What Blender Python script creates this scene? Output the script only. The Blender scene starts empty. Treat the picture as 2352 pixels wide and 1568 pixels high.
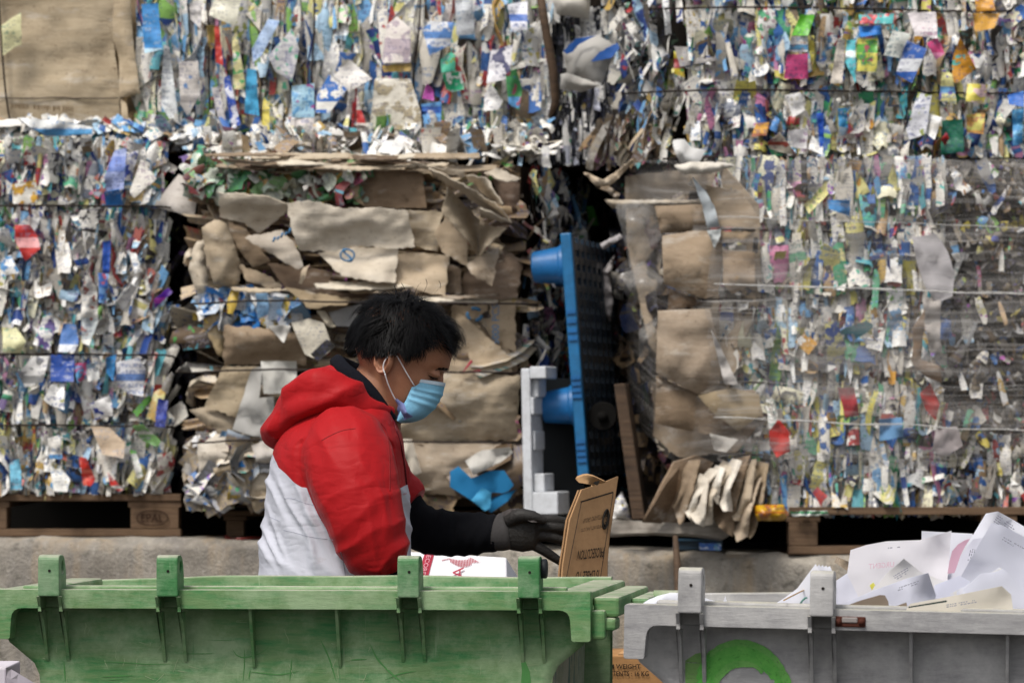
import bpy, bmesh, math, random
import numpy as np
from mathutils import Vector, Matrix, noise
from mathutils.geometry import delaunay_2d_cdt

# ------------------------------------------------------------------ camera, sky, sun, exposure
SC = bpy.context.scene
COL = SC.collection
F, CU, HV, ZC = 10980.0, 1176.0, 980.0, 1.457      # telephoto: pixels of a 2352-wide frame
cam = bpy.data.cameras.new('camera'); camo = bpy.data.objects.new('camera', cam); COL.objects.link(camo)
cam.sensor_width = 36.0; cam.lens = 36.0 * F / 2352.0
cam.shift_y = (HV - 784.0) / 2352.0
camo.location = (0, 0, ZC); camo.rotation_euler = (math.radians(90), 0, 0)
cam.clip_start = 0.1; cam.clip_end = 2000
cam.dof.use_dof = True; cam.dof.focus_distance = 9.55; cam.dof.aperture_fstop = 12.0
SC.camera = camo

SUN_EL, SUN_AZ = math.radians(56), math.radians(212)
W = bpy.data.worlds.new("World"); SC.world = W; W.use_nodes = True
wn = W.node_tree; wn.nodes.clear()
sky = wn.nodes.new('ShaderNodeTexSky'); sky.sky_type = 'NISHITA'; sky.sun_disc = False
sky.sun_elevation = SUN_EL; sky.sun_rotation = SUN_AZ; sky.dust_density = 4.0; sky.air_density = 1.0
hs = wn.nodes.new('ShaderNodeHueSaturation'); hs.inputs['Saturation'].default_value = 0.32
bg = wn.nodes.new('ShaderNodeBackground'); bg.inputs['Strength'].default_value = 0.085
wo = wn.nodes.new('ShaderNodeOutputWorld')
wn.links.new(sky.outputs[0], hs.inputs['Color']); wn.links.new(hs.outputs[0], bg.inputs['Color']); wn.links.new(bg.outputs[0], wo.inputs['Surface'])
sl = bpy.data.lights.new('sun', 'SUN'); sl.energy = 1.5; sl.angle = math.radians(14); sl.color = (1, .95, .88)
so = bpy.data.objects.new('sun', sl); COL.objects.link(so)
S = Vector((math.sin(SUN_AZ) * math.cos(SUN_EL), math.cos(SUN_AZ) * math.cos(SUN_EL), math.sin(SUN_EL)))
so.rotation_euler = (-S).to_track_quat('-Z', 'Y').to_euler(); so.location = (0, 0, 30)
SC.view_settings.view_transform = 'Standard'; SC.view_settings.look = 'None'
SC.view_settings.exposure = 0.70; SC.view_settings.gamma = 1.0

# ------------------------------------------------------------------ helpers
rnd = random.Random(7)
def P(u, v, Y): return Vector(((u - CU) / F * Y, Y, ZC - (v - HV) / F * Y))
def proj(p): return (CU + p[0] / p[1] * F, HV + (ZC - p[2]) / p[1] * F)
CROP = {'v': (0, 0, 1), 'c1': (0, 0, .342), 'c2': (775.2, 0, .342), 'c3': (1548, 0, .342), 'c4': (0, 516.8, .342), 'c5': (402, 344.5, .342),
        'c6': (1148.4, 459.4, .342), 'c7': (1548, 516.8, .342), 'c8': (0, 1031.9, .342), 'd1': (545.5, 631.6, .2442),
        'd2': (545.5, 976.1, .2442), 'd3': (1033.6, 1033.6, .2442), 'd4': (1378, 1148.4, .2677), 'd5': (1777.7, 1091, .3043), 'd6': (803.9, 1223.6, .2929)}
def cv(c, pts):
    ox, oy, s = CROP[c]
    return [(ox + s * p[0], oy + s * p[1]) + tuple(p[2:]) for p in pts]
def lin(h):
    if not isinstance(h, str): return tuple(h)
    r = []
    for i in (0, 2, 4):
        c = int(h[i:i + 2], 16) / 255.0
        r.append(c / 12.92 if c <= .04045 else ((c + .055) / 1.055) ** 2.4)
    return tuple(r)
OFF = {}
def link(o): COL.objects.link(o); return o
def tag(o, label=None, cat=None, group=None, kind=None):
    if label: o['label'] = label
    if cat: o['category'] = cat
    if group: o['group'] = group
    if kind: o['kind'] = kind
    return o
def thing(name, loc, label, cat, group=None):
    o = bpy.data.objects.new(name, None); link(o); o.location = loc; o.empty_display_size = .1
    OFF[o] = Vector(loc); return tag(o, label, cat, group)
def mk(name, verts, faces, mat, parent=None, smooth=True, attrs=None, color=None, bevel=0, base=True):
    vs = np.array([tuple(v) for v in verts], dtype=np.float64) if not isinstance(verts, np.ndarray) else verts.reshape(-1, 3).astype(np.float64)
    if parent is not None: off = OFF[parent]
    elif base:
        off = Vector(((vs[:, 0].min() + vs[:, 0].max()) / 2, (vs[:, 1].min() + vs[:, 1].max()) / 2, vs[:, 2].min()))
    else: off = Vector((0, 0, 0))
    vs = vs - np.array(off)
    me = bpy.data.meshes.new(name)
    if isinstance(faces, np.ndarray):
        nf, k = faces.shape
        me.vertices.add(len(vs)); me.vertices.foreach_set('co', vs.ravel())
        me.loops.add(nf * k); me.loops.foreach_set('vertex_index', faces.ravel().astype(np.int32))
        me.polygons.add(nf); me.polygons.foreach_set('loop_start', np.arange(0, nf * k, k, dtype=np.int32))
        me.update(calc_edges=True); me.validate()
    else:
        me.from_pydata(vs.tolist(), [], [list(f) for f in faces]); me.update()
    if attrs:
        for an, (ty, arr) in attrs.items():
            a = me.attributes.new(an, ty, 'POINT'); arr = np.asarray(arr, dtype=np.float32)
            if ty == 'FLOAT_COLOR':
                if arr.shape[1] == 3: arr = np.hstack([arr, np.ones((len(arr), 1), np.float32)])
                a.data.foreach_set('color', arr.ravel())
            elif ty == 'FLOAT_VECTOR': a.data.foreach_set('vector', arr.ravel())
            else: a.data.foreach_set('value', arr.ravel())
    if smooth: me.polygons.foreach_set('use_smooth', [True] * len(me.polygons))
    me.materials.append(mat)
    o = bpy.data.objects.new(name, me); link(o)
    if parent is not None:
        o.parent = parent; OFF[o] = OFF[parent]
    else:
        o.location = off; OFF[o] = Vector(off)
    if color is not None: o.color = (*lin(color), 1)
    if bevel:
        b = o.modifiers.new('bevel', 'BEVEL'); b.width = bevel; b.segments = 2; b.limit_method = 'ANGLE'; b.angle_limit = math.radians(35)
        o.modifiers.new('wn', 'WEIGHTED_NORMAL').keep_sharp = True
    return o
class MB:
    def __init__(s): s.v = []; s.f = []
    def add(s, v, f):
        n = len(s.v); s.v += [Vector(p) for p in v]; s.f += [[i + n for i in q] for q in f]; return s
    def box(s, a, b):
        (x0, y0, z0), (x1, y1, z1) = a, b
        return s.add([(x0, y0, z0), (x1, y0, z0), (x1, y1, z0), (x0, y1, z0), (x0, y0, z1), (x1, y0, z1), (x1, y1, z1), (x0, y1, z1)],
                     [(0, 3, 2, 1), (4, 5, 6, 7), (0, 1, 5, 4), (1, 2, 6, 5), (2, 3, 7, 6), (3, 0, 4, 7)])
    def hexa(s, c):   # eight corners, bottom four then top four
        return s.add(c, [(0, 3, 2, 1), (4, 5, 6, 7), (0, 1, 5, 4), (1, 2, 6, 5), (2, 3, 7, 6), (3, 0, 4, 7)])
    def prism(s, pts2, f, d):     # polygon through f(a,b) -> point, extruded by vector d
        n = len(pts2); v = [f(*p) for p in pts2]; d = Vector(d)
        return s.add(v + [p + d for p in v], [list(range(n)), list(range(2 * n - 1, n - 1, -1))] + [(i, i + n, (i + 1) % n + n, (i + 1) % n) for i in range(n)])
    def tube(s, path, r, n=10, cap=True, sq=None):
        v, f = tube(path, r, n, cap, sq); return s.add(v, f)
    def xf(s, M): s.v = [M @ p for p in s.v]; return s
    def obj(s, name, mat, parent=None, **k): return mk(name, s.v, s.f, mat, parent, **k)
def tube(path, r, n=10, cap=True, sq=None):
    path = [Vector(p) for p in path]; m = len(path)
    if not hasattr(r, '__len__'): r = [r] * m
    v = []; f = []; ref = None
    for i, p in enumerate(path):
        t = (path[min(i + 1, m - 1)] - path[max(i - 1, 0)]).normalized()
        if ref is None:
            ref = Vector((0, 1, 0)) if abs(t.y) < .8 else Vector((1, 0, 0))
        a = (ref - t * ref.dot(t)).normalized(); ref = a; b = t.cross(a)
        for k in range(n):
            th = 2 * math.pi * k / n
            ra = r[i] * (sq[i] if sq else 1)
            v.append(p + a * math.cos(th) * ra + b * math.sin(th) * r[i])
    for i in range(m - 1):
        for k in range(n):
            f.append((i * n + k, i * n + (k + 1) % n, (i + 1) * n + (k + 1) % n, (i + 1) * n + k))
    if cap:
        f.append(list(range(n))[::-1]); f.append([(m - 1) * n + k for k in range(n)])
    return v, f
def catmull(pts, m):
    pts = np.array(pts, float); n = len(pts); out = []
    for t in np.linspace(0, n - 1 - 1e-9, m):
        i = int(t); f = t - i
        p0, p1, p2, p3 = pts[max(i - 1, 0)], pts[i], pts[min(i + 1, n - 1)], pts[min(i + 2, n - 1)]
        out.append(.5 * ((2 * p1) + (-p0 + p2) * f + (2 * p0 - 5 * p1 + 4 * p2 - p3) * f * f + (-p0 + 3 * p1 - 3 * p2 + p3) * f ** 3))
    return np.array(out)
def nz(x, y, z=0.0): return noise.noise(Vector((x, y, z)))

# ------------------------------------------------------------------ materials
def newmat(name):
    m = bpy.data.materials.new(name); m.use_nodes = True; nt = m.node_tree
    return m, nt, nt.nodes['Principled BSDF']
class NT:
    def __init__(s, nt): s.nt = nt
    def n(s, t, **k):
        o = s.nt.nodes.new(t)
        for a, b in k.items(): setattr(o, a, b)
        return o
    def put(s, i, val):
        if isinstance(val, bpy.types.NodeSocket): s.nt.links.new(val, i)
        else: i.default_value = val
    def noise(s, vec, scale, detail=3, rough=.55, w=None):
        o = s.n('ShaderNodeTexNoise'); s.put(o.inputs['Scale'], scale); o.inputs['Detail'].default_value = detail; o.inputs['Roughness'].default_value = rough
        if vec is not None: s.put(o.inputs['Vector'], vec)
        return o.outputs['Fac']
    def ramp(s, fac, a, b, lo=0.0, hi=1.0):
        o = s.n('ShaderNodeMapRange'); o.clamp = True
        s.put(o.inputs[0], fac); s.put(o.inputs[1], a); s.put(o.inputs[2], b); s.put(o.inputs[3], lo); s.put(o.inputs[4], hi); return o.outputs[0]
    def m(s, op, a, b=0.0, c=0.0):
        o = s.n('ShaderNodeMath', operation=op); s.put(o.inputs[0], a); s.put(o.inputs[1], b); s.put(o.inputs[2], c); return o.outputs[0]
    def mix(s, f, a, b, bt='MIX'):
        o = s.n('ShaderNodeMix', data_type='RGBA', blend_type=bt); s.put(o.inputs[0], f)
        s.put(o.inputs[6], (*a, 1) if isinstance(a, tuple) else a); s.put(o.inputs[7], (*b, 1) if isinstance(b, tuple) else b); return o.outputs[2]
    def map(s, vec, scale=(1, 1, 1), loc=(0, 0, 0), rot=(0, 0, 0)):
        o = s.n('ShaderNodeMapping'); s.put(o.inputs[0], vec); o.inputs['Scale'].default_value = scale; s.put(o.inputs['Location'], loc); o.inputs['Rotation'].default_value = rot; return o.outputs[0]
    def attr(s, name, out='Vector'): return s.n('ShaderNodeAttribute', attribute_name=name).outputs[out]
    def geo(s): return s.n('ShaderNodeNewGeometry').outputs['Position']
    def obj(s): return s.n('ShaderNodeTexCoord').outputs['Object']
    def sep(s, v):
        o = s.n('ShaderNodeSeparateXYZ'); s.put(o.inputs[0], v); return o.outputs
    def bump(s, h, st, dist=.01):
        o = s.n('ShaderNodeBump'); s.put(o.inputs['Height'], h); o.inputs['Strength'].default_value = st; o.inputs['Distance'].default_value = dist; return o.outputs[0]

def mat_print():
    m, nt, b = newmat('printed_packaging'); g = NT(nt)
    ca, cb = g.attr('ca', 'Color'), g.attr('cb', 'Color'); suv = g.attr('suv'); par = g.sep(g.attr('par'))
    seed, bn, an = par[0], par[1], par[2]
    blob = g.ramp(g.noise(suv, 30, 2), .53, .56)
    f1 = g.ramp(seed, .30, .31, 1, 0)
    cen = g.m('FRACT', g.m('MULTIPLY', seed, 7.31)); wid = g.m('MULTIPLY_ADD', g.m('FRACT', g.m('MULTIPLY', seed, 17.3)), .16, .03)
    band = g.ramp(g.m('SUBTRACT', g.m('ABSOLUTE', g.m('SUBTRACT', bn, cen)), wid), -.006, .006, 1, 0)
    f2 = g.ramp(g.m('FRACT', g.m('MULTIPLY', seed, 3.7)), .40, .41, 1, 0)
    third = g.n('ShaderNodeHueSaturation'); g.put(third.inputs['Hue'], g.m('FRACT', g.m('MULTIPLY', seed, 5.3))); third.inputs['Saturation'].default_value = .9; third.inputs['Color'].default_value = (.42, .07, .09, 1)
    c = g.mix(g.m('MULTIPLY', blob, f1), ca, cb)
    c = g.mix(g.m('MULTIPLY', band, f2), c, cb)
    spot = g.m('MULTIPLY', g.ramp(g.noise(g.map(suv, (1, 1, 1), (3.3, 1.7, 8)), 42, 1), .62, .64), g.ramp(g.m('FRACT', g.m('MULTIPLY', seed, 11.9)), .22, .23, 1, 0))
    c = g.mix(spot, c, third.outputs[0])
    # lettering-like rows in the second colour
    lt = g.m('MULTIPLY', g.ramp(g.noise(g.map(suv, (1, .7, 1)), 120, 1), .50, .53), g.ramp(g.noise(g.map(suv, (1, 1, 1), (9, 4, 2)), 17, 0), .50, .52))
    lrow = g.ramp(g.m('FRACT', g.m('MULTIPLY', g.sep(suv)[1], 46)), .42, .46)
    c = g.mix(g.m('MULTIPLY', g.m('MULTIPLY', lt, lrow), .6), c, g.mix(.5, cb, (.05, .06, .2)))
    # small print
    t = g.m('MULTIPLY', g.ramp(g.noise(g.map(suv, (1, .8, 1)), 210, 1), .56, .6), g.ramp(g.noise(suv, 30, 0), .52, .54))
    rows = g.ramp(g.m('FRACT', g.m('MULTIPLY', g.sep(suv)[1], 90)), .45, .5)
    c = g.mix(g.m('MULTIPLY', g.m('MULTIPLY', t, rows), .75), c, (.06, .07, .16))
    dirt = g.noise(g.geo(), 9, 5, .7)
    c = g.mix(g.ramp(dirt, .52, .8, 0, .35), c, (.34, .30, .25), 'MULTIPLY')
    spk = g.noise(g.geo(), 90, 2)
    c = g.mix(g.ramp(spk, .62, .74, 0, .25), c, (.2, .18, .15))
    g.put(b.inputs['Base Color'], c); g.put(b.inputs['Roughness'], g.ramp(seed, 0, 1, .3, .65))
    g.put(b.inputs['Normal'], g.bump(g.noise(suv, 60, 3), .5, .006))
    return m
def mat_card():
    m, nt, b = newmat('cardboard'); g = NT(nt)
    hv = g.n('ShaderNodeHueSaturation'); hv.inputs['Saturation'].default_value = .80; hv.inputs['Value'].default_value = 1.12; g.put(hv.inputs['Color'], g.n('ShaderNodeObjectInfo').outputs['Color'])
    base = hv.outputs[0]; suv = g.attr('suv'); pos = g.geo()
    c = g.mix(g.ramp(g.noise(g.map(pos, (3, 3, 9)), 3, 5, .7), .38, .75, 0, .5), base, (.62, .57, .50), 'MULTIPLY')
    c = g.mix(g.ramp(g.noise(pos, 5, 6, .75), .52, .8, 0, .6), c, (.46, .41, .36), 'MULTIPLY')
    c = g.mix(g.ramp(g.noise(g.map(pos, (1, 1, 3), (4, 2, 9)), 7, 4, .7), .55, .74, 0, .5), c, (.64, .61, .56))
    c = g.mix(g.ramp(g.noise(pos, 45, 3, .7), .6, .72, 0, .5), c, (.3, .25, .2), 'MULTIPLY')
    # crushed flutes and creases
    fl = g.noise(g.map(suv, (3, 26, 1)), 1.0, 2, .5)
    cr = g.m('ABSOLUTE', g.m('SUBTRACT', g.noise(g.map(suv, (5, 11, 1), (3, 1, 0)), 1.3, 3, .6), .5))
    c = g.mix(g.m('MULTIPLY', g.ramp(cr, 0, .010, .5, 0), g.ramp(g.noise(suv, 4, 1), .55, .62)), c, (.35, .29, .23), 'MULTIPLY')
    g.put(b.inputs['Base Color'], c); b.inputs['Roughness'].default_value = .82
    b.inputs['Specular IOR Level'].default_value = .15
    h = g.m('ADD', g.m('ADD', g.m('MULTIPLY', fl, 1.1), g.m('MULTIPLY', g.ramp(cr, 0, .04), .12)), g.m('MULTIPLY', g.noise(pos, 22, 3), .5))
    g.put(b.inputs['Normal'], g.bump(h, .38, .010))
    return m
def mat_obj(name, rough=.5, nscale=40, amt=.25, bump=.2, spec=.5, metallic=0, trans=0):
    m, nt, b = newmat(name); g = NT(nt)
    base = g.n('ShaderNodeObjectInfo').outputs['Color']; pos = g.geo()
    c = g.mix(g.ramp(g.noise(pos, nscale, 4, .65), .4, .75, 0, amt), base, (.3, .27, .24), 'MULTIPLY')
    c = g.mix(g.ramp(g.noise(pos, nscale * .2, 4, .65), .45, .75, 0, amt), c, (.35, .32, .28), 'MULTIPLY')
    g.put(b.inputs['Base Color'], c); b.inputs['Roughness'].default_value = rough; b.inputs['Specular IOR Level'].default_value = spec; b.inputs['Metallic'].default_value = metallic
    if bump: g.put(b.inputs['Normal'], g.bump(g.noise(pos, nscale * 2, 4), bump, .004))
    if trans:
        # thin sheet: part of the light passes through
        tr = g.n('ShaderNodeBsdfTranslucent'); g.put(tr.inputs[0], c); mx = g.n('ShaderNodeMixShader'); mx.inputs[0].default_value = trans
        nt.links.new(b.outputs[0], mx.inputs[1]); nt.links.new(tr.outputs[0], mx.inputs[2]); nt.links.new(mx.outputs[0], nt.nodes['Material Output'].inputs['Surface'])
    return m
def mat_film():
    m, nt, b = newmat('stretch_film'); g = NT(nt); suv = g.attr('suv')
    wob = g.noise(suv, 3, 2)
    warp = g.n('ShaderNodeVectorMath', operation='ADD'); g.put(warp.inputs[0], suv); cmb = g.n('ShaderNodeCombineXYZ'); g.put(cmb.inputs[1], g.m('MULTIPLY', wob, .05)); g.put(warp.inputs[1], cmb.outputs[0])
    v = warp.outputs[0]
    s1 = g.ramp(g.noise(g.map(v, (1.2, 60, 1)), 1.0, 3, .6), .52, .78, 0, .42)
    s2 = g.ramp(g.noise(g.map(v, (1.0, 240, 1)), 1.0, 2, .6), .6, .75, 0, .55)
    s3 = g.ramp(g.noise(g.map(v, (1.3, 9, 1)), 1.0, 3, .6), .48, .74, .05, .42)
    fac = g.m('MINIMUM', g.m('ADD', g.m('ADD', s1, s2), s3), .75)
    b.inputs['Base Color'].default_value = (.46, .44, .42, 1); b.inputs['Roughness'].default_value = .18; g.put(b.inputs['Normal'], g.bump(g.noise(g.map(v, (3, 30, 1)), 1.0, 4, .6), .6, .01))
    tr = g.n('ShaderNodeBsdfTransparent'); mx = g.n('ShaderNodeMixShader'); g.put(mx.inputs[0], fac)
    nt.links.new(tr.outputs[0], mx.inputs[1]); nt.links.new(b.outputs[0], mx.inputs[2]); nt.links.new(mx.outputs[0], nt.nodes['Material Output'].inputs['Surface'])
    return m
def mat_clear(name, col, fac):
    m, nt, b = newmat(name); g = NT(nt); b.inputs['Base Color'].default_value = (*lin(col), 1); b.inputs['Roughness'].default_value = .2
    tr = g.n('ShaderNodeBsdfTransparent'); mx = g.n('ShaderNodeMixShader'); g.put(mx.inputs[0], g.ramp(g.noise(g.geo(), 30, 3), .35, .65, fac * .6, min(1, fac * 1.4)))
    nt.links.new(tr.outputs[0], mx.inputs[1]); nt.links.new(b.outputs[0], mx.inputs[2]); nt.links.new(mx.outputs[0], nt.nodes['Material Output'].inputs['Surface'])
    return m
def mat_bin(name, deep, pale, mid, teal=None):
    m, nt, b = newmat(name); g = NT(nt); o = g.obj(); pos = g.geo()
    n1 = g.noise(g.map(o, (1.2, 4, 9)), 7, 7, .72)
    c = g.mix(g.ramp(n1, .34, .56), deep, mid)
    n2 = g.noise(g.map(o, (.8, 1, .9), (3, 1, 2)), 7, 8, .72)
    c = g.mix(g.ramp(n2, .45, .62, 0, .85), c, pale)
    # dust on upward faces and hair scratches
    nn = g.sep(g.n('ShaderNodeNewGeometry').outputs['Normal'])[2]
    c = g.mix(g.m('MULTIPLY', g.ramp(nn, .35, .9, 0, .85), g.ramp(g.noise(o, 25, 4), .25, .6)), c, (.47, .45, .36))
    for k, (rot, sc) in enumerate((((0, .5, 0), (60, 60, 3)), ((0, -.75, 0), (70, 70, 4)), ((0, 1.5, 0), (95, 95, 5)))):
        s = g.noise(g.map(o, sc, (k * 3.1, 1, 2), rot), 1.0, 2, .5)
        c = g.mix(g.m('MULTIPLY', g.ramp(s, .70, .74, 0, .55), g.ramp(g.noise(o, 6, 2), .42, .6)), c, pale if k else deep)
    d = g.noise(g.map(o, (1, 1, .9)), 4, 5, .7)
    c = g.mix(g.ramp(d, .5, .75, 0, .25), c, (.2, .18, .12), 'MULTIPLY')
    if teal: c = g.mix(g.ramp(g.noise(g.map(o, (1, 1, .4)), 14, 5, .7), .52, .56, 0, 1), c, teal)
    g.put(b.inputs['Base Color'], c); b.inputs['Roughness'].default_value = .55; b.inputs['Specular IOR Level'].default_value = .35
    h = g.m('ADD', g.noise(o, 60, 4), g.m('MULTIPLY', n1, 2))
    g.put(b.inputs['Normal'], g.bump(h, .25, .004))
    return m
def mat_concrete():
    m, nt, b = newmat('old_concrete'); g = NT(nt); p = g.geo()
    c = g.mix(g.ramp(g.noise(p, 3.5, 7, .7), .35, .68), (.17, .15, .125), (.43, .39, .33))
    c = g.mix(g.ramp(g.noise(g.map(p, (7, 7, .9)), 1.5, 4, .6), .5, .68, 0, .75), c, (.36, .27, .17))
    c = g.mix(g.ramp(g.noise(g.map(p, (5, 5, 1.2), (4, 7, 1)), 2, 4, .6), .52, .72, 0, .7), c, (.17, .16, .15))
    c = g.mix(g.ramp(g.noise(p, 20, 5, .75), .56, .66, 0, .75), c, (.11, .10, .08))
    c = g.mix(g.ramp(g.noise(p, 60, 3, .7), .58, .7, 0, .5), c, (.5, .47, .42))
    g.put(b.inputs['Base Color'], c); b.inputs['Roughness'].default_value = .9
    g.put(b.inputs['Normal'], g.bump(g.m('ADD', g.noise(p, 10, 9, .62), g.noise(p, 130, 4)), .7, .012))
    return m
def mat_wood(name, a, bb):
    m, nt, b = newmat(name); g = NT(nt); p = g.geo()
    n = g.noise(g.map(p, (1.5, 6, 30)), 3, 5, .65)
    c = g.mix(g.ramp(n, .3, .7), a, bb); c = g.mix(g.ramp(g.noise(p, 12, 4), .5, .75, 0, .6), c, (.25, .2, .15), 'MULTIPLY')
    g.put(b.inputs['Base Color'], c); b.inputs['Roughness'].default_value = .8; g.put(b.inputs['Normal'], g.bump(n, .5, .006)); return m
def mat_jacket():
    m, nt, b = newmat('two_tone_jacket'); g = NT(nt); w = g.attr('wht', 'Fac'); p = g.geo()
    k = g.ramp(w, -.6, .6)
    c = g.mix(k, (.37, .008, .011), (.54, .55, .62))
    c = g.mix(g.ramp(g.noise(g.map(p, (1, 1, 2)), 18, 5, .75), .62, .78, 0, .35), c, (.55, .42, .33), 'MULTIPLY')
    g.put(b.inputs['Base Color'], c); b.inputs['Roughness'].default_value = .55; b.inputs['Sheen Weight'].default_value = .03
    b.inputs['Specular IOR Level'].default_value = .14
    h = g.m('ADD', g.noise(g.map(p, (1, 1, 1.6)), 40, 2), g.m('MULTIPLY', g.noise(p, 900, 1), .3))
    c1 = g.m('ABSOLUTE', g.m('SUBTRACT', g.noise(g.map(p, (9, 9, 3.2), (0, 0, 0), (0, -.5, 0)), 1.0, 3, .55), .5))
    c2 = g.m('ABSOLUTE', g.m('SUBTRACT', g.noise(g.map(p, (5, 5, 13), (2, 5, 1), (0, .45, 0)), 1.0, 3, .55), .5))
    h = g.m('ADD', g.m('MULTIPLY', h, .25), g.m('ADD', g.ramp(c1, 0, .10), g.m('MULTIPLY', g.ramp(c2, 0, .08), .7)))
    g.put(b.inputs['Normal'], g.bump(h, .28, .005)); return m
def mat_skin():
    m, nt, b = newmat('skin'); g = NT(nt); p = g.geo()
    c = g.mix(g.ramp(g.noise(p, 30, 4), .35, .7), (.34, .15, .082), (.41, .19, .108))
    c = g.mix(g.ramp(g.noise(p, 160, 2), .62, .75, 0, .3), c, (.2, .07, .04))
    g.put(b.inputs['Base Color'], c); b.inputs['Roughness'].default_value = .5; b.inputs['Subsurface Weight'].default_value = .12; b.inputs['Subsurface Radius'].default_value = (.01, .004, .002); b.inputs['Subsurface Scale'].default_value = .3
    g.put(b.inputs['Normal'], g.bump(g.noise(p, 250, 3), .12, .002)); return m
def mat_hair():
    m, nt, b = newmat('black_hair'); b.inputs['Base Color'].default_value = (.0045, .0042, .0045, 1); b.inputs['Roughness'].default_value = .5; b.inputs['Specular IOR Level'].default_value = .12; return m
def mat_flat(name, col, rough=.7, spec=.3):
    m, nt, b = newmat(name); g = NT(nt); cc = lin(col)
    c = g.mix(g.ramp(g.noise(g.geo(), 60, 4, .7), .45, .75, 0, .3), cc, tuple(x * .6 for x in cc))
    g.put(b.inputs['Base Color'], c); b.inputs['Roughness'].default_value = rough; b.inputs['Specular IOR Level'].default_value = spec; return m
def mat_brush(name, a, bb):
    m, nt, b = newmat(name); g = NT(nt); suv = g.attr('suv'); o = g.obj()
    n = g.noise(g.map(o, (3, 3, 3)), 10, 6, .75)
    c = g.mix(g.ramp(n, .3, .7), a, bb); g.put(b.inputs['Base Color'], c); b.inputs['Roughness'].default_value = .5
    tr = g.n('ShaderNodeBsdfTransparent'); mx = g.n('ShaderNodeMixShader')
    g.put(mx.inputs[0], g.ramp(g.noise(g.map(suv, (9, 60, 1)), 3, 4, .7), .26, .42, 0, 1))
    nt.links.new(tr.outputs[0], mx.inputs[1]); nt.links.new(b.outputs[0], mx.inputs[2]); nt.links.new(mx.outputs[0], nt.nodes['Material Output'].inputs['Surface']); return m
M_PRINT, M_CARD, M_FILM = mat_print(), mat_card(), mat_film()
M_PAPER = mat_obj('paper', .75, 20, .03, .06, .2, trans=.22)
M_PLASTIC = mat_obj('plastic', .4, 30, .35, .15)
M_KRAFT = mat_obj('kraft_board', .8, 70, .18, .15, .2)
M_DWOOD = mat_wood('dark_old_wood', (.045, .026, .015), (.11, .065, .035))
M_FOAM = mat_obj('foam', .8, 60, .25, .3, .2)
M_CORE = mat_obj('packed_core', .9, 60, .8, .8, .1)
M_CLOTH = mat_obj('dark_cloth', .9, 300, .2, .3, .15)
M_WIRE = mat_flat('rusty_wire', '2a201a', .6)
M_GBIN = mat_bin('worn_green_plastic', (.04, .20, .06), (.28, .385, .22), (.135, .24, .095))
M_GLUG = mat_bin('green_lug_plastic', (.03, .15, .045), (.22, .32, .19), (.05, .19, .06))
M_GEND = mat_bin('worn_green_end', (.15, .2, .12), (.36, .36, .27), (.24, .27, .17), (.03, .12, .10))
M_SBIN = mat_bin('worn_grey_plastic', (.24, .235, .24), (.48, .47, .46), (.33, .325, .325))
M_CONC = mat_concrete()
def mat_asphalt():
    m, nt, b = newmat('asphalt'); g = NT(nt); p = g.geo()
    c = g.mix(g.ramp(g.noise(p, 90, 4), .3, .7), (.035, .035, .036), (.075, .073, .07)); c = g.mix(g.ramp(g.noise(p, 1.2, 4), .5, .7, 0, .5), c, (.09, .08, .065))
    g.put(b.inputs['Base Color'], c); b.inputs['Roughness'].default_value = .9; g.put(b.inputs['Normal'], g.bump(g.noise(p, 120, 3), .6, .01)); return m
M_ASPH = mat_asphalt()
M_WOOD = mat_wood('pallet_wood', (.085, .048, .026), (.18, .11, .06)); M_WOODG = mat_wood('weathered_wood', (.20, .18, .155), (.42, .38, .33))
M_JACKET, M_SKIN, M_HAIR = mat_jacket(), mat_skin(), mat_hair()
M_INK = mat_flat('black_ink', '1c1712', .8); M_REDINK = mat_flat('red_ink', 'a83245', .7); M_BLUEINK = mat_flat('blue_ink', '4a7aa2', .8); M_PINKINK = mat_flat('pale_pink_ink', 'e3bccb', .8); M_GREYINK = mat_flat('grey_ink', '8a8a98', .8)
M_RUST = mat_flat('rust', '4a2317', .8); M_BLACK = mat_flat('black_rubber', '1d2124', .6)
M_TAPE = mat_clear('packing_tape', 'b8a48c', .5); M_HAZYFILM = mat_clear('grey_film', '8d8a86', .3)

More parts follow.
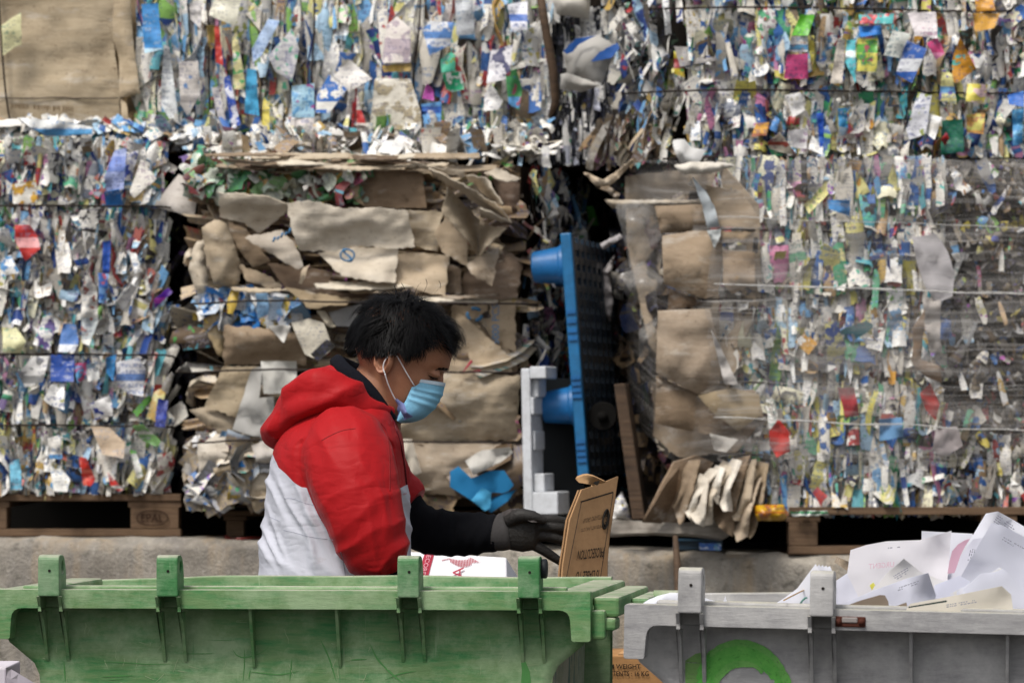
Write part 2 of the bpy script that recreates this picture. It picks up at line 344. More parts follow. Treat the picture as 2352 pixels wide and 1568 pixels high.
# ------------------------------------------------------------------ sheets (hand-placed flat pieces with bends, thickness and torn edges)
def sheet_data(pts, Y, thick=.004, crumple=.006, cs=55., rag=2., step=None, seed=0, bulge=0., fold=0., foldang=.3, yf=None, fine=0.):
    """pts: (u,v[,dY]) ; returns verts, faces, suv, par"""
    r = random.Random(seed * 131 + 5)
    pts = [(p[0], p[1], p[2] if len(p) > 2 else 0.) for p in pts]; n = len(pts)
    us = [p[0] for p in pts]; vs = [p[1] for p in pts]; ext = max(max(us) - min(us), max(vs) - min(vs)); ext2 = max(min(max(us) - min(us), max(vs) - min(vs)), 8)
    if step is None: step = max(5., min(22., ext2 / 5.))
    B = []; D = []
    for i in range(n):
        a, b = pts[i], pts[(i + 1) % n]; L = math.hypot(b[0] - a[0], b[1] - a[1]); k = max(1, int(L / step))
        for j in range(k):
            t = j / k; u, v = a[0] + (b[0] - a[0]) * t, a[1] + (b[1] - a[1]) * t
            if j and rag:
                nx, ny = -(b[1] - a[1]) / L, (b[0] - a[0]) / L; o = rag * (.45 * nz(u * .05, v * .05, seed) + r.uniform(-.7, .5) * (1 if r.random() < .6 else .25)); u += nx * o; v += ny * o
            B.append((u, v)); D.append(a[2] + (b[2] - a[2]) * t)
    nb = len(B); pu = np.array([p[0] for p in B]); pv = np.array([p[1] for p in B]); dd = np.array(D)
    def inside(x, y):
        c = False; j = nb - 1
        for i in range(nb):
            if (B[i][1] > y) != (B[j][1] > y) and x < (B[j][0] - B[i][0]) * (y - B[i][1]) / (B[j][1] - B[i][1]) + B[i][0]: c = not c
            j = i
        return c
    I = []
    y = min(vs) + step * .5; row = 0
    while y < max(vs):
        x = min(us) + step * (.5 if row % 2 else .25)
        while x < max(us):
            xx, yy = x + r.uniform(-.2, .2) * step, y + r.uniform(-.2, .2) * step
            if inside(xx, yy) and np.min((pu - xx) ** 2 + (pv - yy) ** 2) > (step * .45) ** 2: I.append((xx, yy))
            x += step
        y += step * .9; row += 1
    allp = [Vector(p) for p in B + I]
    res = delaunay_2d_cdt(allp, [(i, (i + 1) % nb) for i in range(nb)], [], 1, 1e-5)
    V2, _, FF = res[0], res[1], res[2]
    cu, cv_ = sum(us) / n, sum(vs) / n
    F3 = []; uv = []; par = []; ca_, sa_ = math.cos(foldang), math.sin(foldang)
    for p in V2:
        d2 = (pu - p[0]) ** 2 + (pv - p[1]) ** 2; dmin = math.sqrt(d2.min()); w = 1 / (d2 + 4.) ** 1.5; dy = float((w * dd).sum() / w.sum())
        e = min(1., dmin / max(ext2 * .45, 1)); yy = Y + dy if yf is None else yf(p[0], p[1])
        yy += crumple * (nz(p[0] / cs, p[1] / cs, seed * 3.7) * 1.3 + .5 * nz(p[0] / cs * 2.7, p[1] / cs * 2.7, seed))
        if fold:
            q = (p[0] * ca_ + p[1] * sa_) / cs; f = q + .5 * nz(p[0] / 80, p[1] / 80, seed); f = abs(f - round(f)) * 2; yy -= fold * f
        yy -= bulge * (1 - (1 - e) ** 2)
        if fine: yy -= fine * (1 - 2 * abs(nz(p[0] / 110, p[1] / 22 + .2 * nz(p[0] / 40, p[1] / 40, 1), seed + 2)))
        F3.append(P(p[0], p[1], yy)); s = Y / F
        uv.append(((p[0] - cu) * s, -(p[1] - cv_) * s, seed * .37 % 9)); par.append(((seed * .6180339) % 1, (max(vs) - p[1]) / (max(vs) - min(vs) + 1e-6), (p[0] - min(us)) / (max(us) - min(us) + 1e-6)))
    m = len(F3); faces = []
    for f in FF:
        a, b, c = (V2[i] for i in f[:3]); cr = (b[0] - a[0]) * (c[1] - a[1]) - (b[1] - a[1]) * (c[0] - a[0])
        faces.append(list(f) if cr < 0 else list(f)[::-1])
    ec = {}
    for f in faces:
        for i in range(len(f)): ec[(f[i], f[(i + 1) % len(f)])] = 1
    bnd = [e for e in ec if (e[1], e[0]) not in ec]
    nrm = Vector((0, 0, 0))
    for f in faces:
        a, b, c = (F3[i] for i in f[:3]); nrm += (b - a).cross(c - a)
    nrm = nrm.normalized() if nrm.length > 0 else Vector((0, -1, 0))
    if nrm.y > 0: nrm = -nrm
    V = F3 + [p - nrm * thick for p in F3]
    faces = faces + [[i + m for i in f][::-1] for f in faces] + [(b + 2 * m, a + 2 * m, a + 3 * m, b + 3 * m) for a, b in bnd]
    return V + V, faces, uv * 4, par * 4
SEED = [0]
def sheet(name, crop, pts, Y, mat, parent=None, col='b09a7c', ca=None, cb=None, smooth=True, **k):
    SEED[0] += 1
    V, Fc, uv, par = sheet_data(cv(crop, pts), Y, seed=k.pop('seed', SEED[0]), **k)
    at = {'suv': ('FLOAT_VECTOR', uv), 'par': ('FLOAT_VECTOR', par)}
    if ca:
        at['ca'] = ('FLOAT_COLOR', [lin(ca)] * len(V)); at['cb'] = ('FLOAT_COLOR', [lin(cb or 'e0ddd6')] * len(V))
    used = sorted({i for f in Fc for i in f}); ix = {a: k for k, a in enumerate(used)}
    at = {a: (t, [x[i] for i in used]) for a, (t, x) in at.items()}
    return mk(name, [V[i] for i in used], [[ix[i] for i in f] for f in Fc], mat, parent, attrs=at, color=col, smooth=smooth)
def text(name, s, quad, box, mat, parent=None, rot=0, mirror=False, lift=.0025, thin=0):
    """quad: TL,TR,BR,BL points; box: s0,t0,s1,t1 (t measured downward); rot in quarter turns"""
    cu = bpy.data.curves.new('t', 'FONT'); cu.body = s; cu.resolution_u = 3; cu.offset = thin
    o = bpy.data.objects.new('t', cu); COL.objects.link(o)
    dg = bpy.context.evaluated_depsgraph_get(); me = bpy.data.meshes.new_from_object(o.evaluated_get(dg)); bpy.data.objects.remove(o)
    v = np.array([x.co[:2] for x in me.vertices]); f = [list(p.vertices) for p in me.polygons]; bpy.data.meshes.remove(me)
    v = (v - v.min(0)) / (v.max(0) - v.min(0))
    if mirror: v[:, 0] = 1 - v[:, 0]
    for _ in range(rot % 4): v = np.stack([v[:, 1], 1 - v[:, 0]], 1)       # each turn clockwise
    s_ = box[0] + v[:, 0] * (box[2] - box[0]); t_ = box[3] + v[:, 1] * (box[1] - box[3])
    TL, TR, BR, BL = [np.array(q) for q in quad]; s_ = s_[:, None]; t_ = t_[:, None]
    pts = (TL * (1 - s_) + TR * s_) * (1 - t_) + (BL * (1 - s_) + BR * s_) * t_
    n = np.cross(TR - TL, TL - BL); n /= np.linalg.norm(n)
    return mk(name, pts + n * lift, f, mat, parent, smooth=False)

# ------------------------------------------------------------------ scraps pressed into the bales
PAL_MIX = [('e8e5de', 26), ('dedad0', 20), ('cbc5b9', 13), ('f0efeb', 14), ('a9a49a', 7), ('3a66a6', 4), ('6fa3cf', 4), ('a9c8de', 5), ('2a4585', 3), ('5aa3ae', 2), ('55a07a', 2), ('86b35c', 1.5),
           ('d9d28c', 4), ('c4a45a', 2), ('b04440', 2.2), ('cc7a70', 2), ('bf86a6', 1), ('655080', .8), ('3a352f', 5), ('7b6a53', 5), ('b89c78', 4), ('e0dcc0', 6)]
PAL_CB = [('3a66a6', 9), ('6fa3cf', 7), ('a9c8de', 5), ('2a4585', 5), ('5aa3ae', 3), ('55a07a', 3), ('86b35c', 2), ('d9d28c', 4), ('c4a45a', 2), ('b04440', 4), ('bf86a6', 2), ('e8e5de', 12), ('3a352f', 4), ('8a8f9a', 5)]
PAL_TAN = [('a38c6e', 6), ('8b765c', 6), ('bba98e', 5), ('6e5c48', 5), ('c9bda8', 3), ('4d4034', 4), ('dedad0', 1)]
PAL_GREY = [('655f56', 8), ('4b4438', 9), ('8f8a82', 4), ('62553f', 9), ('b5b3b0', 2.5), ('332d26', 9), ('7a6345', 6), ('d4d2cf', 1.5), ('b3a445', 1.6), ('3f6aa0', 1), ('a04038', .5)]
PAL_DARK = [('37322c', 7), ('211d1a', 9), ('4a443c', 4), ('6a6a6a', 1.5), ('4a2422', 2), ('1d2848', 2), ('8a857c', .8), ('24382a', 1)]  # dark colours carry the shade of bale sides and gaps
PAL_GRN = [('4a8350', 7), ('7a9f6c', 5), ('b9bfb0', 9), ('cfd0c8', 6), ('7d3a3c', 3), ('c89f52', 3), ('b0bfae', 6), ('d1708f', 1), ('7a4a40', 2)]
PAL_BYW = [('dcdcdc', 9), ('2f77bd', 6), ('8db7dc', 6), ('c8ab4a', 4), ('efeeea', 6), ('b9c4d0', 5)]
PAL_BW = [('e6e5e2', 7), ('15161a', 9), ('22242c', 6), ('b9b7b3', 2), ('cfd3e2', 2)]
def pick(pal, n, R):
    w = np.array([p[1] for p in pal], float); c = np.array([lin(p[0]) for p in pal]); i = R.choice(len(pal), n, p=w / w.sum())
    return np.clip(c[i] * R.uniform(.8, 1.15, (n, 1)), 0, .92)
NU, NV = 4, 6
_a = np.tile(np.linspace(-.5, .5, NU), NV); _b = np.repeat(np.linspace(-.5, .5, NV), NU)
_q = np.array([(j * NU + i, j * NU + i + 1, (j + 1) * NU + i + 1, (j + 1) * NU + i) for j in range(NV - 1) for i in range(NU - 1)])
TAPER = np.array([[1, 1, 1, 1, 1, 1], [1, 1, 1, .95, .8, .6], [.85, 1, 1, 1, .75, .35], [.5, .8, 1, 1, .9, .7], [1, .95, .9, .8, .55, .15], [.9, 1.05, .95, 1.05, .9, 1]])
def gen(face, n, R, pal=PAL_MIX, palb=PAL_CB, w=(.02, .065), h=(.06, .17), roll=.16, yaw=.75, depth=(0., .05), wires=(), bulge=.03, pitch=.3, lean=None, hole=None, clamp=True):
    TL, TR, BR, BL = [np.array(p, float) for p in face]
    Wd = np.linalg.norm(TR - TL); Hd = np.linalg.norm(TL - BL)
    nx = max(1, int(round(math.sqrt(n * Wd / Hd * 2.2)))); ny = max(1, int(round(n / nx))); N = nx * ny
    s = ((np.arange(N) % nx) + R.uniform(-.2, 1.2, N)) / nx; t = ((np.arange(N) // nx) + R.uniform(-.3, 1.3, N)) / ny
    e1 = (TR - TL) / Wd; e2 = TL - BL; e2 = e2 - e1 * e2.dot(e1); e2 /= np.linalg.norm(e2); nn = np.cross(e1, e2)
    ww = R.uniform(0, 1, N) ** 2.0 * (w[1] - w[0]) + w[0]; hh = R.uniform(0, 1, N) ** 1.2 * (h[1] - h[0]) + h[0]
    if clamp: t = np.clip(t, np.minimum(hh * .42 / Hd, .45), np.maximum(1 - hh * .42 / Hd, .55)); s = np.clip(s, np.minimum(ww * .3 / Wd, .45), np.maximum(1 - ww * .3 / Wd, .55))
    S_, T_ = s[:, None], t[:, None]
    C = (TL * (1 - S_) + TR * S_) * (1 - T_) + (BL * (1 - S_) + BR * S_) * T_
    wi = np.array([0.] + sorted(wires) + [1.]); k = np.clip(np.searchsorted(wi, np.clip(t, 0, .9999), 'right') - 1, 0, len(wi) - 2)
    fr = np.clip((t - wi[k]) / (wi[k + 1] - wi[k]), 0, 1); prof = np.sin(np.pi * fr) ** .5
    d = R.uniform(depth[0], depth[1], N)
    C = C + nn * (d * (.3 + .7 * prof) + bulge * prof)[:, None]
    tp = TAPER[R.integers(0, len(TAPER), N)]; tp = np.where((R.uniform(0, 1, N) < .3)[:, None], tp[:, ::-1], tp)
    tap = np.repeat(tp, NU, axis=1)
    jit = R.normal(0, .035, (N, NU * NV))
    x = (_a[None] * tap + jit * .6) * ww[:, None]; y = (_b[None] + R.normal(0, .02, (N, NU * NV))) * hh[:, None]
    c1 = R.normal(0, .45, N)[:, None]; c2 = R.normal(0, .22, N)[:, None]; c3 = R.normal(0, .12, N)[:, None]
    z = c1 * (.25 - _a[None] ** 2) * ww[:, None] * 1.6 + c2 * (.25 - _b[None] ** 2) * hh[:, None] + c3 * np.sin(_b[None] * 9 + R.uniform(0, 6, N)[:, None]) * ww[:, None] + R.normal(0, .035, (N, NU * NV)) * ww[:, None]
    ro = R.normal(0, roll, N); big = R.uniform(0, 1, N) < .1; ro = np.where(big, R.normal(0, .7, N), ro)
    if lean is not None: ro = ro + lean(s, t)
    # pieces bend over the wires: tilt towards the nearest wire
    pi_ = R.normal(0, pitch, N); ya = np.where(R.uniform(0, 1, N) < .55, R.normal(0, yaw * .38, N), R.normal(0, yaw * 1.3, N)); ya = np.clip(ya, -1.35, 1.35)
    cr, sr = np.cos(ro)[:, None], np.sin(ro)[:, None]; cp, sp = np.cos(pi_)[:, None], np.sin(pi_)[:, None]; cy, sy = np.cos(ya)[:, None], np.sin(ya)[:, None]
    x1, z1 = x * cy + z * sy, -x * sy + z * cy
    y1, z2 = y * cp - z1 * sp, y * sp + z1 * cp
    x2, y2 = x1 * cr - y1 * sr, x1 * sr + y1 * cr
    V = C[:, None] + x2[..., None] * e1 + y2[..., None] * e2 + z2[..., None] * nn
    ca = pick(pal, N, R); cb = pick(palb, N, R); seed = R.uniform(0, 1, N)
    keep = np.ones(N, bool)
    if hole is not None: keep = np.array([not hole(*proj(c)) for c in C])
    area = ww * hh * np.cos(ya) * (0.4 + d / max(depth[1], 1e-6))
    return dict(V=V[keep], ca=ca[keep], cb=cb[keep], seed=seed[keep], x=x[keep], y=y[keep], hh=hh[keep], ww=ww[keep], area=area[keep], C=C[keep])
def cat(ds): return {k: np.concatenate([d[k] for d in ds]) for k in ds[0]}
def scrap_obj(name, d, idx, mat, parent):
    n = len(idx); K = NU * NV; V = d['V'][idx].reshape(-1, 3)
    Fq = (_q[None] + (np.arange(n) * K)[:, None, None]).reshape(-1, 4)
    sd = d['seed'][idx]
    suv = np.stack([d['x'][idx] + (sd * 50)[:, None], d['y'][idx], np.repeat((sd * 31)[:, None], K, 1)], -1).reshape(-1, 3)
    par = np.stack([np.repeat(sd[:, None], K, 1), d['y'][idx] / d['hh'][idx][:, None] + .5, np.repeat(_a[None] + .5, n, 0)], -1).reshape(-1, 3)
    return mk(name, V, Fq, mat, parent, attrs={'ca': ('FLOAT_COLOR', np.repeat(d['ca'][idx], K, 0)), 'cb': ('FLOAT_COLOR', np.repeat(d['cb'][idx], K, 0)), 'suv': ('FLOAT_VECTOR', suv), 'par': ('FLOAT_VECTOR', par)}, smooth=False)
def fill(parent, ds, own=100, name='flattened_package', rest='pressed_scraps'):
    d = cat(ds); uv = np.array([proj(c) for c in d['C']]); vis = (uv[:, 0] > 5) & (uv[:, 0] < 2347) & (uv[:, 1] > 5) & (uv[:, 1] < 1560)
    order = np.argsort(-(d['area'] * np.where(vis, 1, 0)))
    for i in order[:own]: scrap_obj(name, d, np.array([i]), M_PRINT, parent)
    r = scrap_obj(rest, d, order[own:], M_PRINT, parent); r['kind'] = 'stuff'
def wire(parent, pts, Y, r=.0036):
    # u,v knots; the wire sags a little between them
    kn = catmull([(p[0], p[1], (p[2] if len(p) > 2 else 0)) for p in pts], max(8, len(pts) * 5))
    path = [P(k[0], k[1] + nz(k[0] * .02, k[1]) * 2, Y + k[2]) for k in kn]
    v, f = tube(path, r, 6); return mk('baling_wire', v, f, M_WIRE, parent)
def quad(TL, TR, BR, BL): return [P(*q) for q in (TL, TR, BR, BL)]
def core(parent, fr, depth, inset=.03, col='2a251f'):
    # a solid block behind the front face fr
    TL, TR, BR, BL = fr; n = (TR - TL).cross(TL - BL).normalized()
    f = [q - n * inset for q in fr]; b = [q - n * depth for q in fr]
    mb = MB(); mb.hexa([f[3], f[2], b[2], b[3], f[0], f[1], b[1], b[0]])
    return mb.obj('packed_core', M_CORE, parent, color=col, smooth=False)


# ------------------------------------------------------------------ setting: yard floor, loading-dock wall
def grid_plane(name, x0, x1, y0, y1, z, mat):
    return mk(name, [(x0, y0, z), (x1, y0, z), (x1, y1, z), (x0, y1, z)], [(0, 1, 2, 3)], mat, smooth=False)
tag(grid_plane('ground', -250, 250, -250, 250, 0, M_ASPH), kind='structure')
WALL = [(-700, 1228, 15.65), (0, 1234, 15.6), (600, 1240, 15.4), (1000, 1250, 15.3), (1400, 1262, 15.15), (1800, 1272, 15.0), (2400, 1280, 14.85), (3000, 1290, 14.7)]
def wall_build():
    top = catmull([tuple(P(*w)) for w in WALL], 240); mb = MB(); V = []; Fc = []
    rows = [(0, .55), (0, .16), (0, .05), (0, .012), (-.008, .003), (-.02, 0), (-.035, -.003), (-.06, -.006), (-.1, -.01), (-.2, -.01), (-.45, -.01), (-1.2, -.01)]
    for i, p in enumerate(top):
        for k, (dz, dy) in enumerate(rows):
            e = 1 if 2 <= k <= 7 else .25
            d = noise.fractal(Vector((p[0] * 9, dz * 22, k * .3)), 1, 2, 4) * .011 * e
            z = max(0, p[2] + dz + (noise.fractal(Vector((p[0] * 7, 3, 1)), 1, 2, 4) * .008 if k in (2, 3, 4, 5) else 0))
            V.append((p[0], p[1] + dy + d * 1.2 - (.02 if k > 4 else 0), z + (d if k < 6 else 0)))
    m = len(rows)
    for i in range(len(top) - 1):
        for k in range(m - 1): Fc.append((i * m + k, i * m + k + 1, (i + 1) * m + k + 1, (i + 1) * m + k))
    o = mk('concrete_wall', V, Fc, M_CONC, None)
    tag(o, 'low stained concrete dock wall with chipped edge carrying the pallets and bales', 'wall')
wall_build()
tag(mk('platform', [(-8, 15.85, 1.04), (8, 15.4, 1.02), (8, 30, 1.02), (-8, 30, 1.04)], [(0, 1, 2, 3)], M_ASPH, smooth=False), kind='structure')  # dark floor colour deepens the shade under the pallets

o = MB().box((-9, 17.7, 1.0), (9, 17.9, 4.2)).obj('added_back_wall', mat_flat('shade_black_wall', '17140f', .9), None, smooth=False); tag(o, 'added near-black wall closing off the light behind the bales', 'wall')  # added to block light behind the bales; its black stands for shade
def base(u, v, Y): return tuple(P(u, v, Y))
RS = lambda k: np.random.default_rng(k)
G_BALE = 'bales stacked in two rows on the dock'
# ---- 1 left lower mixed bale
b = thing('mixed_paper_bale', base(190, 1132, 15.8), 'bale of white and blue cartons on the left pallet under the tan cardboard bale', 'bale', G_BALE)
fr = quad((-60, 322, 15.8), (372, 330, 15.8), (392, 1130, 15.8), (-60, 1132, 15.8)); sd = quad((372, 330, 15.82), (452, 345, 16.9), (446, 1125, 16.9), (392, 1130, 15.82))
core(b, quad((-60, 322, 15.8), (366, 330, 15.8), (386, 1128, 15.8), (-60, 1132, 15.8)), 1.95, .02)  # bale cores run back to the added wall to shut out light
wl = lambda s, t: (s - .55) * -.35 * (t < .55)
fill(b, [gen(fr, 2500, RS(1), wires=(.185, .605, .81), bulge=.05, depth=(0, .035), yaw=.95, w=(.014, .072), h=(.06, .21), lean=lambda s, t: np.where(s > .75, -.25, -.05)),
         gen(quad((-60, 300, 15.85), (440, 318, 15.85), (440, 345, 15.8), (-60, 335, 15.8)), 130, RS(11), roll=1.2, w=(.02, .05), h=(.04, .1)),
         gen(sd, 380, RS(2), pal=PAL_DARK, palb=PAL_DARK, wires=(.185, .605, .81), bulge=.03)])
for v0 in (472, 813, 976): wire(b, [(-30, v0 + 1), (120, v0), (240, v0 + 2), (360, v0 + 2), (395, v0 + 5), (445, v0 + 12, .9)], 15.69)
FEAT = [('c4', [(100, 0), (200, 0), (250, 70), (270, 160), (170, 245), (100, 100)], 'c0312c', 'e0a0a0'), ('c4', [(0, 230), (70, 200), (130, 320), (0, 345)], 'e9e7e2', '5b9ad0'),
        ('c4', [(545, 430), (600, 335), (650, 430), (660, 640), (600, 810), (550, 790)], 'e6e2da', 'cfd6d6'), ('c4', [(690, 110), (745, 100), (735, 320), (690, 320)], '2450a8', '1d3a86'), ('c4', [(660, 320), (730, 330), (710, 530), (665, 520)], '7aa8dc', '2f62ad'),
        ('c4', [(780, 510), (880, 390), (915, 420), (840, 575)], 'f0efec', 'e4e1da'), ('c4', [(1030, 500), (1130, 420), (1160, 450), (1040, 560)], '4b1a86', 'a03aa0'), ('c4', [(870, 180), (915, 190), (950, 310), (905, 330)], 'ecebe8', '5b9ad0'),
        ('c4', [(400, 780), (425, 660), (510, 670), (530, 790), (500, 850), (390, 850)], '5b84c4', 'dfe3ea'), ('c4', [(220, 800), (290, 610), (355, 600), (370, 700), (330, 840)], 'e2e0dd', '6a5a90'), ('c4', [(20, 700), (110, 690), (175, 780), (140, 860), (20, 850)], 'd9d6a8', '58b98a'),
        ('c4', [(340, 870), (500, 870), (495, 1050), (340, 1050)], '1f4aa0', 'dfe6f2'), ('c4', [(120, 1000), (220, 880), (330, 880), (290, 1050), (170, 1090)], 'eae8e4', '9a9a98'), ('c4', [(580, 970), (660, 950), (670, 1030), (590, 1050)], 'efeeea', '35405a'), ('c4', [(505, 930), (580, 920), (580, 1030), (520, 1060)], '62a6d6', 'c0507a'),
        ('c4', [(780, 920), (930, 890), (980, 960), (960, 1150), (860, 1130), (780, 1060)], 'e6e6ea', '6f90cc'), ('c4', [(290, 1170), (340, 1070), (435, 1060), (430, 1240), (340, 1210)], 'ecebe8', '2a5cb2'), ('c4', [(600, 1200), (740, 1140), (760, 1280), (640, 1310)], 'e8e6e4', '3a4a9a'), ('c4', [(710, 890), (780, 870), (760, 1050), (715, 990)], '3f8fd0', '7ec0ea'),
        ('c4', [(890, 1350), (960, 1340), (1080, 1450), (1060, 1490), (960, 1450)], '7fae6a', 'dfe0d8'), ('c4', [(890, 1250), (1000, 1140), (1020, 1170), (920, 1290)], '4a7f2e', '70b247'), ('c4', [(1060, 1160), (1130, 1180), (1110, 1360), (1040, 1350)], '1c2a78', '2b3f9a'),
        ('c4', [(480, 1390), (600, 1380), (590, 1430), (490, 1440)], '2a2624', 'd0ccc4'), ('c4', [(320, 1430), (400, 1410), (420, 1568), (330, 1568)], 'e2dfd8', '5b9ad0'), ('c4', [(610, 1350), (740, 1360), (840, 1460), (830, 1568), (690, 1540)], 'c9b399', 'ded8cc'),
        ('c8', [(530, 50), (580, 60), (640, 200), (610, 245), (560, 240)], 'c8362c', 'e06a58'), ('c8', [(330, 60), (400, 110), (470, 200), (450, 285), (360, 280)], 'e9e8e2', '5b9ad0'), ('c8', [(720, 150), (830, 270), (800, 285), (740, 240)], 'c93a34', 'd8d4cc'), ('c8', [(65, 90), (130, 60), (150, 270), (70, 270)], '6fb2cc', 'e2e0dc'), ('c8', [(870, 0), (910, 10), (960, 180), (920, 200)], 'ecebe6', '70b247'),
        ('c1', [(80, 1240), (240, 1210), (250, 1360), (90, 1370)], 'e8e4da', 'd8a83a'), ('c1', [(700, 1290), (800, 1270), (830, 1380), (710, 1380)], '2f78c4', 'f0ede6'), ('c1', [(870, 1290), (950, 1070), (1050, 1200), (900, 1330)], 'e4dfd6', 'c0a0a0'), ('c1', [(460, 1430), (680, 1390), (640, 1568), (520, 1540)], 'e2ded6', '4a4640'), ('c1', [(700, 1190), (770, 1010), (850, 990), (830, 1270), (710, 1280)], '9aa6cf', '6a80c0'), ('c1', [(840, 1210), (850, 1040), (930, 1010), (880, 1220)], 'd8d6d8', '3a50a8')]
for c, pts, a, bb in FEAT: sheet('flattened_package', c, [(p[0], p[1], rnd.uniform(-.02, .03)) for p in pts], 15.64, M_PRINT, b, ca=a, cb=bb, thick=.002, crumple=.012, cs=26, rag=1.5, fold=.006)
# funnel-shaped grey card hanging off the right shoulder of the bale
sheet('grey_card', 'c1', [(1030, 1385), (1100, 1290), (1200, 1170), (1290, 1210), (1320, 1330), (1300, 1475, -.05), (1180, 1420, -.06)], 15.72, M_CARD, b, 'b8b1aa', crumple=.03, bulge=.05)

# ---- 2 top left cardboard bale
b = thing('cardboard_bale', base(150, 312, 15.95), 'smooth tan cardboard bale at the top left above the white and blue carton bale', 'bale', G_BALE)
core(b, quad((-500, -480, 15.95), (320, -480, 15.95), (320, 312, 15.95), (-500, 312, 15.95)), 1.75, .0, '8a7658')
sheet('front_panel', 'c1', [(-150, -80), (770, -80), (760, 260), (800, 560), (810, 930), (-150, 905)], 15.93, M_CARD, b, 'ad9a7a', crumple=.012, cs=70, step=14)
sheet('folded_flap', 'c1', [(765, -60, -.02), (870, -60, -.03), (890, 250, -.03), (940, 630, -.05), (800, 655, -.01), (800, 400, 0), (755, 250)], 15.89, M_CARD, b, 'b09c7b', crumple=.01, bulge=.02)
sheet('side_flap', 'c1', [(870, -60), (935, -60), (950, 620), (950, 960, .04), (880, 960, .04), (850, 660), (935, 630), (895, 330)], 15.93, M_CARD, b, '7e6a4b', crumple=.015, step=9)
sheet('lower_flap', 'c1', [(810, 660), (850, 700), (880, 960, -.03), (820, 880, -.02)], 15.87, M_CARD, b, 'ab9776', crumple=.01)
wire(b, [(-5, -30), (5, 120), (14, 220), (28, 305)], 15.9)
wire(b, [(-150, 224), (60, 226), (140, 224), (200, 226), (272, 226)], 15.921, .0018)
q = quad((26, 235, 15.9), (170, 242, 15.9), (170, 262, 15.9), (26, 255, 15.9))
M_FADED = mat_flat('faded_ink', '6f5d45', .9)
mb = MB(); rf = random.Random(9); uu = 26.
while uu < 168:
    w_ = rf.uniform(2, 5); v0_ = 238 + (uu - 26) * .05
    if rf.random() < .8: mb.add([P(uu, v0_, 15.905), P(uu + w_, v0_, 15.905), P(uu + w_, v0_ + rf.uniform(8, 14), 15.905), P(uu, v0_ + rf.uniform(8, 14), 15.905)], [(0, 3, 2, 1)])
    uu += w_ + 2
mb.obj('faded_print', M_FADED, b, smooth=False)
sheet('stuck_label', 'c1', [(10, 170), (140, 85), (145, 300), (95, 320), (20, 375)], 15.86, M_PRINT, b, ca='d6d2a4', cb='4a9a52', thick=.002, crumple=.015)
o = sheet('flattened_carton', 'c1', [(120, 790, -.05), (430, 815), (620, 855), (620, 900), (330, 915), (200, 855, -.08)], 15.66, M_PRINT, None, ca='dfe0de', cb='5aa0d4', thick=.012, crumple=.02, fold=.01)
tag(o, 'flattened pale blue drink carton lying on the ledge under the tan cardboard bale', 'carton')

# ---- 3 top centre mixed bale
b = thing('mixed_paper_bale', base(790, 340, 15.95), 'bale of upright crushed milk cartons and bottles between tan bale and stake', 'bale', G_BALE)
fr = quad((322, -90, 15.95), (1262, -90, 15.95), (1255, 338, 15.95), (326, 338, 15.95))
core(b, quad((322, -480, 15.95), (1262, -480, 15.95), (1255, 338, 15.95), (326, 338, 15.95)), 1.75, .02)
fill(b, [gen(fr, 2000, RS(3), wires=(.03,), bulge=.035, depth=(0, .035), roll=.09, h=(.1, .32), w=(.015, .085), yaw=.95, pitch=.15),
         gen(quad((330, 318, 15.9), (1262, 322, 15.9), (1262, 372, 15.72), (330, 352, 15.72)), 260, RS(31), roll=1.4, w=(.02, .06), h=(.05, .13), pitch=.9, yaw=.4)])
for u0, u1 in ((470, 480), (720, 716), (968, 950), (1180, 1170)): wire(b, [(u0, -60), ((u0 + u1) / 2 + 4, 60), (u1, 180), (u1 + 5, 330)], 15.84)
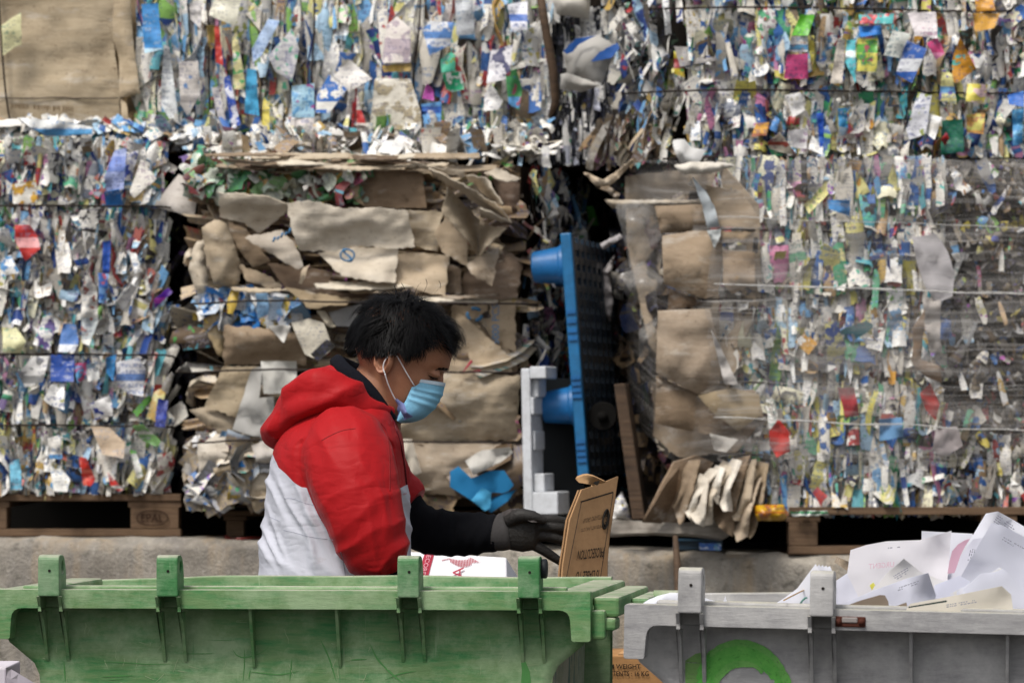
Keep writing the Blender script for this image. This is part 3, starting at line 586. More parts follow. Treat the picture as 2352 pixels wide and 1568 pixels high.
FEAT = [('c2', [(210, 940), (250, 530), (490, 530), (560, 760), (570, 960), (300, 970)], 'e6e0d2', 'b9ac90'), ('c2', [(300, 440), (495, 425), (490, 480), (310, 485)], 'b5974a', 'c9b27a'), ('c2', [(310, 400), (360, 355), (440, 410), (480, 430), (310, 430)], 'efece2', 'e4e1da'), ('c2', [(300, 420), (330, 170), (400, 110), (490, 190), (490, 420)], 'ded6cf', 'b9aab0'),
        ('c2', [(40, 900), (90, 560), (120, 560), (100, 990), (40, 985)], 'e8e2da', 'c9c0b4'), ('c2', [(105, 570), (130, 580), (125, 960), (70, 990), (100, 900)], 'b3262c', 'c0312c'), ('c2', [(130, 640), (210, 900), (200, 990), (130, 985)], 'e2dad2', 'b3302f'), ('c2', [(690, 400), (760, 350), (790, 370), (790, 480), (700, 490)], '58c0a0', 'e4e8e4'), ('c2', [(705, 500), (830, 480), (850, 600), (770, 620), (730, 600)], '22a070', 'e9ece8'),
        ('c2', [(570, 660), (600, 560), (640, 600), (650, 680)], 'b04aa0', 'c46a9c'), ('c2', [(560, 700), (700, 680), (690, 900), (590, 880)], '6aa6dc', '3a6ac0'), ('c2', [(1080, 910), (1270, 830), (1310, 960), (1230, 1030), (1110, 1000)], 'cfe2ee', '4a90d8'), ('c2', [(1140, 30), (1275, 10), (1275, 200), (1170, 215)], 'dfe0e8', '5a7ac0'), ('c2', [(1030, 340), (1180, 300), (1150, 530), (1000, 560)], 'd6d4d8', '4a4a6a'),
        ('c2', [(1130, 500), (1200, 460), (1240, 600), (1220, 740), (1150, 700)], '4a9a5a', '5b9ad0'), ('c2', [(985, 640), (1030, 560), (1110, 680), (1080, 740), (985, 745)], 'eae8e6', 'd9d4ca'), ('c2', [(570, 200), (620, 140), (780, 150), (760, 300), (620, 380)], 'e2e4e8', '6a98d8'), ('c2', [(790, 0), (910, 0), (920, 230), (800, 240)], 'd2d6da', '6ab0cc'), ('c2', [(400, 905), (600, 885), (700, 960), (640, 990), (480, 950)], 'efeae4', 'd9d4ca'), ('c2', [(640, 990), (840, 950), (840, 1000), (740, 1030)], 'ece6da', 'd9d4ca'), ('c2', [(300, 960), (380, 990), (460, 965), (420, 1000), (340, 1005)], '3a8a2e', '70b247'),
        ('c1', [(1800, 380), (1960, 190), (2010, 330), (1960, 550), (1850, 480)], 'c9c8c8', 'a8a8b2'), ('c1', [(1690, 330), (1800, 130), (1880, 140), (1760, 370), (1700, 420)], 'a8bedc', '6a98d8'), ('c1', [(1400, 100), (1440, 0), (1620, 0), (1580, 180)], 'e2dfcc', 'c8c09a'), ('c1', [(2130, 640), (2210, 500), (2330, 600), (2210, 760), (2120, 760)], '2f6ab6', 'e4e1da'), ('c1', [(2240, 510), (2350, 400), (2500, 530), (2340, 620)], 'e8e4de', 'd8d4d0'), ('c1', [(1960, 790), (1960, 580), (2110, 560), (2110, 790)], 'a8cfe2', '6aa8d8'), ('c1', [(1950, 800), (2110, 790), (2110, 980), (1955, 985)], 'e4dcd8', '7a80b0'),
        ('c1', [(1640, 760), (1660, 460), (1720, 470), (1740, 780)], '4aa6d2', '2f78b8'), ('c1', [(1500, 520), (1540, 510), (1620, 860), (1560, 880)], '3a5ab8', 'dfe0ea'), ('c1', [(1420, 590), (1470, 580), (1540, 940), (1500, 950)], 'b8b4b4', '30406a'), ('c1', [(1560, 260), (1590, 210), (1650, 600), (1570, 600)], 'ded6a0', 'e4e1da'), ('c1', [(1100, 300), (1140, 320), (1200, 830), (1160, 840), (1080, 700)], 'cfd2d2', '8a9898'), ('c1', [(1200, 420), (1330, 410), (1340, 640), (1260, 780), (1210, 700)], 'c2bcb6', 'a09a96'), ('c1', [(950, 820), (1030, 815), (1050, 960), (960, 965)], '2f6ab0', 'c8d4e2'), ('c1', [(950, 30), (1060, 20), (1090, 330), (970, 360)], '3a88c8', 'b8d8e8'), ('c1', [(1270, 20), (1350, 10), (1350, 200), (1280, 130)], 'cbc7c4', 'b5b3b0'), ('c1', [(1440, 180), (1470, 170), (1500, 440), (1450, 420)], 'b03028', 'd05040'),
        ('c1', [(1390, 170), (1445, 170), (1440, 330), (1395, 310)], '8a7434', '5a4a2a'), ('c1', [(1220, 990), (1280, 900), (1390, 920), (1360, 1010), (1280, 1030)], 'e4e4e2', '7aa0cc'), ('c1', [(1570, 940), (1630, 890), (1650, 950), (1620, 965)], 'c8302a', 'd85040'), ('c1', [(1750, 970), (1770, 650), (1810, 700), (1810, 980)], 'd8c860', 'e8e4c0')]
for c, pts, a, bb in FEAT: sheet('flattened_package', c, [(p[0], p[1], rnd.uniform(-.02, .03)) for p in pts], 15.79, M_PRINT, b, ca=a, cb=bb, thick=.002, crumple=.01, cs=30, rag=1., fold=.004)
o = MB().tube([P(1238, -30, 15.6), P(1252, 60, 15.6), P(1270, 160, 15.62), P(1276, 235, 15.64), P(1262, 270, 15.66)], [.014, .014, .015, .014, .006], 8).obj('wooden_stake', M_DWOOD)
tag(o, 'dark brown wooden stake upright in the gap between the two top mixed bales', 'stake')

# ---- 4 bale of black and white printed sheets, deep in the gap
b = thing('printed_sheet_bale', base(1340, 380, 16.02), 'stack of black and white striped sheets deep in the gap right of the wooden stake', 'bale')
core(b, quad((1250, -60, 16.02), (1440, -60, 16.02), (1440, 390, 16.02), (1250, 390, 16.02)), 1.4, .01)
fill(b, [gen(quad((1262, 30, 16.02), (1420, 30, 16.02), (1400, 372, 16.02), (1262, 372, 16.02)), 330, RS(4), pal=PAL_BW, palb=PAL_BW, roll=.05, w=(.012, .028), h=(.06, .2), yaw=.3, pitch=.1)], own=60, name='striped_sheet')
o = sheet('white_sack', 'c2', [(1410, -60), (1700, -60), (1690, 130), (1560, 110), (1430, 100)], 15.9, M_PAPER, None, 'd9d4cb', crumple=.04, thick=.02, bulge=.06)
tag(o, 'plain white sack at the top edge above the black and white striped sheets', 'sack')
o = thing('plastic_bag', base(1350, 190, 16.1), 'white bag with two blue bands stuffed beside the black and white striped sheets', 'bag')
sheet('bag_film', 'c2', [(1510, 350), (1600, 260), (1750, 235), (1890, 320), (1840, 410), (1780, 560), (1540, 490)], 15.62, M_PAPER, o, 'c6c3bd', crumple=.03, bulge=.06, thick=.004)
sheet('blue_band', 'c2', [(1515, 345), (1600, 260), (1740, 238), (1620, 300), (1580, 350), (1540, 365)], 15.55, M_PLASTIC, o, '2b5fae', thick=.002, crumple=.01)
sheet('blue_band', 'c2', [(1700, 415), (1760, 350), (1880, 290), (1895, 325), (1840, 390)], 15.55, M_PLASTIC, o, '2b5fae', thick=.002, crumple=.01)
o = sheet('white_packaging', 'c2', [(1500, 500), (1540, 490), (1770, 570), (1640, 620), (1500, 600)], 15.75, M_PAPER, None, 'd5d2cc', crumple=.03, bulge=.05)
tag(o, 'creased white wrapper tucked under the bag with blue bands', 'packaging')

# ---- 5 top right mixed bale
b = thing('mixed_paper_bale', base(1980, 366, 15.3), 'bale of colourful shampoo bottles and cartons at the top right above the film-wrapped bale', 'bale', G_BALE)
fr = quad((1570, -80, 15.3), (2440, -80, 15.3), (2440, 362, 15.3), (1590, 362, 15.3)); sd = quad((1385, -80, 16.3), (1570, -80, 15.35), (1590, 362, 15.35), (1400, 372, 16.3))
TL, TR, BR, BL = quad((1565, -480, 15.3), (2440, -480, 15.3), (2440, 362, 15.3), (1585, 362, 15.3)); bk = quad((1400, -480, 17.6), (2440, -480, 17.6), (2440, 365, 17.6), (1410, 365, 17.6))
MB().hexa([BL + Vector((.03, .03, 0)), BR + Vector((0, .03, 0)), bk[2], bk[3] + Vector((.03, 0, 0)), TL + Vector((.03, .03, 0)), TR + Vector((0, .03, 0)), bk[1], bk[0] + Vector((.03, 0, 0))]).obj('packed_core', M_CORE, b, color='2a251f', smooth=False)
PAL_SH = PAL_MIX + [('d8cf6b', 6), ('3d9b6a', 3), ('e4e1da', 10), ('3c9fae', 3), ('d88cb0', 2), ('cf9a3a', 2)]
fill(b, [gen(fr, 2100, RS(5), pal=PAL_SH, wires=(.2, .645), bulge=.06, depth=(0, .035), h=(.06, .19), w=(.014, .075), yaw=.9),
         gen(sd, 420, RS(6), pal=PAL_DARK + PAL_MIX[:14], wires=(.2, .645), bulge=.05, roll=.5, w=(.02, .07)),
         gen(quad((1400, 270, 15.9), (1560, 260, 15.4), (1570, 372, 15.4), (1400, 390, 15.9)), 70, RS(61), pal=PAL_TAN, palb=PAL_MIX, roll=.35, lean=lambda s, t: -.7, w=(.02, .05), h=(.08, .2))])
for v0, e in ((18, 8), (208, 6), (362, 2)): wire(b, [(1400, v0 + 10, .9), (1560, v0 + 1, .0), (1780, v0 - 1), (1980, v0 + e * .3), (2200, v0 + e), (2380, v0 + e)], 15.2)
FEAT = [('c3', [(790, 240), (850, 100), (945, 100), (900, 240)], '57a52a', '70c040'), ('c3', [(770, 350), (790, 250), (900, 240), (900, 350)], 'e4e2de', '5a98c0'), ('c3', [(760, 370), (900, 360), (900, 530), (740, 530)], 'c84a80', '3a3038'), ('c3', [(1230, 260), (1370, 260), (1360, 480), (1230, 480)], 'd8d066', '60a840'), ('c3', [(1410, 370), (1470, 200), (1590, 230), (1510, 390)], 'dfe2da', '1c7a60'), ('c3', [(1490, 500), (1560, 270), (1700, 330), (1600, 560)], '2a5cae', 'e4e6ea'),
        ('c3', [(1570, 90), (1760, 80), (1770, 260), (1620, 240)], 'ebe3e4', 'd86a90'), ('c3', [(1700, 290), (1770, 250), (1820, 360), (1760, 400)], 'd04a80', 'e08ab0'), ('c3', [(1870, 550), (1870, 400), (1920, 250), (2030, 460), (1900, 560)], 'cf9230', 'b8801f'), ('c3', [(2010, 90), (2190, 90), (2150, 190), (2020, 215)], 'cf9a38', 'e0b050'), ('c3', [(2020, 0), (2140, -20), (2160, 70), (2030, 80)], 'c98f2e', 'a8741e'), ('c3', [(1790, 1040), (1800, 810), (1940, 800), (1950, 1020)], '145a46', '1d6a50'), ('c3', [(1795, 940), (1830, 890), (1850, 930), (1820, 985)], 'b82a2a', 'd85040'),
        ('c3', [(1960, 770), (2090, 760), (2080, 900), (1970, 890)], 'dcd47a', 'e0a860'), ('c3', [(1670, 880), (1710, 760), (1800, 790), (1750, 940)], 'f0efec', 'e4e1da'), ('c3', [(1560, 870), (1640, 620), (1730, 640), (1690, 900), (1580, 940)], 'dfe0e6', '4a62b0'), ('c3', [(1240, 100), (1480, 90), (1470, 160), (1250, 160)], '5ab0b0', 'd06060'), ('c3', [(1240, 180), (1390, 170), (1390, 230), (1250, 250)], '2a78c8', '58a0e0'), ('c3', [(1150, 420), (1160, 270), (1220, 270), (1220, 560)], '5cc0cc', 'dff0f0'), ('c3', [(1050, 560), (1100, 260), (1150, 270), (1130, 560)], 'cfc6ba', '7a6a5a'),
        ('c3', [(1780, 680), (1800, 460), (1870, 500), (1900, 700)], 'e2dc9a', '6aa0cc'), ('c3', [(1960, 680), (1970, 560), (2110, 570), (2080, 700)], 'dccf60', 'e8c8c8'), ('c3', [(520, 920), (550, 830), (640, 820), (620, 910)], 'd09a38', '8a4a2a'), ('c3', [(640, 870), (680, 780), (710, 800), (690, 890)], '5a90cc', 'e0e4ea'), ('c3', [(630, 960), (710, 890), (830, 1050), (640, 1000)], 'dfd4c0', 'b05a4a'), ('c3', [(900, 1000), (930, 910), (1000, 990), (1000, 1040)], 'e9e8e2', 'd9d4ca'), ('c3', [(960, 760), (1000, 760), (1010, 960), (980, 1000)], '1d50b8', '3a70d0'), ('c3', [(1100, 730), (1160, 720), (1170, 860), (1110, 850)], '2f80b0', 'e4e6e2'),
        ('c3', [(2240, 640), (2350, 610), (2350, 720), (2250, 700)], '1f62b8', '3a88d8'), ('c3', [(2270, 740), (2350, 720), (2340, 960), (2280, 980)], '4a98d0', '80c0e8'), ('c3', [(750, 640), (850, 620), (880, 740), (800, 790)], 'dcdad8', 'cfc04a'), ('c3', [(770, 880), (900, 860), (890, 1000), (800, 990)], 'e0dcdc', 'a03a80'), ('c3', [(325, 350), (440, 330), (490, 490), (440, 520)], '4a86c4', '1c2c6a'), ('c3', [(310, 350), (440, 270), (490, 440)], '1c2c66', '2a3f8a'), ('c3', [(200, 430), (330, 410), (450, 560), (440, 620), (220, 560)], 'b9b3b0', '8a98c0'), ('c3', [(120, 410), (210, 500), (180, 590), (110, 490)], 'c8c2bc', 'd9d4ca'),
        ('c3', [(0, 310), (280, 330), (330, 400), (40, 450)], '8a8682', '9a9692'), ('c3', [(100, 150), (220, 120), (270, 200), (130, 300)], 'dcdadc', '8aa0d0'), ('c3', [(220, 260), (300, 150), (410, 250), (380, 320), (260, 330)], 'e2deda', 'c08080'), ('c3', [(0, 340), (60, 390), (70, 520), (0, 500)], 'c8b436', '9a3a3a'), ('c3', [(140, 880), (220, 660), (440, 620), (420, 700), (300, 860)], 'e8e2e0', 'd06a80'), ('c3', [(130, 960), (150, 880), (270, 880), (240, 960)], 'eceaf0', '5a5ac0'), ('c3', [(300, 970), (380, 700), (520, 700), (500, 900), (440, 990)], 'd8e0cc', '4aa8a8'), ('c3', [(60, 900), (130, 690), (200, 680), (130, 900)], 'b8b6ae', '6a9a80')]
for c, pts, a, bb in FEAT: sheet('flattened_package', c, [(p[0], p[1], rnd.uniform(-.02, .03)) for p in pts], 15.12 if pts[0][0] > 480 else 15.22, M_PRINT, b, ca=a, cb=bb, thick=.002, crumple=.01, cs=30, rag=1., fold=.004)
o = sheet('white_tray', 'c3', [(0, 940, -.05), (70, 935), (120, 990), (215, 1010), (160, 1100, -.04), (60, 1090, -.1), (20, 1020, -.1)], 15.1, M_PAPER, None, 'e6e5e2', thick=.008, crumple=.03, bulge=.03)
tag(o, 'curved white paper tray at the left foot of the top right bale', 'tray')

# ---- 6 middle cardboard bale
b = thing('cardboard_bale', base(820, 1168, 15.5), 'bale of torn brown cardboard layers right behind the man in the red jacket', 'bale', G_BALE)
TL, TR, BR, BL = quad((455, 378, 15.62), (1195, 380, 15.5), (1192, 1160, 15.5), (450, 1165, 15.62)); bk = quad((500, 372, 17.65), (1310, 400, 17.6), (1330, 1170, 17.6), (500, 1165, 17.65))
MB().hexa([BL, BR, bk[2], bk[3], TL, TR, bk[1], bk[0]]).obj('packed_core', M_CORE, b, color='3a3026', smooth=False)
fill(b, [gen(quad((460, 370, 15.6), (1195, 375, 15.5), (1192, 690, 15.5), (450, 690, 15.6)), 110, RS(7), pal=PAL_TAN, palb=PAL_TAN, roll=.1, w=(.12, .32), h=(.03, .08), yaw=.2, pitch=.5, bulge=.02),
         gen(quad((450, 690, 15.6), (1195, 690, 15.5), (1192, 1165, 15.5), (450, 1165, 15.6)), 120, RS(70), pal=PAL_TAN, palb=PAL_TAN, roll=.15, w=(.12, .36), h=(.03, .1), yaw=.3, pitch=.5, wires=(.34, .68), bulge=.03),
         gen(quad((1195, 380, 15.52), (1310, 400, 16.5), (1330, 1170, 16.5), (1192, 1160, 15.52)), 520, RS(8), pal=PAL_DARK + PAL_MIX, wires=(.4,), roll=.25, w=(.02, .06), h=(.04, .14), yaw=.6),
         gen(quad((430, 372, 15.55), (850, 385, 15.45), (830, 475, 15.45), (440, 470, 15.5)), 150, RS(71), pal=PAL_GRN, palb=PAL_GRN, roll=1., w=(.03, .09), h=(.03, .1), yaw=.6, pitch=.6),
         gen(quad((460, 655, 15.5), (710, 690, 15.45), (690, 765, 15.45), (470, 750, 15.5)), 75, RS(72), pal=PAL_BYW, palb=PAL_BYW, roll=1., w=(.03, .09), h=(.03, .1), yaw=.5, pitch=.6),
         gen(quad((440, 990, 15.5), (640, 1000, 15.45), (640, 1165, 15.45), (440, 1170, 15.5)), 60, RS(73), pal=[('c4b8a4', 7), ('ab9a80', 7), ('dcd6ca', 4), ('8a8a8a', 2), ('6f98c0', 1.5), ('7a6a50', 2)], palb=PAL_BYW, roll=.8, w=(.04, .12), h=(.05, .14), yaw=.6, pitch=.5),
         gen(quad((440, 350, 15.75), (1260, 350, 15.7), (1270, 392, 15.5), (440, 392, 15.55)), 210, RS(74), pal=PAL_TAN + PAL_MIX[:8], palb=PAL_MIX, roll=1.4, w=(.02, .07), h=(.05, .16), pitch=.9, yaw=.4)], name='torn_piece', rest='torn_scraps')
SH = [('c5', [(1195, 112), (1660, 150), (1690, 390), (1270, 385)], 15.42, '7d664c'), ('c5', [(920, 118), (1190, 108), (1272, 380), (1150, 290)], 15.40, '98805f'),
      ('c5', [(290, 285, -.03), (600, 310, -.03), (752, 362, -.02), (762, 402), (690, 470, .03), (560, 560, .05), (470, 490, .03), (300, 450, .02)], 15.37, 'c3b59e'),
      ('c5', [(750, 360), (900, 342, -.03), (1150, 400, -.03), (1350, 390, -.02), (1560, 410, -.02), (1612, 650, .01), (1450, 660, .03), (1200, 640, .02), (1050, 682, .03), (830, 672, .03), (790, 560, .0)], 15.33, 'c6baa6'),
      ('c5', [(1555, 408), (1800, 420, .02), (1765, 560), (1765, 685, .05), (1608, 645, .05)], 15.36, 'b3a184'),
      ('c5', [(960, 690, .02), (1240, 655, .02), (1500, 660), (1480, 890, -.03), (1380, 885, -.05), (1120, 845, -.04)], 15.38, 'cabda8'),
      ('c5', [(180, 520), (262, 468), (350, 490), (402, 640), (442, 820), (420, 900), (340, 912), (262, 900), (212, 760)], 15.42, 'ad9a7d', .10),
      ('c5', [(90, 800), (130, 640), (200, 590), (222, 900), (220, 980), (150, 970)], 15.46, 'bcae97', .06), ('c5', [(350, 478), (452, 520), (560, 620), (640, 750), (520, 790), (410, 640)], 15.47, '8a7458', .02),
      ('c5', [(470, 590), (720, 535), (805, 640), (862, 782), (830, 802), (700, 730)], 15.36, 'b5a896', .02), ('c5', [(430, 768), (600, 830), (722, 912), (700, 940), (480, 880)], 15.42, 'a08c70'),
      ('c5', [(620, 760, .06), (900, 790, .06), (1480, 890, .06), (1485, 1022), (1180, 1002), (760, 950)], 15.44, '6b5642'), ('c5', [(740, 920), (1182, 1002), (1150, 1042, -.03), (1000, 1050, -.04), (900, 1062, -.03)], 15.38, '94805f'),
      ('c5', [(830, 895), (862, 790), (905, 770), (880, 830), (850, 900)], 15.32, 'b9a588'),
      ('c5', [(1490, 690), (1842, 708), (1812, 985, -.03), (1485, 900, -.02)], 15.40, 'b5a082'), ('c5', [(1830, 760), (1922, 800), (1922, 962), (1812, 955)], 15.43, '84705a'),
      ('c5', [(2190, 660), (2332, 740), (2300, 992), (2100, 1012), (1925, 1002), (1940, 830)], 15.46, '87705a', .05), ('c5', [(2120, 150), (2322, 190), (2292, 505), (2215, 400)], 15.44, '5d4a3b', .04),
      ('c5', [(1560, 70, -.1), (1700, 110, -.1), (1945, 140), (1940, 182), (1720, 140, -.08)], 15.33, 'b3a58e'), ('c5', [(2080, 150, -.1), (2180, 125, -.05), (2320, 190), (2230, 215, -.12)], 15.33, 'c2b5a0'),
      ('c5', [(1830, 250, -.16), (2050, 470, .06), (2050, 725, .02), (1962, 600, -.1), (1800, 420, -.12)], 15.32, 'a8977c'), ('c5', [(2048, 500, .08), (2222, 520, -.12), (2100, 642, -.1), (2035, 722, -.02)], 15.32, 'ab9a80'),
      ('c5', [(1700, 125, -.14), (1890, 212, -.16), (2060, 310, -.12), (2200, 405, -.1), (2262, 492, -.08), (2130, 440, .06), (1900, 268, .06), (1780, 200, .0)], 15.28, 'bbac95'), ('c5', [(1955, 178, -.1), (2080, 188, -.08), (2202, 370, -.1), (2110, 330, .04), (2040, 262, .05)], 15.24, 'bfb19b'),
      ('c5', [(2050, 392, -.1), (2140, 430, -.1), (2240, 485, -.06), (2120, 470, .06), (2050, 452, .06)], 15.24, 'c3b6a1'),
      ('c5', [(1740, 560), (1830, 440), (1962, 600, -.06), (1962, 782, -.06), (1790, 682)], 15.34, '9b876b'), ('c5', [(1970, 760, -.08), (2182, 640), (2130, 912, -.06), (1990, 832, -.1)], 15.34, 'a8947a'),
      # second layer
      ('c5', [(330, 1180, -.03), (600, 1205, -.05), (872, 1232, -.03), (882, 1442, .02), (328, 1440, .02)], 15.42, '937c5f', .03), ('c5', [(160, 1060), (320, 990), (332, 1390), (290, 1380), (190, 1180)], 15.46, 'ab9263', .05),
      ('c5', [(1860, 1045), (2285, 1030), (2292, 1490), (1850, 1480)], 15.46, 'a58f70', .02), ('c5', [(1890, 1080), (1990, 1160), (2250, 1388), (2262, 1485), (1840, 1482)], 15.41, 'b09a7a'),
      ('c4', [(1500, 945, -.02), (1752, 950, -.02), (1600, 1290), (1372, 1222)], 15.44, 'a99676'), ('c4', [(1270, 1240), (1372, 1222), (1700, 1330), (1560, 1415), (1440, 1400)], 15.47, 'a7967c', .04),
      ('d1', [(1440, 1500), (1480, 1330), (1900, 905, -.03), (2352, 930, -.03), (2660, 950, -.02), (2630, 1560, .03), (1440, 1562, .04)], 15.42, 'a8967a', .06), ('d2', [(1440, 160), (1900, 165, -.02), (2650, 170), (2650, 660), (1440, 640)], 15.46, 'a3917a', .05),
      ('c4', [(1330, 1470), (1470, 1400), (1560, 1430), (1850, 1440), (1850, 1700), (1330, 1650)], 15.44, 'bfb4a3', .07), ('c8', [(1560, 60), (1850, 30), (1850, 320), (1600, 330)], 15.42, 'b5a68e', .06)]
for s in SH:
    sheet('cardboard_sheet', s[0], s[1], s[2], M_CARD, b, s[3], crumple=.012, cs=70, rag=5, thick=.004, bulge=(s[4] * .5 if len(s) > 4 else .0), fold=.008, foldang=1.4, fine=.005, step=8)
re_ = random.Random(12)
for k in range(30):
    if k < 18: u0, v0, L, h = re_.uniform(450, 980), re_.uniform(352, 384), re_.uniform(120, 300), re_.uniform(5, 11)
    else: u0, v0, L, h = re_.uniform(450, 1000), re_.choice((640, 655, 668, 680, 1000, 1120, 1140, 1155)) + re_.uniform(-8, 8), re_.uniform(100, 260), re_.uniform(5, 12)
    L = min(L, 1195 - u0); dv = re_.uniform(-6, 8)
    sheet('cardboard_edge', 'v', [(u0, v0, .04), (u0 + L * .5, v0 + dv, -.02), (u0 + L, v0 + re_.uniform(-3, 8), .04), (u0 + L - re_.uniform(0, 20), v0 + h, .0), (u0 + L * .5, v0 + dv + h * 1.3, -.06), (u0 + 8, v0 + h, .0)], 15.42 + re_.uniform(-.06, .04), M_CARD, b, re_.choice(('8b765c', 'b7a68a', 'cbbfa8', '6e5a46', 'a08c70')), crumple=.012, cs=40, rag=2.5, thick=.004, step=7)
for nm, c, pts, Y, col in [('white_sheet', 'c4', [(1750, 915), (1990, 912), (2002, 1135), (1770, 1130)], 15.34, 'd8d6cf'), ('grey_sheet', 'c4', [(1690, 965), (1765, 945), (1740, 1160), (1840, 1150), (1840, 1420), (1700, 1415), (1560, 1372)], 15.38, 'c4c2bd'),
                           ('white_sheet', 'c5', [(620, 1180), (772, 1180), (730, 1295)], 15.34, 'dcd9d2'), ('grey_sheet', 'c5', [(1030, 1090), (1255, 1030), (1200, 1185), (1080, 1180)], 15.4, 'aeacaa'), ('cream_strip', 'c5', [(955, 1080), (1005, 1080), (1080, 1185), (1040, 1190)], 15.38, 'd6cbb5'),
                           ('white_sheet', 'd2', [(1520, 130), (1640, 130), (1730, 440), (1590, 510), (1530, 480)], 15.35, 'd2c9ba'), ('white_sheet', 'd3', [(140, 100), (300, 0), (560, -30), (590, 20), (480, 110), (220, 232)], 15.33, 'd6d3cc'), ('crumpled_wrapper', 'c4', [(1690, 1480), (1790, 1440), (1850, 1500), (1850, 1600), (1720, 1590)], 15.36, 'cfc8c0')]:
    sheet(nm, c, pts, Y, M_PAPER, b, col, crumple=.03, cs=28, rag=2, fold=.012)
o = sheet('newspaper', 'c5', [(780, 1160), (900, 1130), (1000, 1160), (1060, 1330), (960, 1410), (870, 1370)], 15.36, M_PRINT, b, ca='d5cdbb', cb='2a2724', thick=.002, crumple=.02)
sheet('black_advert', 'c5', [(910, 1370), (1020, 1270), (1080, 1310), (960, 1420)], 15.33, M_PRINT, b, ca='2a2826', cb='3d3a37', thick=.002, crumple=.012)
sheet('blue_carton', 'd3', [(0, 200), (80, 150), (200, 262), (380, 190), (510, 190), (622, 370), (540, 480), (390, 585), (200, 470), (0, 345)], 15.34, M_PAPER, b, '2a7fb4', thick=.02, crumple=.012, cs=25, fold=.012, foldang=.8)
sheet('blue_carton', 'd3', [(200, 470), (300, 350), (390, 400), (380, 540), (330, 570)], 15.30, M_PAPER, b, '4fa6d2', thick=.004, crumple=.01, cs=20)
for v0 in (694, 852, 1013): wire(b, [(440, v0 + 4), (620, v0 - 4), (800, v0), (1000, v0 + 2), (1195, v0 + 4), (1300, v0 + 12, .9)], 15.28)
q = quad((1130, 700, 15.42), (1145, 700, 15.42), (1145, 790, 15.42), (1130, 790, 15.42))
text('blue_print', '5000 PCS', q, (0, 0, 1.1, 1), M_BLUEINK, b, rot=3)
q = quad((1070, 705, 15.43), (1110, 705, 15.43), (1110, 740, 15.43), (1070, 740, 15.43))
mb = MB()
for k in range(3):
    a0 = k * 2.094; pa = [P(1090 + 15 * math.cos(a0 + t) * 1.1, 722 + 14 * math.sin(a0 + t), 15.42) for t in np.linspace(.1, 1.5, 6)]; mb.tube(pa, [.006] * 5 + [.002], 4)
mb.obj('recycling_mark', M_BLUEINK, b)
q = quad((785, 566, 15.29), (815, 576, 15.29), (810, 606, 15.29), (780, 596, 15.29)); text('blue_print', 'S', q, (.05, 0, 1, 1), M_BLUEINK, b)
MB().tube([P(798 + 16 * math.cos(t), 586 + 13 * math.sin(t), 15.285) for t in np.linspace(0, 6.283, 20)], .003, 4, cap=False).obj('blue_print', M_BLUEINK, b)
mb = MB()
for k in range(5): mb.tube([P(627 + 9 * k, 556 - 5 * k, 15.30), P(632 + 9 * k, 544 - 5 * k + (k % 2) * 4, 15.30)], .0035, 4)
mb.obj('blue_print', M_BLUEINK, b)
MB().tube([P(1084, 828, 15.36), P(1062, 856, 15.36), P(1104, 852, 15.36)], .005, 5).obj('red_print', M_REDINK, b)

# ---- 7 right film-wrapped bale
b = thing('film_wrapped_bale', base(1900, 1176, 15.0), 'bale of mixed bottles and brown cardboard wrapped in clear stretch film on the right', 'bale', G_BALE)
TL, TR, BR, BL = quad((1640, 372, 15.1), (2440, 372, 15.1), (2440, 1178, 15.1), (1660, 1178, 15.1)); bk = quad((1440, 385, 17.6), (2440, 385, 17.6), (2440, 1178, 17.6), (1490, 1178, 17.6))
iv = Vector((.03, .03, 0))
MB().hexa([BL + iv, BR + iv, bk[2], bk[3] + iv, TL + iv, TR + iv, bk[1], bk[0] + iv]).obj('packed_core', M_CORE, b, color='2d2720', smooth=False)
fill(b, [gen(quad((1640, 372, 15.1), (2160, 372, 15.1), (2160, 1175, 15.1), (1680, 1175, 15.1)), 2100, RS(9), pal=PAL_SH, wires=(.2, .395, .625, .835), bulge=.05, depth=(0, .035), w=(.014, .07), h=(.07, .23), roll=.1, yaw=.7),
         gen(quad((2130, 372, 15.1), (2440, 372, 15.1), (2440, 1030, 15.1), (2150, 1030, 15.1)), 900, RS(10), pal=PAL_GREY, palb=PAL_GREY, wires=(.2, .395, .625, .835), bulge=.04, w=(.012, .04), h=(.02, .07), roll=.8),
         gen(quad((2130, 372, 15.08), (2300, 372, 15.08), (2300, 1030, 15.08), (2130, 1030, 15.08)), 60, RS(15), pal=PAL_MIX + PAL_GREY, wires=(.2, .395, .625, .835), bulge=.05, w=(.016, .045), h=(.04, .12), roll=.4),
         gen(quad((2100, 1000, 15.1), (2440, 1000, 15.1), (2440, 1178, 15.1), (2100, 1178, 15.1)), 300, RS(12), pal=PAL_MIX + PAL_GREY, wires=(.3,), bulge=.04, w=(.018, .05), h=(.05, .14)),
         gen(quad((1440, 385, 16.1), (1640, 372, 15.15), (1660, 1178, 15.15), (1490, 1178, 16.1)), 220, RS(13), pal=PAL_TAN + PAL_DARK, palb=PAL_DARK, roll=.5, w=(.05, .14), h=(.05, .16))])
for v0 in (530, 690, 880, 1046): wire(b, [(1500, v0 + 8, .8), (1640, v0 - 3), (1800, v0), (2000, v0 + 4), (2200, v0 + 5), (2380, v0 + 4)], 15.04)
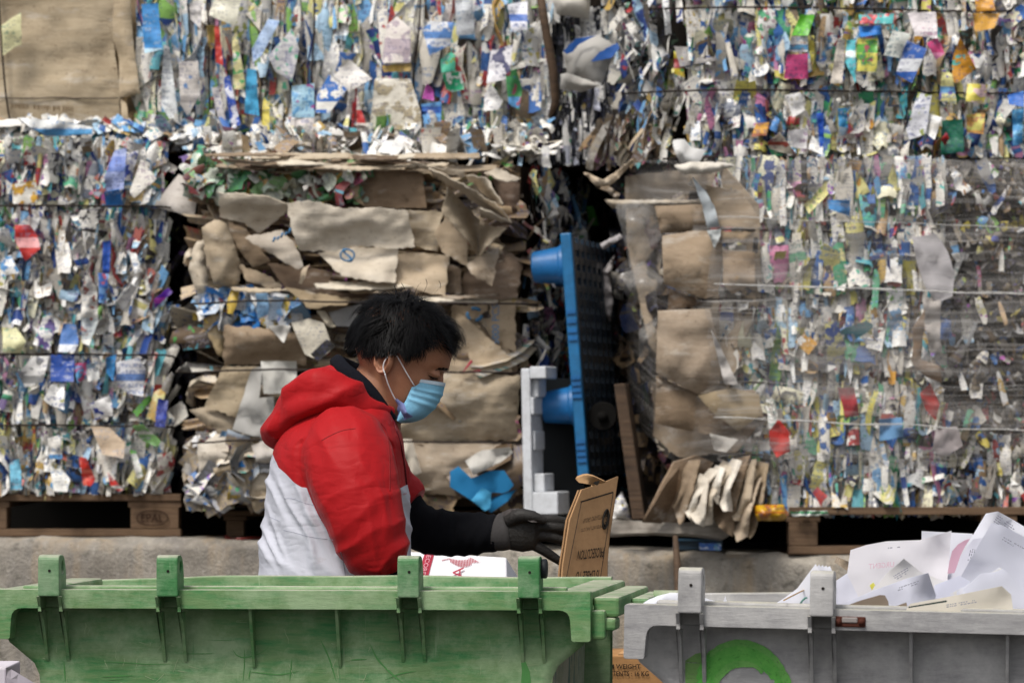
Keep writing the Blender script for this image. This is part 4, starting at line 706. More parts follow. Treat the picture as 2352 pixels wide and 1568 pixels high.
for c, pts, Y, col, bl in [('c6', [(700, 0), (1340, 0), (1370, 30), (1040, 42), (760, 60)], 15.25, 'a89a85', .05), ('c6', [(1040, 40), (1370, 28), (1402, 192), (1080, 225)], 15.15, '8b765c', .04), ('c6', [(1380, -100), (1620, -60), (1745, 130), (1750, 182), (1478, 180)], 15.04, 'a18c70', .03),
                       ('c3', [(0, 1112), (120, 1085), (330, 1090), (420, 1110), (250, 1165), (60, 1170)], 15.0, 'cfc9bd', .05), ('c6', [(1090, 240), (1300, 205), (1485, 200), (1500, 400), (1465, 632), (1380, 662), (1100, 562)], 15.08, '9a8468', .06), ('c6', [(1498, 332), (1712, 350), (1712, 560), (1560, 632), (1500, 565)], 15.02, '957d5e', .02),
                       ('c6', [(1130, 590), (1380, 682), (1485, 655), (1300, 712), (1130, 742)], 15.12, '6a543d', .02), ('c6', [(1060, 742), (1330, 732), (1410, 730), (1472, 1000), (1475, 1232), (1330, 1302), (1050, 1160)], 15.08, '9b8871', .07), ('c6', [(1050, 1180), (1330, 1302), (1700, 1270), (1755, 1440), (1590, 1555), (1380, 1570), (1040, 1500)], 15.12, '7b664d', .05),
                       ('c6', [(1330, 1310), (1560, 1260), (1740, 1300), (1760, 1440), (1600, 1550), (1420, 1420)], 15.04, '93805f', .04), ('c7', [(1610, 680), (1690, 560), (1660, 900), (1790, 950), (1800, 1060), (1700, 1020), (1600, 930)], 15.02, '7a5f42', .03), ('c6', [(1480, 210), (1700, 215), (1640, 280), (1500, 290)], 15.03, '94794f', .02)]:
    sheet('cardboard_sheet', c, pts, Y - .14, M_CARD, b, col, crumple=.02, cs=45, rag=2, thick=.006, bulge=bl * .5, fold=.005, foldang=1.4)
sheet('cardboard_sheet', 'v', [(1436, 405, .75), (1540, 392, .3), (1665, 385, .0), (1740, 470, .0), (1745, 680, .0), (1668, 905, .0), (1570, 900, .2), (1490, 790, .55), (1440, 560, .75)], 15.0, M_CARD, b, '9c8a72', crumple=.02, cs=60, rag=3, thick=.006, fold=.006, foldang=1.4)
sheet('cardboard_sheet', 'v', [(1500, 880, .4), (1600, 905, .05), (1730, 895, .0), (1752, 960, .0), (1690, 1040, .0), (1560, 1050, .2), (1500, 1000, .5)], 14.98, M_CARD, b, '8f7b62', crumple=.02, cs=60, rag=3, thick=.006, fold=.006, foldang=1.4)
for nm, c, pts, Y, col in [('plastic_strip', 'c6', [(1290, -160), (1380, -60), (1440, 40), (1475, 180), (1392, 185), (1360, 40)], 14.86, 'b5bcc0'), ('plastic_strip', 'c6', [(1390, 205), (1485, 195), (1480, 240), (1440, 330), (1410, 250)], 14.86, 'cfd3d2'), ('white_strip', 'c6', [(1420, 870), (1485, 990), (1602, 1240), (1510, 1235), (1462, 1050)], 14.86, 'c2bdb8'),
                           ('white_sheet', 'c7', [(1600, 80), (1760, 60), (1840, 180), (1885, 330), (1870, 480), (1770, 520), (1690, 420), (1630, 250)], 14.93, 'cac6c8'), ('white_sheet', 'c7', [(1670, 480), (1790, 500), (1790, 850), (1720, 862), (1680, 620)], 14.93, 'bdb6b0'), ('white_sheet', 'c7', [(1760, 1370), (1900, 1350), (1940, 1480), (1790, 1568), (1740, 1500)], 14.93, 'b3aaaa'), ('red_wrapper', 'c7', [(1650, 1130), (1720, 1060), (1785, 1200), (1760, 1310), (1690, 1240)], 14.93, 'b8302c'),
                           ('red_wrapper', 'c7', [(1100, 1090), (1210, 1090), (1245, 1280), (1150, 1290)], 14.93, 'a82f38'), ('red_wrapper', 'c7', [(640, 1380), (700, 1300), (770, 1380), (780, 1520), (690, 1560), (640, 1470)], 14.93, 'cc3028'), ('white_sheet', 'c7', [(240, 1400), (330, 1420), (430, 1440), (350, 1525), (270, 1510)], 14.9, 'cfcac2'), ('blue_wrapper', 'c7', [(1380, 1500 - 50), (1380, 1300), (1530, 1290), (1540, 1420)], 14.93, '6f9fca'),
                           ('blue_wrapper', 'c7', [(1790, 620), (1860, 640), (1865, 760), (1790, 765)], 14.93, '26508a'), ('blue_wrapper', 'c7', [(1385, 1200 - 1180 + 1390), (1450, 1290), (1535, 1340), (1470, 1500)], 14.99, '3465a8'), ('carton_panel', 'c7', [(420, 1285), (620, 1290), (600, 1345), (440, 1345)], 14.93, 'd2cdc6'), ('blue_wrapper', 'c6', [(2200, 0), (2350, 0), (2350, 110), (2210, 60)], 14.93, '4f93d0')]:
    sheet(nm, c, pts, Y, M_PAPER, b, col, crumple=.025, cs=30, rag=1.5, fold=.008)
for c, pts, Y in [('c6', [(800, 500), (880, 470), (960, 400), (1130, 560), (1120, 700), (930, 690)], 15.0), ('c6', [(930, 870), (1120, 742), (1060, 1060), (940, 1060)], 15.02), ('c6', [(770, 20), (1030, 30), (1090, 230), (1050, 420), (870, 460), (830, 250)], 15.06)]:
    sheet('loose_film', c, pts, Y, M_HAZYFILM, b, crumple=.05, cs=25, bulge=.08, thick=.001)
# stretch film round the front and left side
def film():
    prof = [(1440, 15.8), (1480, 15.3), (1560, 15.05), (1650, 14.88), (1720, 14.85), (1900, 14.85), (2100, 14.85), (2300, 14.85), (2430, 14.85)]
    us = catmull(prof, 60); V = []; uv = []
    vs = np.linspace(366, 1065, 44); L = 0
    for i, (u, Y) in enumerate(us):
        if i: L += math.hypot((u - us[i - 1][0]) * .00137, (Y - us[i - 1][1]) * .6)
        for j, v in enumerate(vs):
            dent = -.03 * math.exp(-min(abs(v - w) for w in (530, 690, 880)) / 14.) * -1
            vv = v + 16 * nz(u * .012, v * .01, 4) * (1 if j > 36 else .2) - (120 * max(0, (1560 - u) / 120) ** 1.3 * (v - 366) / 700 if u < 1560 else 0)
            V.append(P(u, vv, Y + dent * .6 + .012 * nz(u * .01, v * .12, 2))); uv.append((L, (1065 - v) * .00137, 0))
    n = len(vs); Fc = [(i * n + j, i * n + j + 1, (i + 1) * n + j + 1, (i + 1) * n + j) for i in range(len(us) - 1) for j in range(n - 1)]
    mk('stretch_film', V, Fc, M_FILM, b, attrs={'suv': ('FLOAT_VECTOR', uv)})
    # rolled strands of film pulled into ropes
    for v0, v1, r in ((652, 676, .005), (958, 990, .0035), (498, 524, .002)):
        mb = MB(); mb.tube([P(1640 + (2400 - 1640) * t, v0 + (v1 - v0) * t + 5 * nz(t * 6, v0), 14.83) for t in np.linspace(0, 1, 24)], [r * (.5 + abs(nz(t * 9, v0))) for t in np.linspace(0, 1, 24)], 5)
        mb.obj('film_strand', M_STRAND, b)
M_STRAND = mat_clear('film_rope', 'd8d6d2', .5)
film()

# crumpled brown paper at the foot of the wrapped bale
t = thing('crumpled_paper', base(1640, 1225, 14.9), 'fan of folded tan and cream paper hanging below the film-wrapped bale', 'paper', 'crumpled paper under the wrapped bale')
rp = random.Random(4)
for k, (ut, vt, ub, vbm, w, col) in enumerate([(1590, 1062, 1560, 1196, 30, '8f7a60'), (1745, 1062, 1722, 1226, 34, '9c8768'), (1700, 1050, 1655, 1222, 40, '8a745a'), (1640, 1072, 1582, 1188, 26, 'cdc4b4'), (1720, 1052, 1690, 1196, 28, 'a8967c'), (1672, 1060, 1616, 1208, 30, 'bfb29d'), (1735, 1100, 1700, 1236, 24, 'b39f84'), (1652, 1066, 1640, 1150, 22, 'd6cfc2'), (1690, 1058, 1662, 1160, 22, 'd2c9ba'), (1616, 1090, 1596, 1206, 20, 'c9bfae')]):
    r1 = lambda a=9: rp.uniform(-a, a)
    sheet('paper_fold', 'v', [(ut - w * .4, vt + r1(), .02), (ut + w * .55, vt + r1(), -.03), (ub + w * .95 + r1(), vbm * .6 + vt * .4 + r1(), -.10), (ub + w * .55 + r1(), vbm + r1(14), -.05), (ub - w * .25 + r1(), vbm + r1(14), -.09), (ub - w * .75 + r1(), vbm * .7 + vt * .3, .04)], 14.97 - .008 * k, M_CARD, t, col, crumple=.012, cs=40, thick=.004, fold=.02, foldang=.25, rag=2, step=6)
t = thing('crumpled_paper', base(1530, 1200, 15.0), 'large dark brown folded cardboard leaning beside the wooden board', 'cardboard', 'crumpled paper under the wrapped bale')
sheet('folded_sheet', 'v', [(1478, 1198, -.02), (1512, 1130, -.03), (1548, 1062, -.02), (1600, 1046), (1640, 1062, .04), (1600, 1120, .05), (1570, 1200, .04)], 14.98, M_CARD, t, '8a7257', crumple=.015, thick=.008, fold=.01, foldang=.9)
sheet('folded_sheet', 'v', [(1478, 1200, -.08), (1530, 1110, -.08), (1562, 1072, -.06), (1552, 1140, .0), (1520, 1202, .0)], 14.95, M_CARD, t, '6d573f', crumple=.012, thick=.008)
tag(sheet('plastic_bag', 'v', [(1728, 1160), (1800, 1158), (1812, 1180), (1800, 1195), (1740, 1196)], 14.85, M_PRINT, None, ca='c79a1c', cb='b06a1c', crumple=.03, cs=12, bulge=.05, thick=.003), 'crumpled yellow printed bag under the corner of the film-wrapped bale', 'bag')
tag(sheet('plastic_bag', 'v', [(1405, 1190), (1412, 1150), (1428, 1128), (1442, 1160), (1450, 1192)], 15.1, M_PRINT, None, ca='e4e2de', cb='3a5ab0', crumple=.03, cs=10, bulge=.06, thick=.003), 'small white and blue bag between the held cardboard and the brown board', 'bag')

# ---- bale added to close the gap, its shade put into near-black colours
b = thing('mixed_paper_bale', base(1380, 1200, 16.75), 'added near-black bale deep in the gap behind the blue plastic pallet', 'bale')
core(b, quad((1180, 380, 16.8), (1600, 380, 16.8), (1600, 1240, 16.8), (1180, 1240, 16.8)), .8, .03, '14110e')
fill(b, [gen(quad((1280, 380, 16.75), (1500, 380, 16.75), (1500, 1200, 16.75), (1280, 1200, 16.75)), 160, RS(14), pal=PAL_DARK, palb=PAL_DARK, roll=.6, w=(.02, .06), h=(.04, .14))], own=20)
for nm, lab, catg, pts, Y, col in [('green_box', 'bright green and white carton in the dark gap above the blue plastic pallet', 'carton', [(1347, 474), (1362, 472), (1376, 520), (1352, 518)], 16.4, '5fae4a'),
                              ('white_wrapper', 'white wrapper hanging in the gap right of the blue plastic pallet', 'wrapper', [(1381, 625), (1412, 585), (1402, 640), (1408, 690), (1402, 738), (1392, 720)], 15.9, 'cfc9c8'),
                              ('white_strip', 'short white card strip jutting out above the blue plastic pallet', 'card', [(1378, 560), (1424, 536), (1430, 545), (1385, 572)], 15.6, 'b9b5b6'),
                              ('cardboard_flap', 'curled tan cardboard flap sticking out at the top left of the film-wrapped bale', 'cardboard', [(1340, 398), (1352, 400), (1385, 415), (1410, 400), (1452, 366, -.08), (1456, 372, -.08), (1425, 405), (1400, 428), (1370, 428)], 15.1, 'b09c80'),
                              ('cardboard_flap', 'small dark torn cardboard flap under the curled tan flap', 'cardboard', [(1368, 430), (1400, 428), (1424, 445), (1418, 460), (1395, 440)], 15.2, '7d6a52')]:
    tag(sheet(nm, 'v', pts, Y, M_CARD if 'cardb' in nm else M_PAPER, None, col, crumple=.02, cs=15, bulge=.02, thick=.006, step=6), lab, catg)

# ---- blue plastic pallet standing on edge
p = thing('plastic_pallet', base(1360, 1100, 15.6), 'bright blue plastic pallet standing on edge in the gap between cardboard bale and film-wrapped bale', 'pallet')
X0, Z0 = P(1312, 545, 15.55)[0], P(1312, 545, 15.55)[2]; X1, Z1 = P(1353, 1100, 15.55)[0], P(1353, 1100, 15.55)[2]
up = Vector((X0 - X1, 0, Z0 - Z1)); Hh = up.length; up.normalize(); dep = Vector((.17, 1, 0)).normalized(); out = up.cross(dep).normalized()
if out.x > 0: out = -out
O0 = Vector((X1 * 15.25 / 15.55, 15.25, ZC + (Z1 - ZC) * 15.25 / 15.55))
LP = lambda h, d, o_: O0 + up * h + dep * d + out * o_
def lbox(mb, h0, h1, d0, d1, o0, o1): return mb.hexa([LP(h0, d0, o0), LP(h0, d0, o1), LP(h0, d1, o1), LP(h0, d1, o0), LP(h1, d0, o0), LP(h1, d0, o1), LP(h1, d1, o1), LP(h1, d1, o0)])
mb = lbox(MB(), 0, Hh, 0, .03, 0, .036); mb.obj('edge_rail', M_PLASTIC, p, color='1f6ea3', bevel=.005)
mb = MB()
for d in np.linspace(.05, .95, 9): lbox(mb, .01, Hh - .01, d, d + .035, .002, .02)
for h in np.linspace(.02, Hh - .05, 17): lbox(mb, h, h + .022, .03, .98, .004, .016)
mb.obj('deck_grid', M_PLASTIC, p, color='0c2436', smooth=False)
lbox(MB(), 0, Hh, .98, 1.0, 0, .036).obj('edge_rail', M_PLASTIC, p, color='1e74b4')
for h in (.69, .24):
    for d in (.075, .5, .92):
        v, f = tube([LP(h, d, .03), LP(h, d, .05), LP(h, d, .052), LP(h, d, .138), LP(h, d, .142)], [.068, .066, .06, .05, .046], 24); mk('foot', v, f, M_PLASTIC, p, color='1c6cac', bevel=.002)
for h0 in (.53, .50, .47, .445, .32, .30, .28, .26, .115, .095, .075, .055): lbox(MB(), h0, h0 + .012, -.006, .0, .003, .033).obj('edge_rib', M_PLASTIC, p, color='1a68a8', smooth=False)


# ---- styrofoam, boards and other things in the gap
mb = MB(); s0 = 15.2 / F
fz = lambda v: (1182 - v) * s0
fx = lambda u: (u - 1203) * s0
for u0, u1, v0, v1, y0, y1 in ((1203, 1224, 846, 1182, 0, .16), (1224.3, 1262, 842, 870, .0, .15), (1224.3, 1238, 870.3, 912, .03, .14), (1224.3, 1232, 912.3, 952, .0, .15), (1224.3, 1230, 990, 1034, .02, .15), (1224.3, 1250, 1088, 1130, .02, .15), (1224.3, 1284, 1130.3, 1182, .0, .16)):
    mb.box((fx(u0), y0, fz(v1)), (fx(u1), y1, fz(v0)))
o = mb.xf(Matrix.Translation(P(1203, 1182, 15.2)) @ Matrix.Rotation(math.radians(-14), 4, 'Z') @ Matrix.Rotation(math.radians(-1.2), 4, 'Y')).obj('foam_block', M_FOAM, None, color='d3d6da', smooth=False, bevel=.008)
tag(o, 'white stepped polystyrene packing block standing right of the brown cardboard bale', 'packing foam')
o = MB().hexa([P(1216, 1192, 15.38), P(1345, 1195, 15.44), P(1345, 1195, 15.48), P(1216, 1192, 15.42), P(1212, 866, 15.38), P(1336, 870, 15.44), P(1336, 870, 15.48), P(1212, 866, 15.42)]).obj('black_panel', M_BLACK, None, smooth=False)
tag(o, 'flat black panel in shadow behind the white polystyrene block', 'panel')
mb = MB().hexa([P(1452, 1192, 15.05), P(1482, 1192, 15.05), P(1492, 1192, 15.5), P(1462, 1192, 15.5), P(1410, 882, 15.05), P(1436, 880, 15.05), P(1446, 882, 15.5), P(1420, 884, 15.5)])
tag(mb.obj('wooden_board', M_DWOOD, None, smooth=False, bevel=.003), 'narrow brown wooden board leaning upright between blue plastic pallet and film-wrapped bale', 'board')  # shade on the board is put into its dark wood colour
M_RUBB = mat_flat('dull_rubber', '191817', .95, .05)
t = thing('castor_wheel', base(1390, 1010, 15.35), 'grey castor wheel poking out of the dark gap beside the brown board', 'wheel')
MB().tube([P(1384, 955, 15.3), P(1386, 955, 15.33)], .046, 20).obj('tyre', M_RUBB, t, bevel=.004); MB().tube([P(1384, 955, 15.285), P(1385, 955, 15.34)], .016, 16).obj('hub', M_RUBB, t)
mb = MB(); pts = [(1408, 1192), (1480, 1196), (1560, 1200), (1620, 1196), (1660, 1180), (1700, 1192), (1690, 1216), (1660, 1236), (1600, 1226), (1500, 1222), (1405, 1226)]
o = sheet('weathered_plank', 'v', pts, 14.95, M_WOODG, None, thick=.05, crumple=.02, cs=60, rag=1.5, fold=.01, foldang=1.57)
tag(o, 'weathered grey splintered plank lying along the dock edge right of the held cardboard', 'plank')
t = thing('plastic_crate', base(1600, 1264, 15.3), 'dark blue plastic crate under the weathered grey plank', 'crate')
mb = MB().hexa([P(1545, 1264, 15.1), P(1660, 1264, 15.1), P(1660, 1264, 15.5), P(1545, 1264, 15.5), P(1545, 1236, 15.1), P(1660, 1238, 15.1), P(1660, 1238, 15.5), P(1545, 1236, 15.5)]); mb.obj('crate_body', M_PLASTIC, t, color='22384a', bevel=.006, smooth=False)
MB().hexa([P(1548, 1241, 15.09), P(1658, 1243, 15.09), P(1658, 1243, 15.099), P(1548, 1241, 15.099), P(1548, 1236, 15.09), P(1658, 1238, 15.09), P(1658, 1238, 15.099), P(1548, 1236, 15.099)]).obj('crate_rim', M_PLASTIC, t, color='2c4a60', smooth=False)
tag(sheet('small_box', 'v', [(1607, 1246), (1656, 1248), (1656, 1263), (1608, 1262)], 14.98, M_PRINT, None, ca='b8c4d8', cb='2f62ad', thick=.05, crumple=.004, smooth=False), 'small pale blue printed box in front of the dark blue crate', 'box')
MB().tube([P(1551, 1230, 14.75), P(1556, 1300, 14.72), P(1561, 1420, 14.68), P(1572, 2000, 14.5)], [.008, .013, .014, .014], 5).obj('wooden_lath', M_DWOOD)
tag(bpy.data.objects['wooden_lath'], 'thin brown wooden lath standing in front of the concrete wall behind the grey bin', 'lath')

# ---- wooden pallets
def pallet(u0, u1, v0, v1, Y0, Y1, blocks, label, loose=0):
    t = thing('wooden_pallet', base((u0 + u1) / 2, v1, Y0), label, 'pallet', 'wooden pallets under the bales')
    h = v1 - v0
    def bx(name, ua, ub, va, vb, ya, yb, mat=M_WOOD):
        sk = (Y1 - Y0) * 0
        c = [P(ua, vb, ya), P(ub, vb, ya), P(ub, vb, ya), P(ua, vb, ya), P(ua, va, ya), P(ub, va, ya), P(ub, va, ya), P(ua, va, ya)]
        for i in (2, 3, 6, 7): c[i] = c[i] + Vector((0, yb - ya, 0))
        return MB().hexa(c).obj(name, mat, t, smooth=False, bevel=.002)
    bx('top_board', u0, u1, v0, v0 + h * .16, Y0, Y0 + .14)
    for k in range(3): bx('top_board', u0, u1, v0, v0 + h * .16, Y0 + .22 + k * .26, Y0 + .36 + k * .26)
    for ua, ub in blocks: bx('cross_board', ua - 6, ub + 6, v0 + h * .17, v0 + h * .31, Y0 + .006, Y0 + 1.1)
    for ua, ub in blocks:
        bx('block', ua, ub, v0 + h * .315, v0 + h * .8, Y0 + .004, Y0 + .14); bx('block', ua, ub, v0 + h * .315, v0 + h * .8, Y0 + .85, Y0 + 1.0)
        bx('bottom_board', ua - 2, ub + 2, v0 + h * .985, v0 + h, Y0 + .01, Y0 + 1.0)
    bx('bottom_board', u0, u1, v0 + h * .81, v0 + h * .98, Y0 + .002, Y0 + .1)
    return t
t = pallet(-90, 415, 1134, 1233, 15.72, 15.72, ((-60, 15), (300, 410)), 'wooden pallet with stamped corner block under the white and blue carton bale at left')
q = quad((315, 1172, 15.72), (385, 1172, 15.72), (385, 1205, 15.72), (315, 1205, 15.72))
M_BURN = mat_flat('burnt_stamp', '2e1a10', .9)
text('stamp', 'EPAL', q, (.14, .22, .86, .8), M_BURN, t)
MB().tube([P(350 + 36 * math.cos(a), 1189 + 17 * math.sin(a), 15.717) for a in np.linspace(0, 6.283, 28)], .0016, 4, cap=False).obj('stamp', M_BURN, t)
pallet(1812, 2440, 1164, 1274, 14.98, 14.98, ((1812, 1878), (2260, 2330)), 'wooden pallet under the film-wrapped bale behind the heap of white papers')
pallet(470, 1200, 1172, 1246, 15.75, 15.75, ((520, 560), (860, 900)), 'dark shadowed pallet under the torn brown cardboard bale')
tag(MB().tube([P(520, 1233, 15.5), P(545, 1240, 15.45), P(600, 1236, 15.6)], .008, 8).obj('red_pipe', M_PLASTIC, None, color='8a2a24'), 'short red plastic pipe end lying on the dock wall left of the man', 'pipe')
tag(sheet('crushed_cartons', 'v', [(1815, 1174), (1900, 1172), (1905, 1182), (1820, 1184)], 14.95, M_PRINT, None, ca='d8dad4', cb='1f8a50', crumple=.03, cs=8, thick=.006), 'green and white crushed packs wedged under the top board of the right pallet', 'carton')

# ------------------------------------------------------------------ wheeled waste bins
def annulus_lug(mb, x0, x1, prof, hole_c, hole_r, n=40):
    """profile (y,z) polygon seen along x, star-shaped about hole_c, with a round hole"""
    def ray(th):
        dx, dz = math.cos(th), math.sin(th); best = 9
        for i in range(len(prof)):
            (ax, az), (bx, bz) = prof[i], prof[(i + 1) % len(prof)]
            ex, ez = bx - ax, bz - az; den = dx * ez - dz * ex
            if abs(den) < 1e-9: continue
            t = ((ax - hole_c[0]) * ez - (az - hole_c[1]) * ex) / den; s = ((ax - hole_c[0]) * dz - (az - hole_c[1]) * dx) / den
            if t > 0 and -1e-6 <= s <= 1 + 1e-6: best = min(best, t)
        return best
    ang = sorted(set([2 * math.pi * k / n for k in range(n)] + [math.atan2(p[1] - hole_c[1], p[0] - hole_c[0]) % (2 * math.pi) for p in prof])); n = len(ang)
    v = []
    for x in (x0, x1):
        for th in ang: r = ray(th); v.append((x, hole_c[0] + r * math.cos(th), hole_c[1] + r * math.sin(th)))
        for th in ang: v.append((x, hole_c[0] + hole_r * math.cos(th), hole_c[1] + hole_r * math.sin(th)))
    f = []
    for k in range(n):
        j = (k + 1) % n
        f += [(k, k + n, j + n, j), (2 * n + k, 2 * n + j, 3 * n + j, 3 * n + k), (k, j, 2 * n + j, 2 * n + k), (k + n, 3 * n + k, 3 * n + j, j + n)]
    mb.add(v, f)
    return mb
def rprof(pts, rad, k=4):
    out = []; n = len(pts)
    for i in range(n):
        p, a, c = Vector(pts[i]), Vector(pts[i - 1]), Vector(pts[(i + 1) % n]); r = min(rad[i] if hasattr(rad, '__len__') else rad, (a - p).length / 2, (c - p).length / 2)
        if r < 1e-4: out.append(tuple(p)); continue
        p0, p1 = p + (a - p).normalized() * r, p + (c - p).normalized() * r
        for j in range(k + 1):
            t = j / k; out.append(tuple(p0 * (1 - t) ** 2 + p * 2 * t * (1 - t) + p1 * t * t))
    return out
def make_bin(root, M, mat, mend, hinges, caps, ends=(1, -1)):
    """local: x along the front, y to the back, z=0 at the rim top"""
    D = .76; hw = .574
    def put(mb, name, m=mat, parent=root, bevel=.004, **k): return mb.xf(M).obj(name, m, parent, bevel=bevel, smooth=k.pop('smooth', False), **k)
    # front rim band with a leg at each corner
    notch = []; nr = []
    for hx in sorted(hinges, reverse=True): notch += [(hx + .0185, -.036), (hx + .0185, -.010), (hx - .0185, -.010), (hx - .0185, -.036)]; nr += [.001] * 4
    fp = rprof([(-hw, 0), (hw, 0), (hw, -.095), (hw - .036, -.095), (hw - .040, -.036)] + notch + [(-hw + .040, -.036), (-hw + .036, -.095), (-hw, -.095)], [.006, .006, .005, .005, .02] + nr + [.02, .005, .005])
    put(MB().prism(fp, lambda a, b: Vector((a, 0, b)), (0, .05, 0)), 'front_rim')
    # sagging rear rim, standing a little proud
    mb = MB(); n = 40; v = []; f = []
    for i in range(n + 1):
        x = -hw + .03 + (2 * hw - .06) * i / n; zz = .004 - .012 * max(0, 1 - (x + hw) / .3) + .003 * nz(x * 4, 1)
        for (y, z) in ((D - .05, -.25), (D - .012, zz), (D + .012, zz), (D + .016, zz - .04), (D + .012, -.25)): v.append((x, y, z))
    for i in range(n):
        for k in range(4): f.append((i * 5 + k, (i + 1) * 5 + k, (i + 1) * 5 + k + 1, i * 5 + k + 1))
    put(mb.add(v, f), 'rear_rim', bevel=.003)
    # inner lip along the front edge
    put(MB().box((-hw + .05, .0503, -.006), (hw - .05, .075, .006)), 'inner_lip', bevel=.004)
    put(MB().box((-hw + .08, .0505, -.0345), (hw - .08, .0615, -.0065)), 'front_web', bevel=0)
    # stepped ends
    for s in ends:
        mb = MB(); X = lambda a, b: (min(a * s, b * s), max(a * s, b * s))
        def bx(xa, xb, ya, yb, za, zb):
            x = X(xa, xb); mb.box((x[0], ya, za), (x[1], yb, zb))
        bx(hw - .07, hw, .0505, D - .03, -.03, -.0015)
        bx(hw + .0005, hw + .05, .05, D - .06, -.05, -.012); bx(hw - .001, hw + .026, .02, .06, -.092, -.036)
        bx(hw + .02, hw + .045, .03, .12, -.075, -.051)
        bx(hw + .0505, hw + .085, .30, D - .10, -.05, -.022)
        put(mb, 'end_rim', bevel=.006)
        put(MB().tube([(s * (hw + .08), D * .62, -.035), (s * (hw + .13), D * .62, -.035), (s * (hw + .135), D * .62, -.035)], [.022, .022, .018], 20), 'trunnion', bevel=0, smooth=True)
    # body: tapering tub with a front panel that flares into corner gussets
    zb = -.98
    def sec(z): t = min(1, max(0, -z / 1.0)); return .497 - .02 * t, .078 + .05 * t, D - .02 - .05 * t
    v = []; f = []; zs = (-.03, -.15, -.3, -.6, zb)
    for z in zs:
        w, y0, y1 = sec(z); r = .03
        for (cx, cy, a0) in ((w - r, y0 + r, -90), (w - r, y1 - r, 0), (-w + r, y1 - r, 90), (-w + r, y0 + r, 180)):
            for k in range(5):
                a = math.radians(a0 + k * 22.5); v.append((cx + r * math.cos(a), cy + r * math.sin(a), z))
    nn = 20
    for i in range(len(zs) - 1):
        for k in range(nn): f.append((i * nn + k, (i + 1) * nn + k, (i + 1) * nn + (k + 1) % nn, i * nn + (k + 1) % nn))
    f.append([(len(zs) - 1) * nn + k for k in range(nn)][::-1])
    # inner skin
    m0 = len(v); iv = []
    for p in v: iv.append((p[0] * .985, .38 + (p[1] - .38) * .975, p[2] + .012))
    f2 = [tuple(i + m0 for i in q)[::-1] for q in f]; f3 = [(k, (k + 1) % nn, (k + 1) % nn + m0, k + m0) for k in range(nn)]
    put(MB().add(v + iv, f + f2 + f3), 'tub', mend, bevel=0, smooth=True)
    # front panel plate (worn, with a wavy gusset edge)
    def edge(s): return [(s * .562, -.035), (s * .562, -.097)] + [(s * (.562 - .063 * t), -.097 - .052 * t + .003 * nz(t * 9, s * 3)) for t in np.linspace(.1, 1, 9)] + [(s * .494, -.17), (s * .490, -.30), (s * .482, -.6), (s * .474, -.97)]
    poly = edge(1) + edge(-1)[::-1]
    def fy(x, z): return .062 + .05 * min(1, max(0, -z))
    nx, nzv = 46, 26; v = []; f = []
    R_ = edge(1)
    zs = sorted(set([-.035 - .9 * (k / 30) ** 1.6 for k in range(31)]), reverse=True)
    def wat(z):
        for (xa, za), (xb, zb_) in zip(R_, R_[1:]):
            if zb_ <= z <= za and za != zb_: return xa + (xb - xa) * (za - z) / (za - zb_)
        return R_[0][0] if z > R_[0][1] else R_[-1][0]
    for z in zs:
        w = wat(z)
        for i in range(nx + 1):
            x = -w + 2 * w * i / nx; v.append((x, fy(x, z) + .004 * nz(x * 3, z * 4, 2) + (.004 if abs(x) > .497 else 0), z))
    for j in range(len(zs) - 1):
        for i in range(nx): f.append((j * (nx + 1) + i, (j + 1) * (nx + 1) + i, (j + 1) * (nx + 1) + i + 1, j * (nx + 1) + i + 1))
    mm = len(v); v += [(p[0], p[1] + .008, p[2]) for p in v]; f += [tuple(i + mm for i in q)[::-1] for q in f]
    bnd = [i for i in range(nx + 1)] + [(j + 1) * (nx + 1) - 1 for j in range(1, len(zs))] + [(len(zs) - 1) * (nx + 1) + i for i in range(nx - 1, -1, -1)] + [j * (nx + 1) for j in range(len(zs) - 2, 0, -1)]
    f += [(bnd[k], bnd[(k + 1) % len(bnd)], bnd[(k + 1) % len(bnd)] + mm, bnd[k] + mm) for k in range(len(bnd))]
    put(MB().add(v, f), 'front_panel', bevel=0, smooth=True)
    # stiffening ribs on the panel
    def rib(x, z0, z1, w=.005, d=.034):
        mb = MB(); y0 = fy(x, z0); y1 = fy(x, z1)
        mb.hexa([(x - w, y1 - .001, z1), (x + w, y1 - .001, z1), (x + w, y1 + .004, z1), (x - w, y1 + .004, z1), (x - w, y0 - d, z0), (x + w, y0 - d, z0), (x + w, y0 + .004, z0), (x - w, y0 + .004, z0)]); put(mb, 'rib', bevel=.001)
    for x in (-.078, .088): rib(x, -.0365, -.15, .003, .045)
    for x in (-.49, -.335, .33): pass
    # hinge lugs
    for k, x in enumerate(hinges):
        mb = MB(); h = .0205
        pr = rprof([(-.018, .066), (.034, .066), (.05, .03), (.05, -.008), (-.018, -.013)], [.014, .022, .01, .002, .004], 5)
        annulus_lug(mb, x - h, x + h, pr, (.018, .042), .0125)
        lug = put(mb, 'hinge_lug', M_GLUG if mat is M_GBIN else mat, bevel=.0025)
        for sx in (-1, 1):
            c = MB(); xa, xb = x + sx * h - .0035, x + sx * h + .0035
            c.prism([(-.017, -.0125), (-.001, -.0125), (-.001, -.042), (.05, -.042), (fy(x, -.13) - .001, -.14), (.052, -.11), (.020, -.058)], lambda a, b_: Vector((xa, a, b_)), (xb - xa, 0, 0))
            put(c, 'hinge_cheek', bevel=.001)
        if k in caps: put(MB().tube([(x + h - .002, .018, .042), (x + h + .009, .018, .042), (x + h + .011, .018, .042)], [.0185, .0185, .016], 24), 'pin_cap', M_BLACK, bevel=0, smooth=True)
        put(MB().tube([(x + .002, -.019, .036), (x + .002, -.0182, .036)], .0028, 10), 'rivet', M_INK, bevel=0)
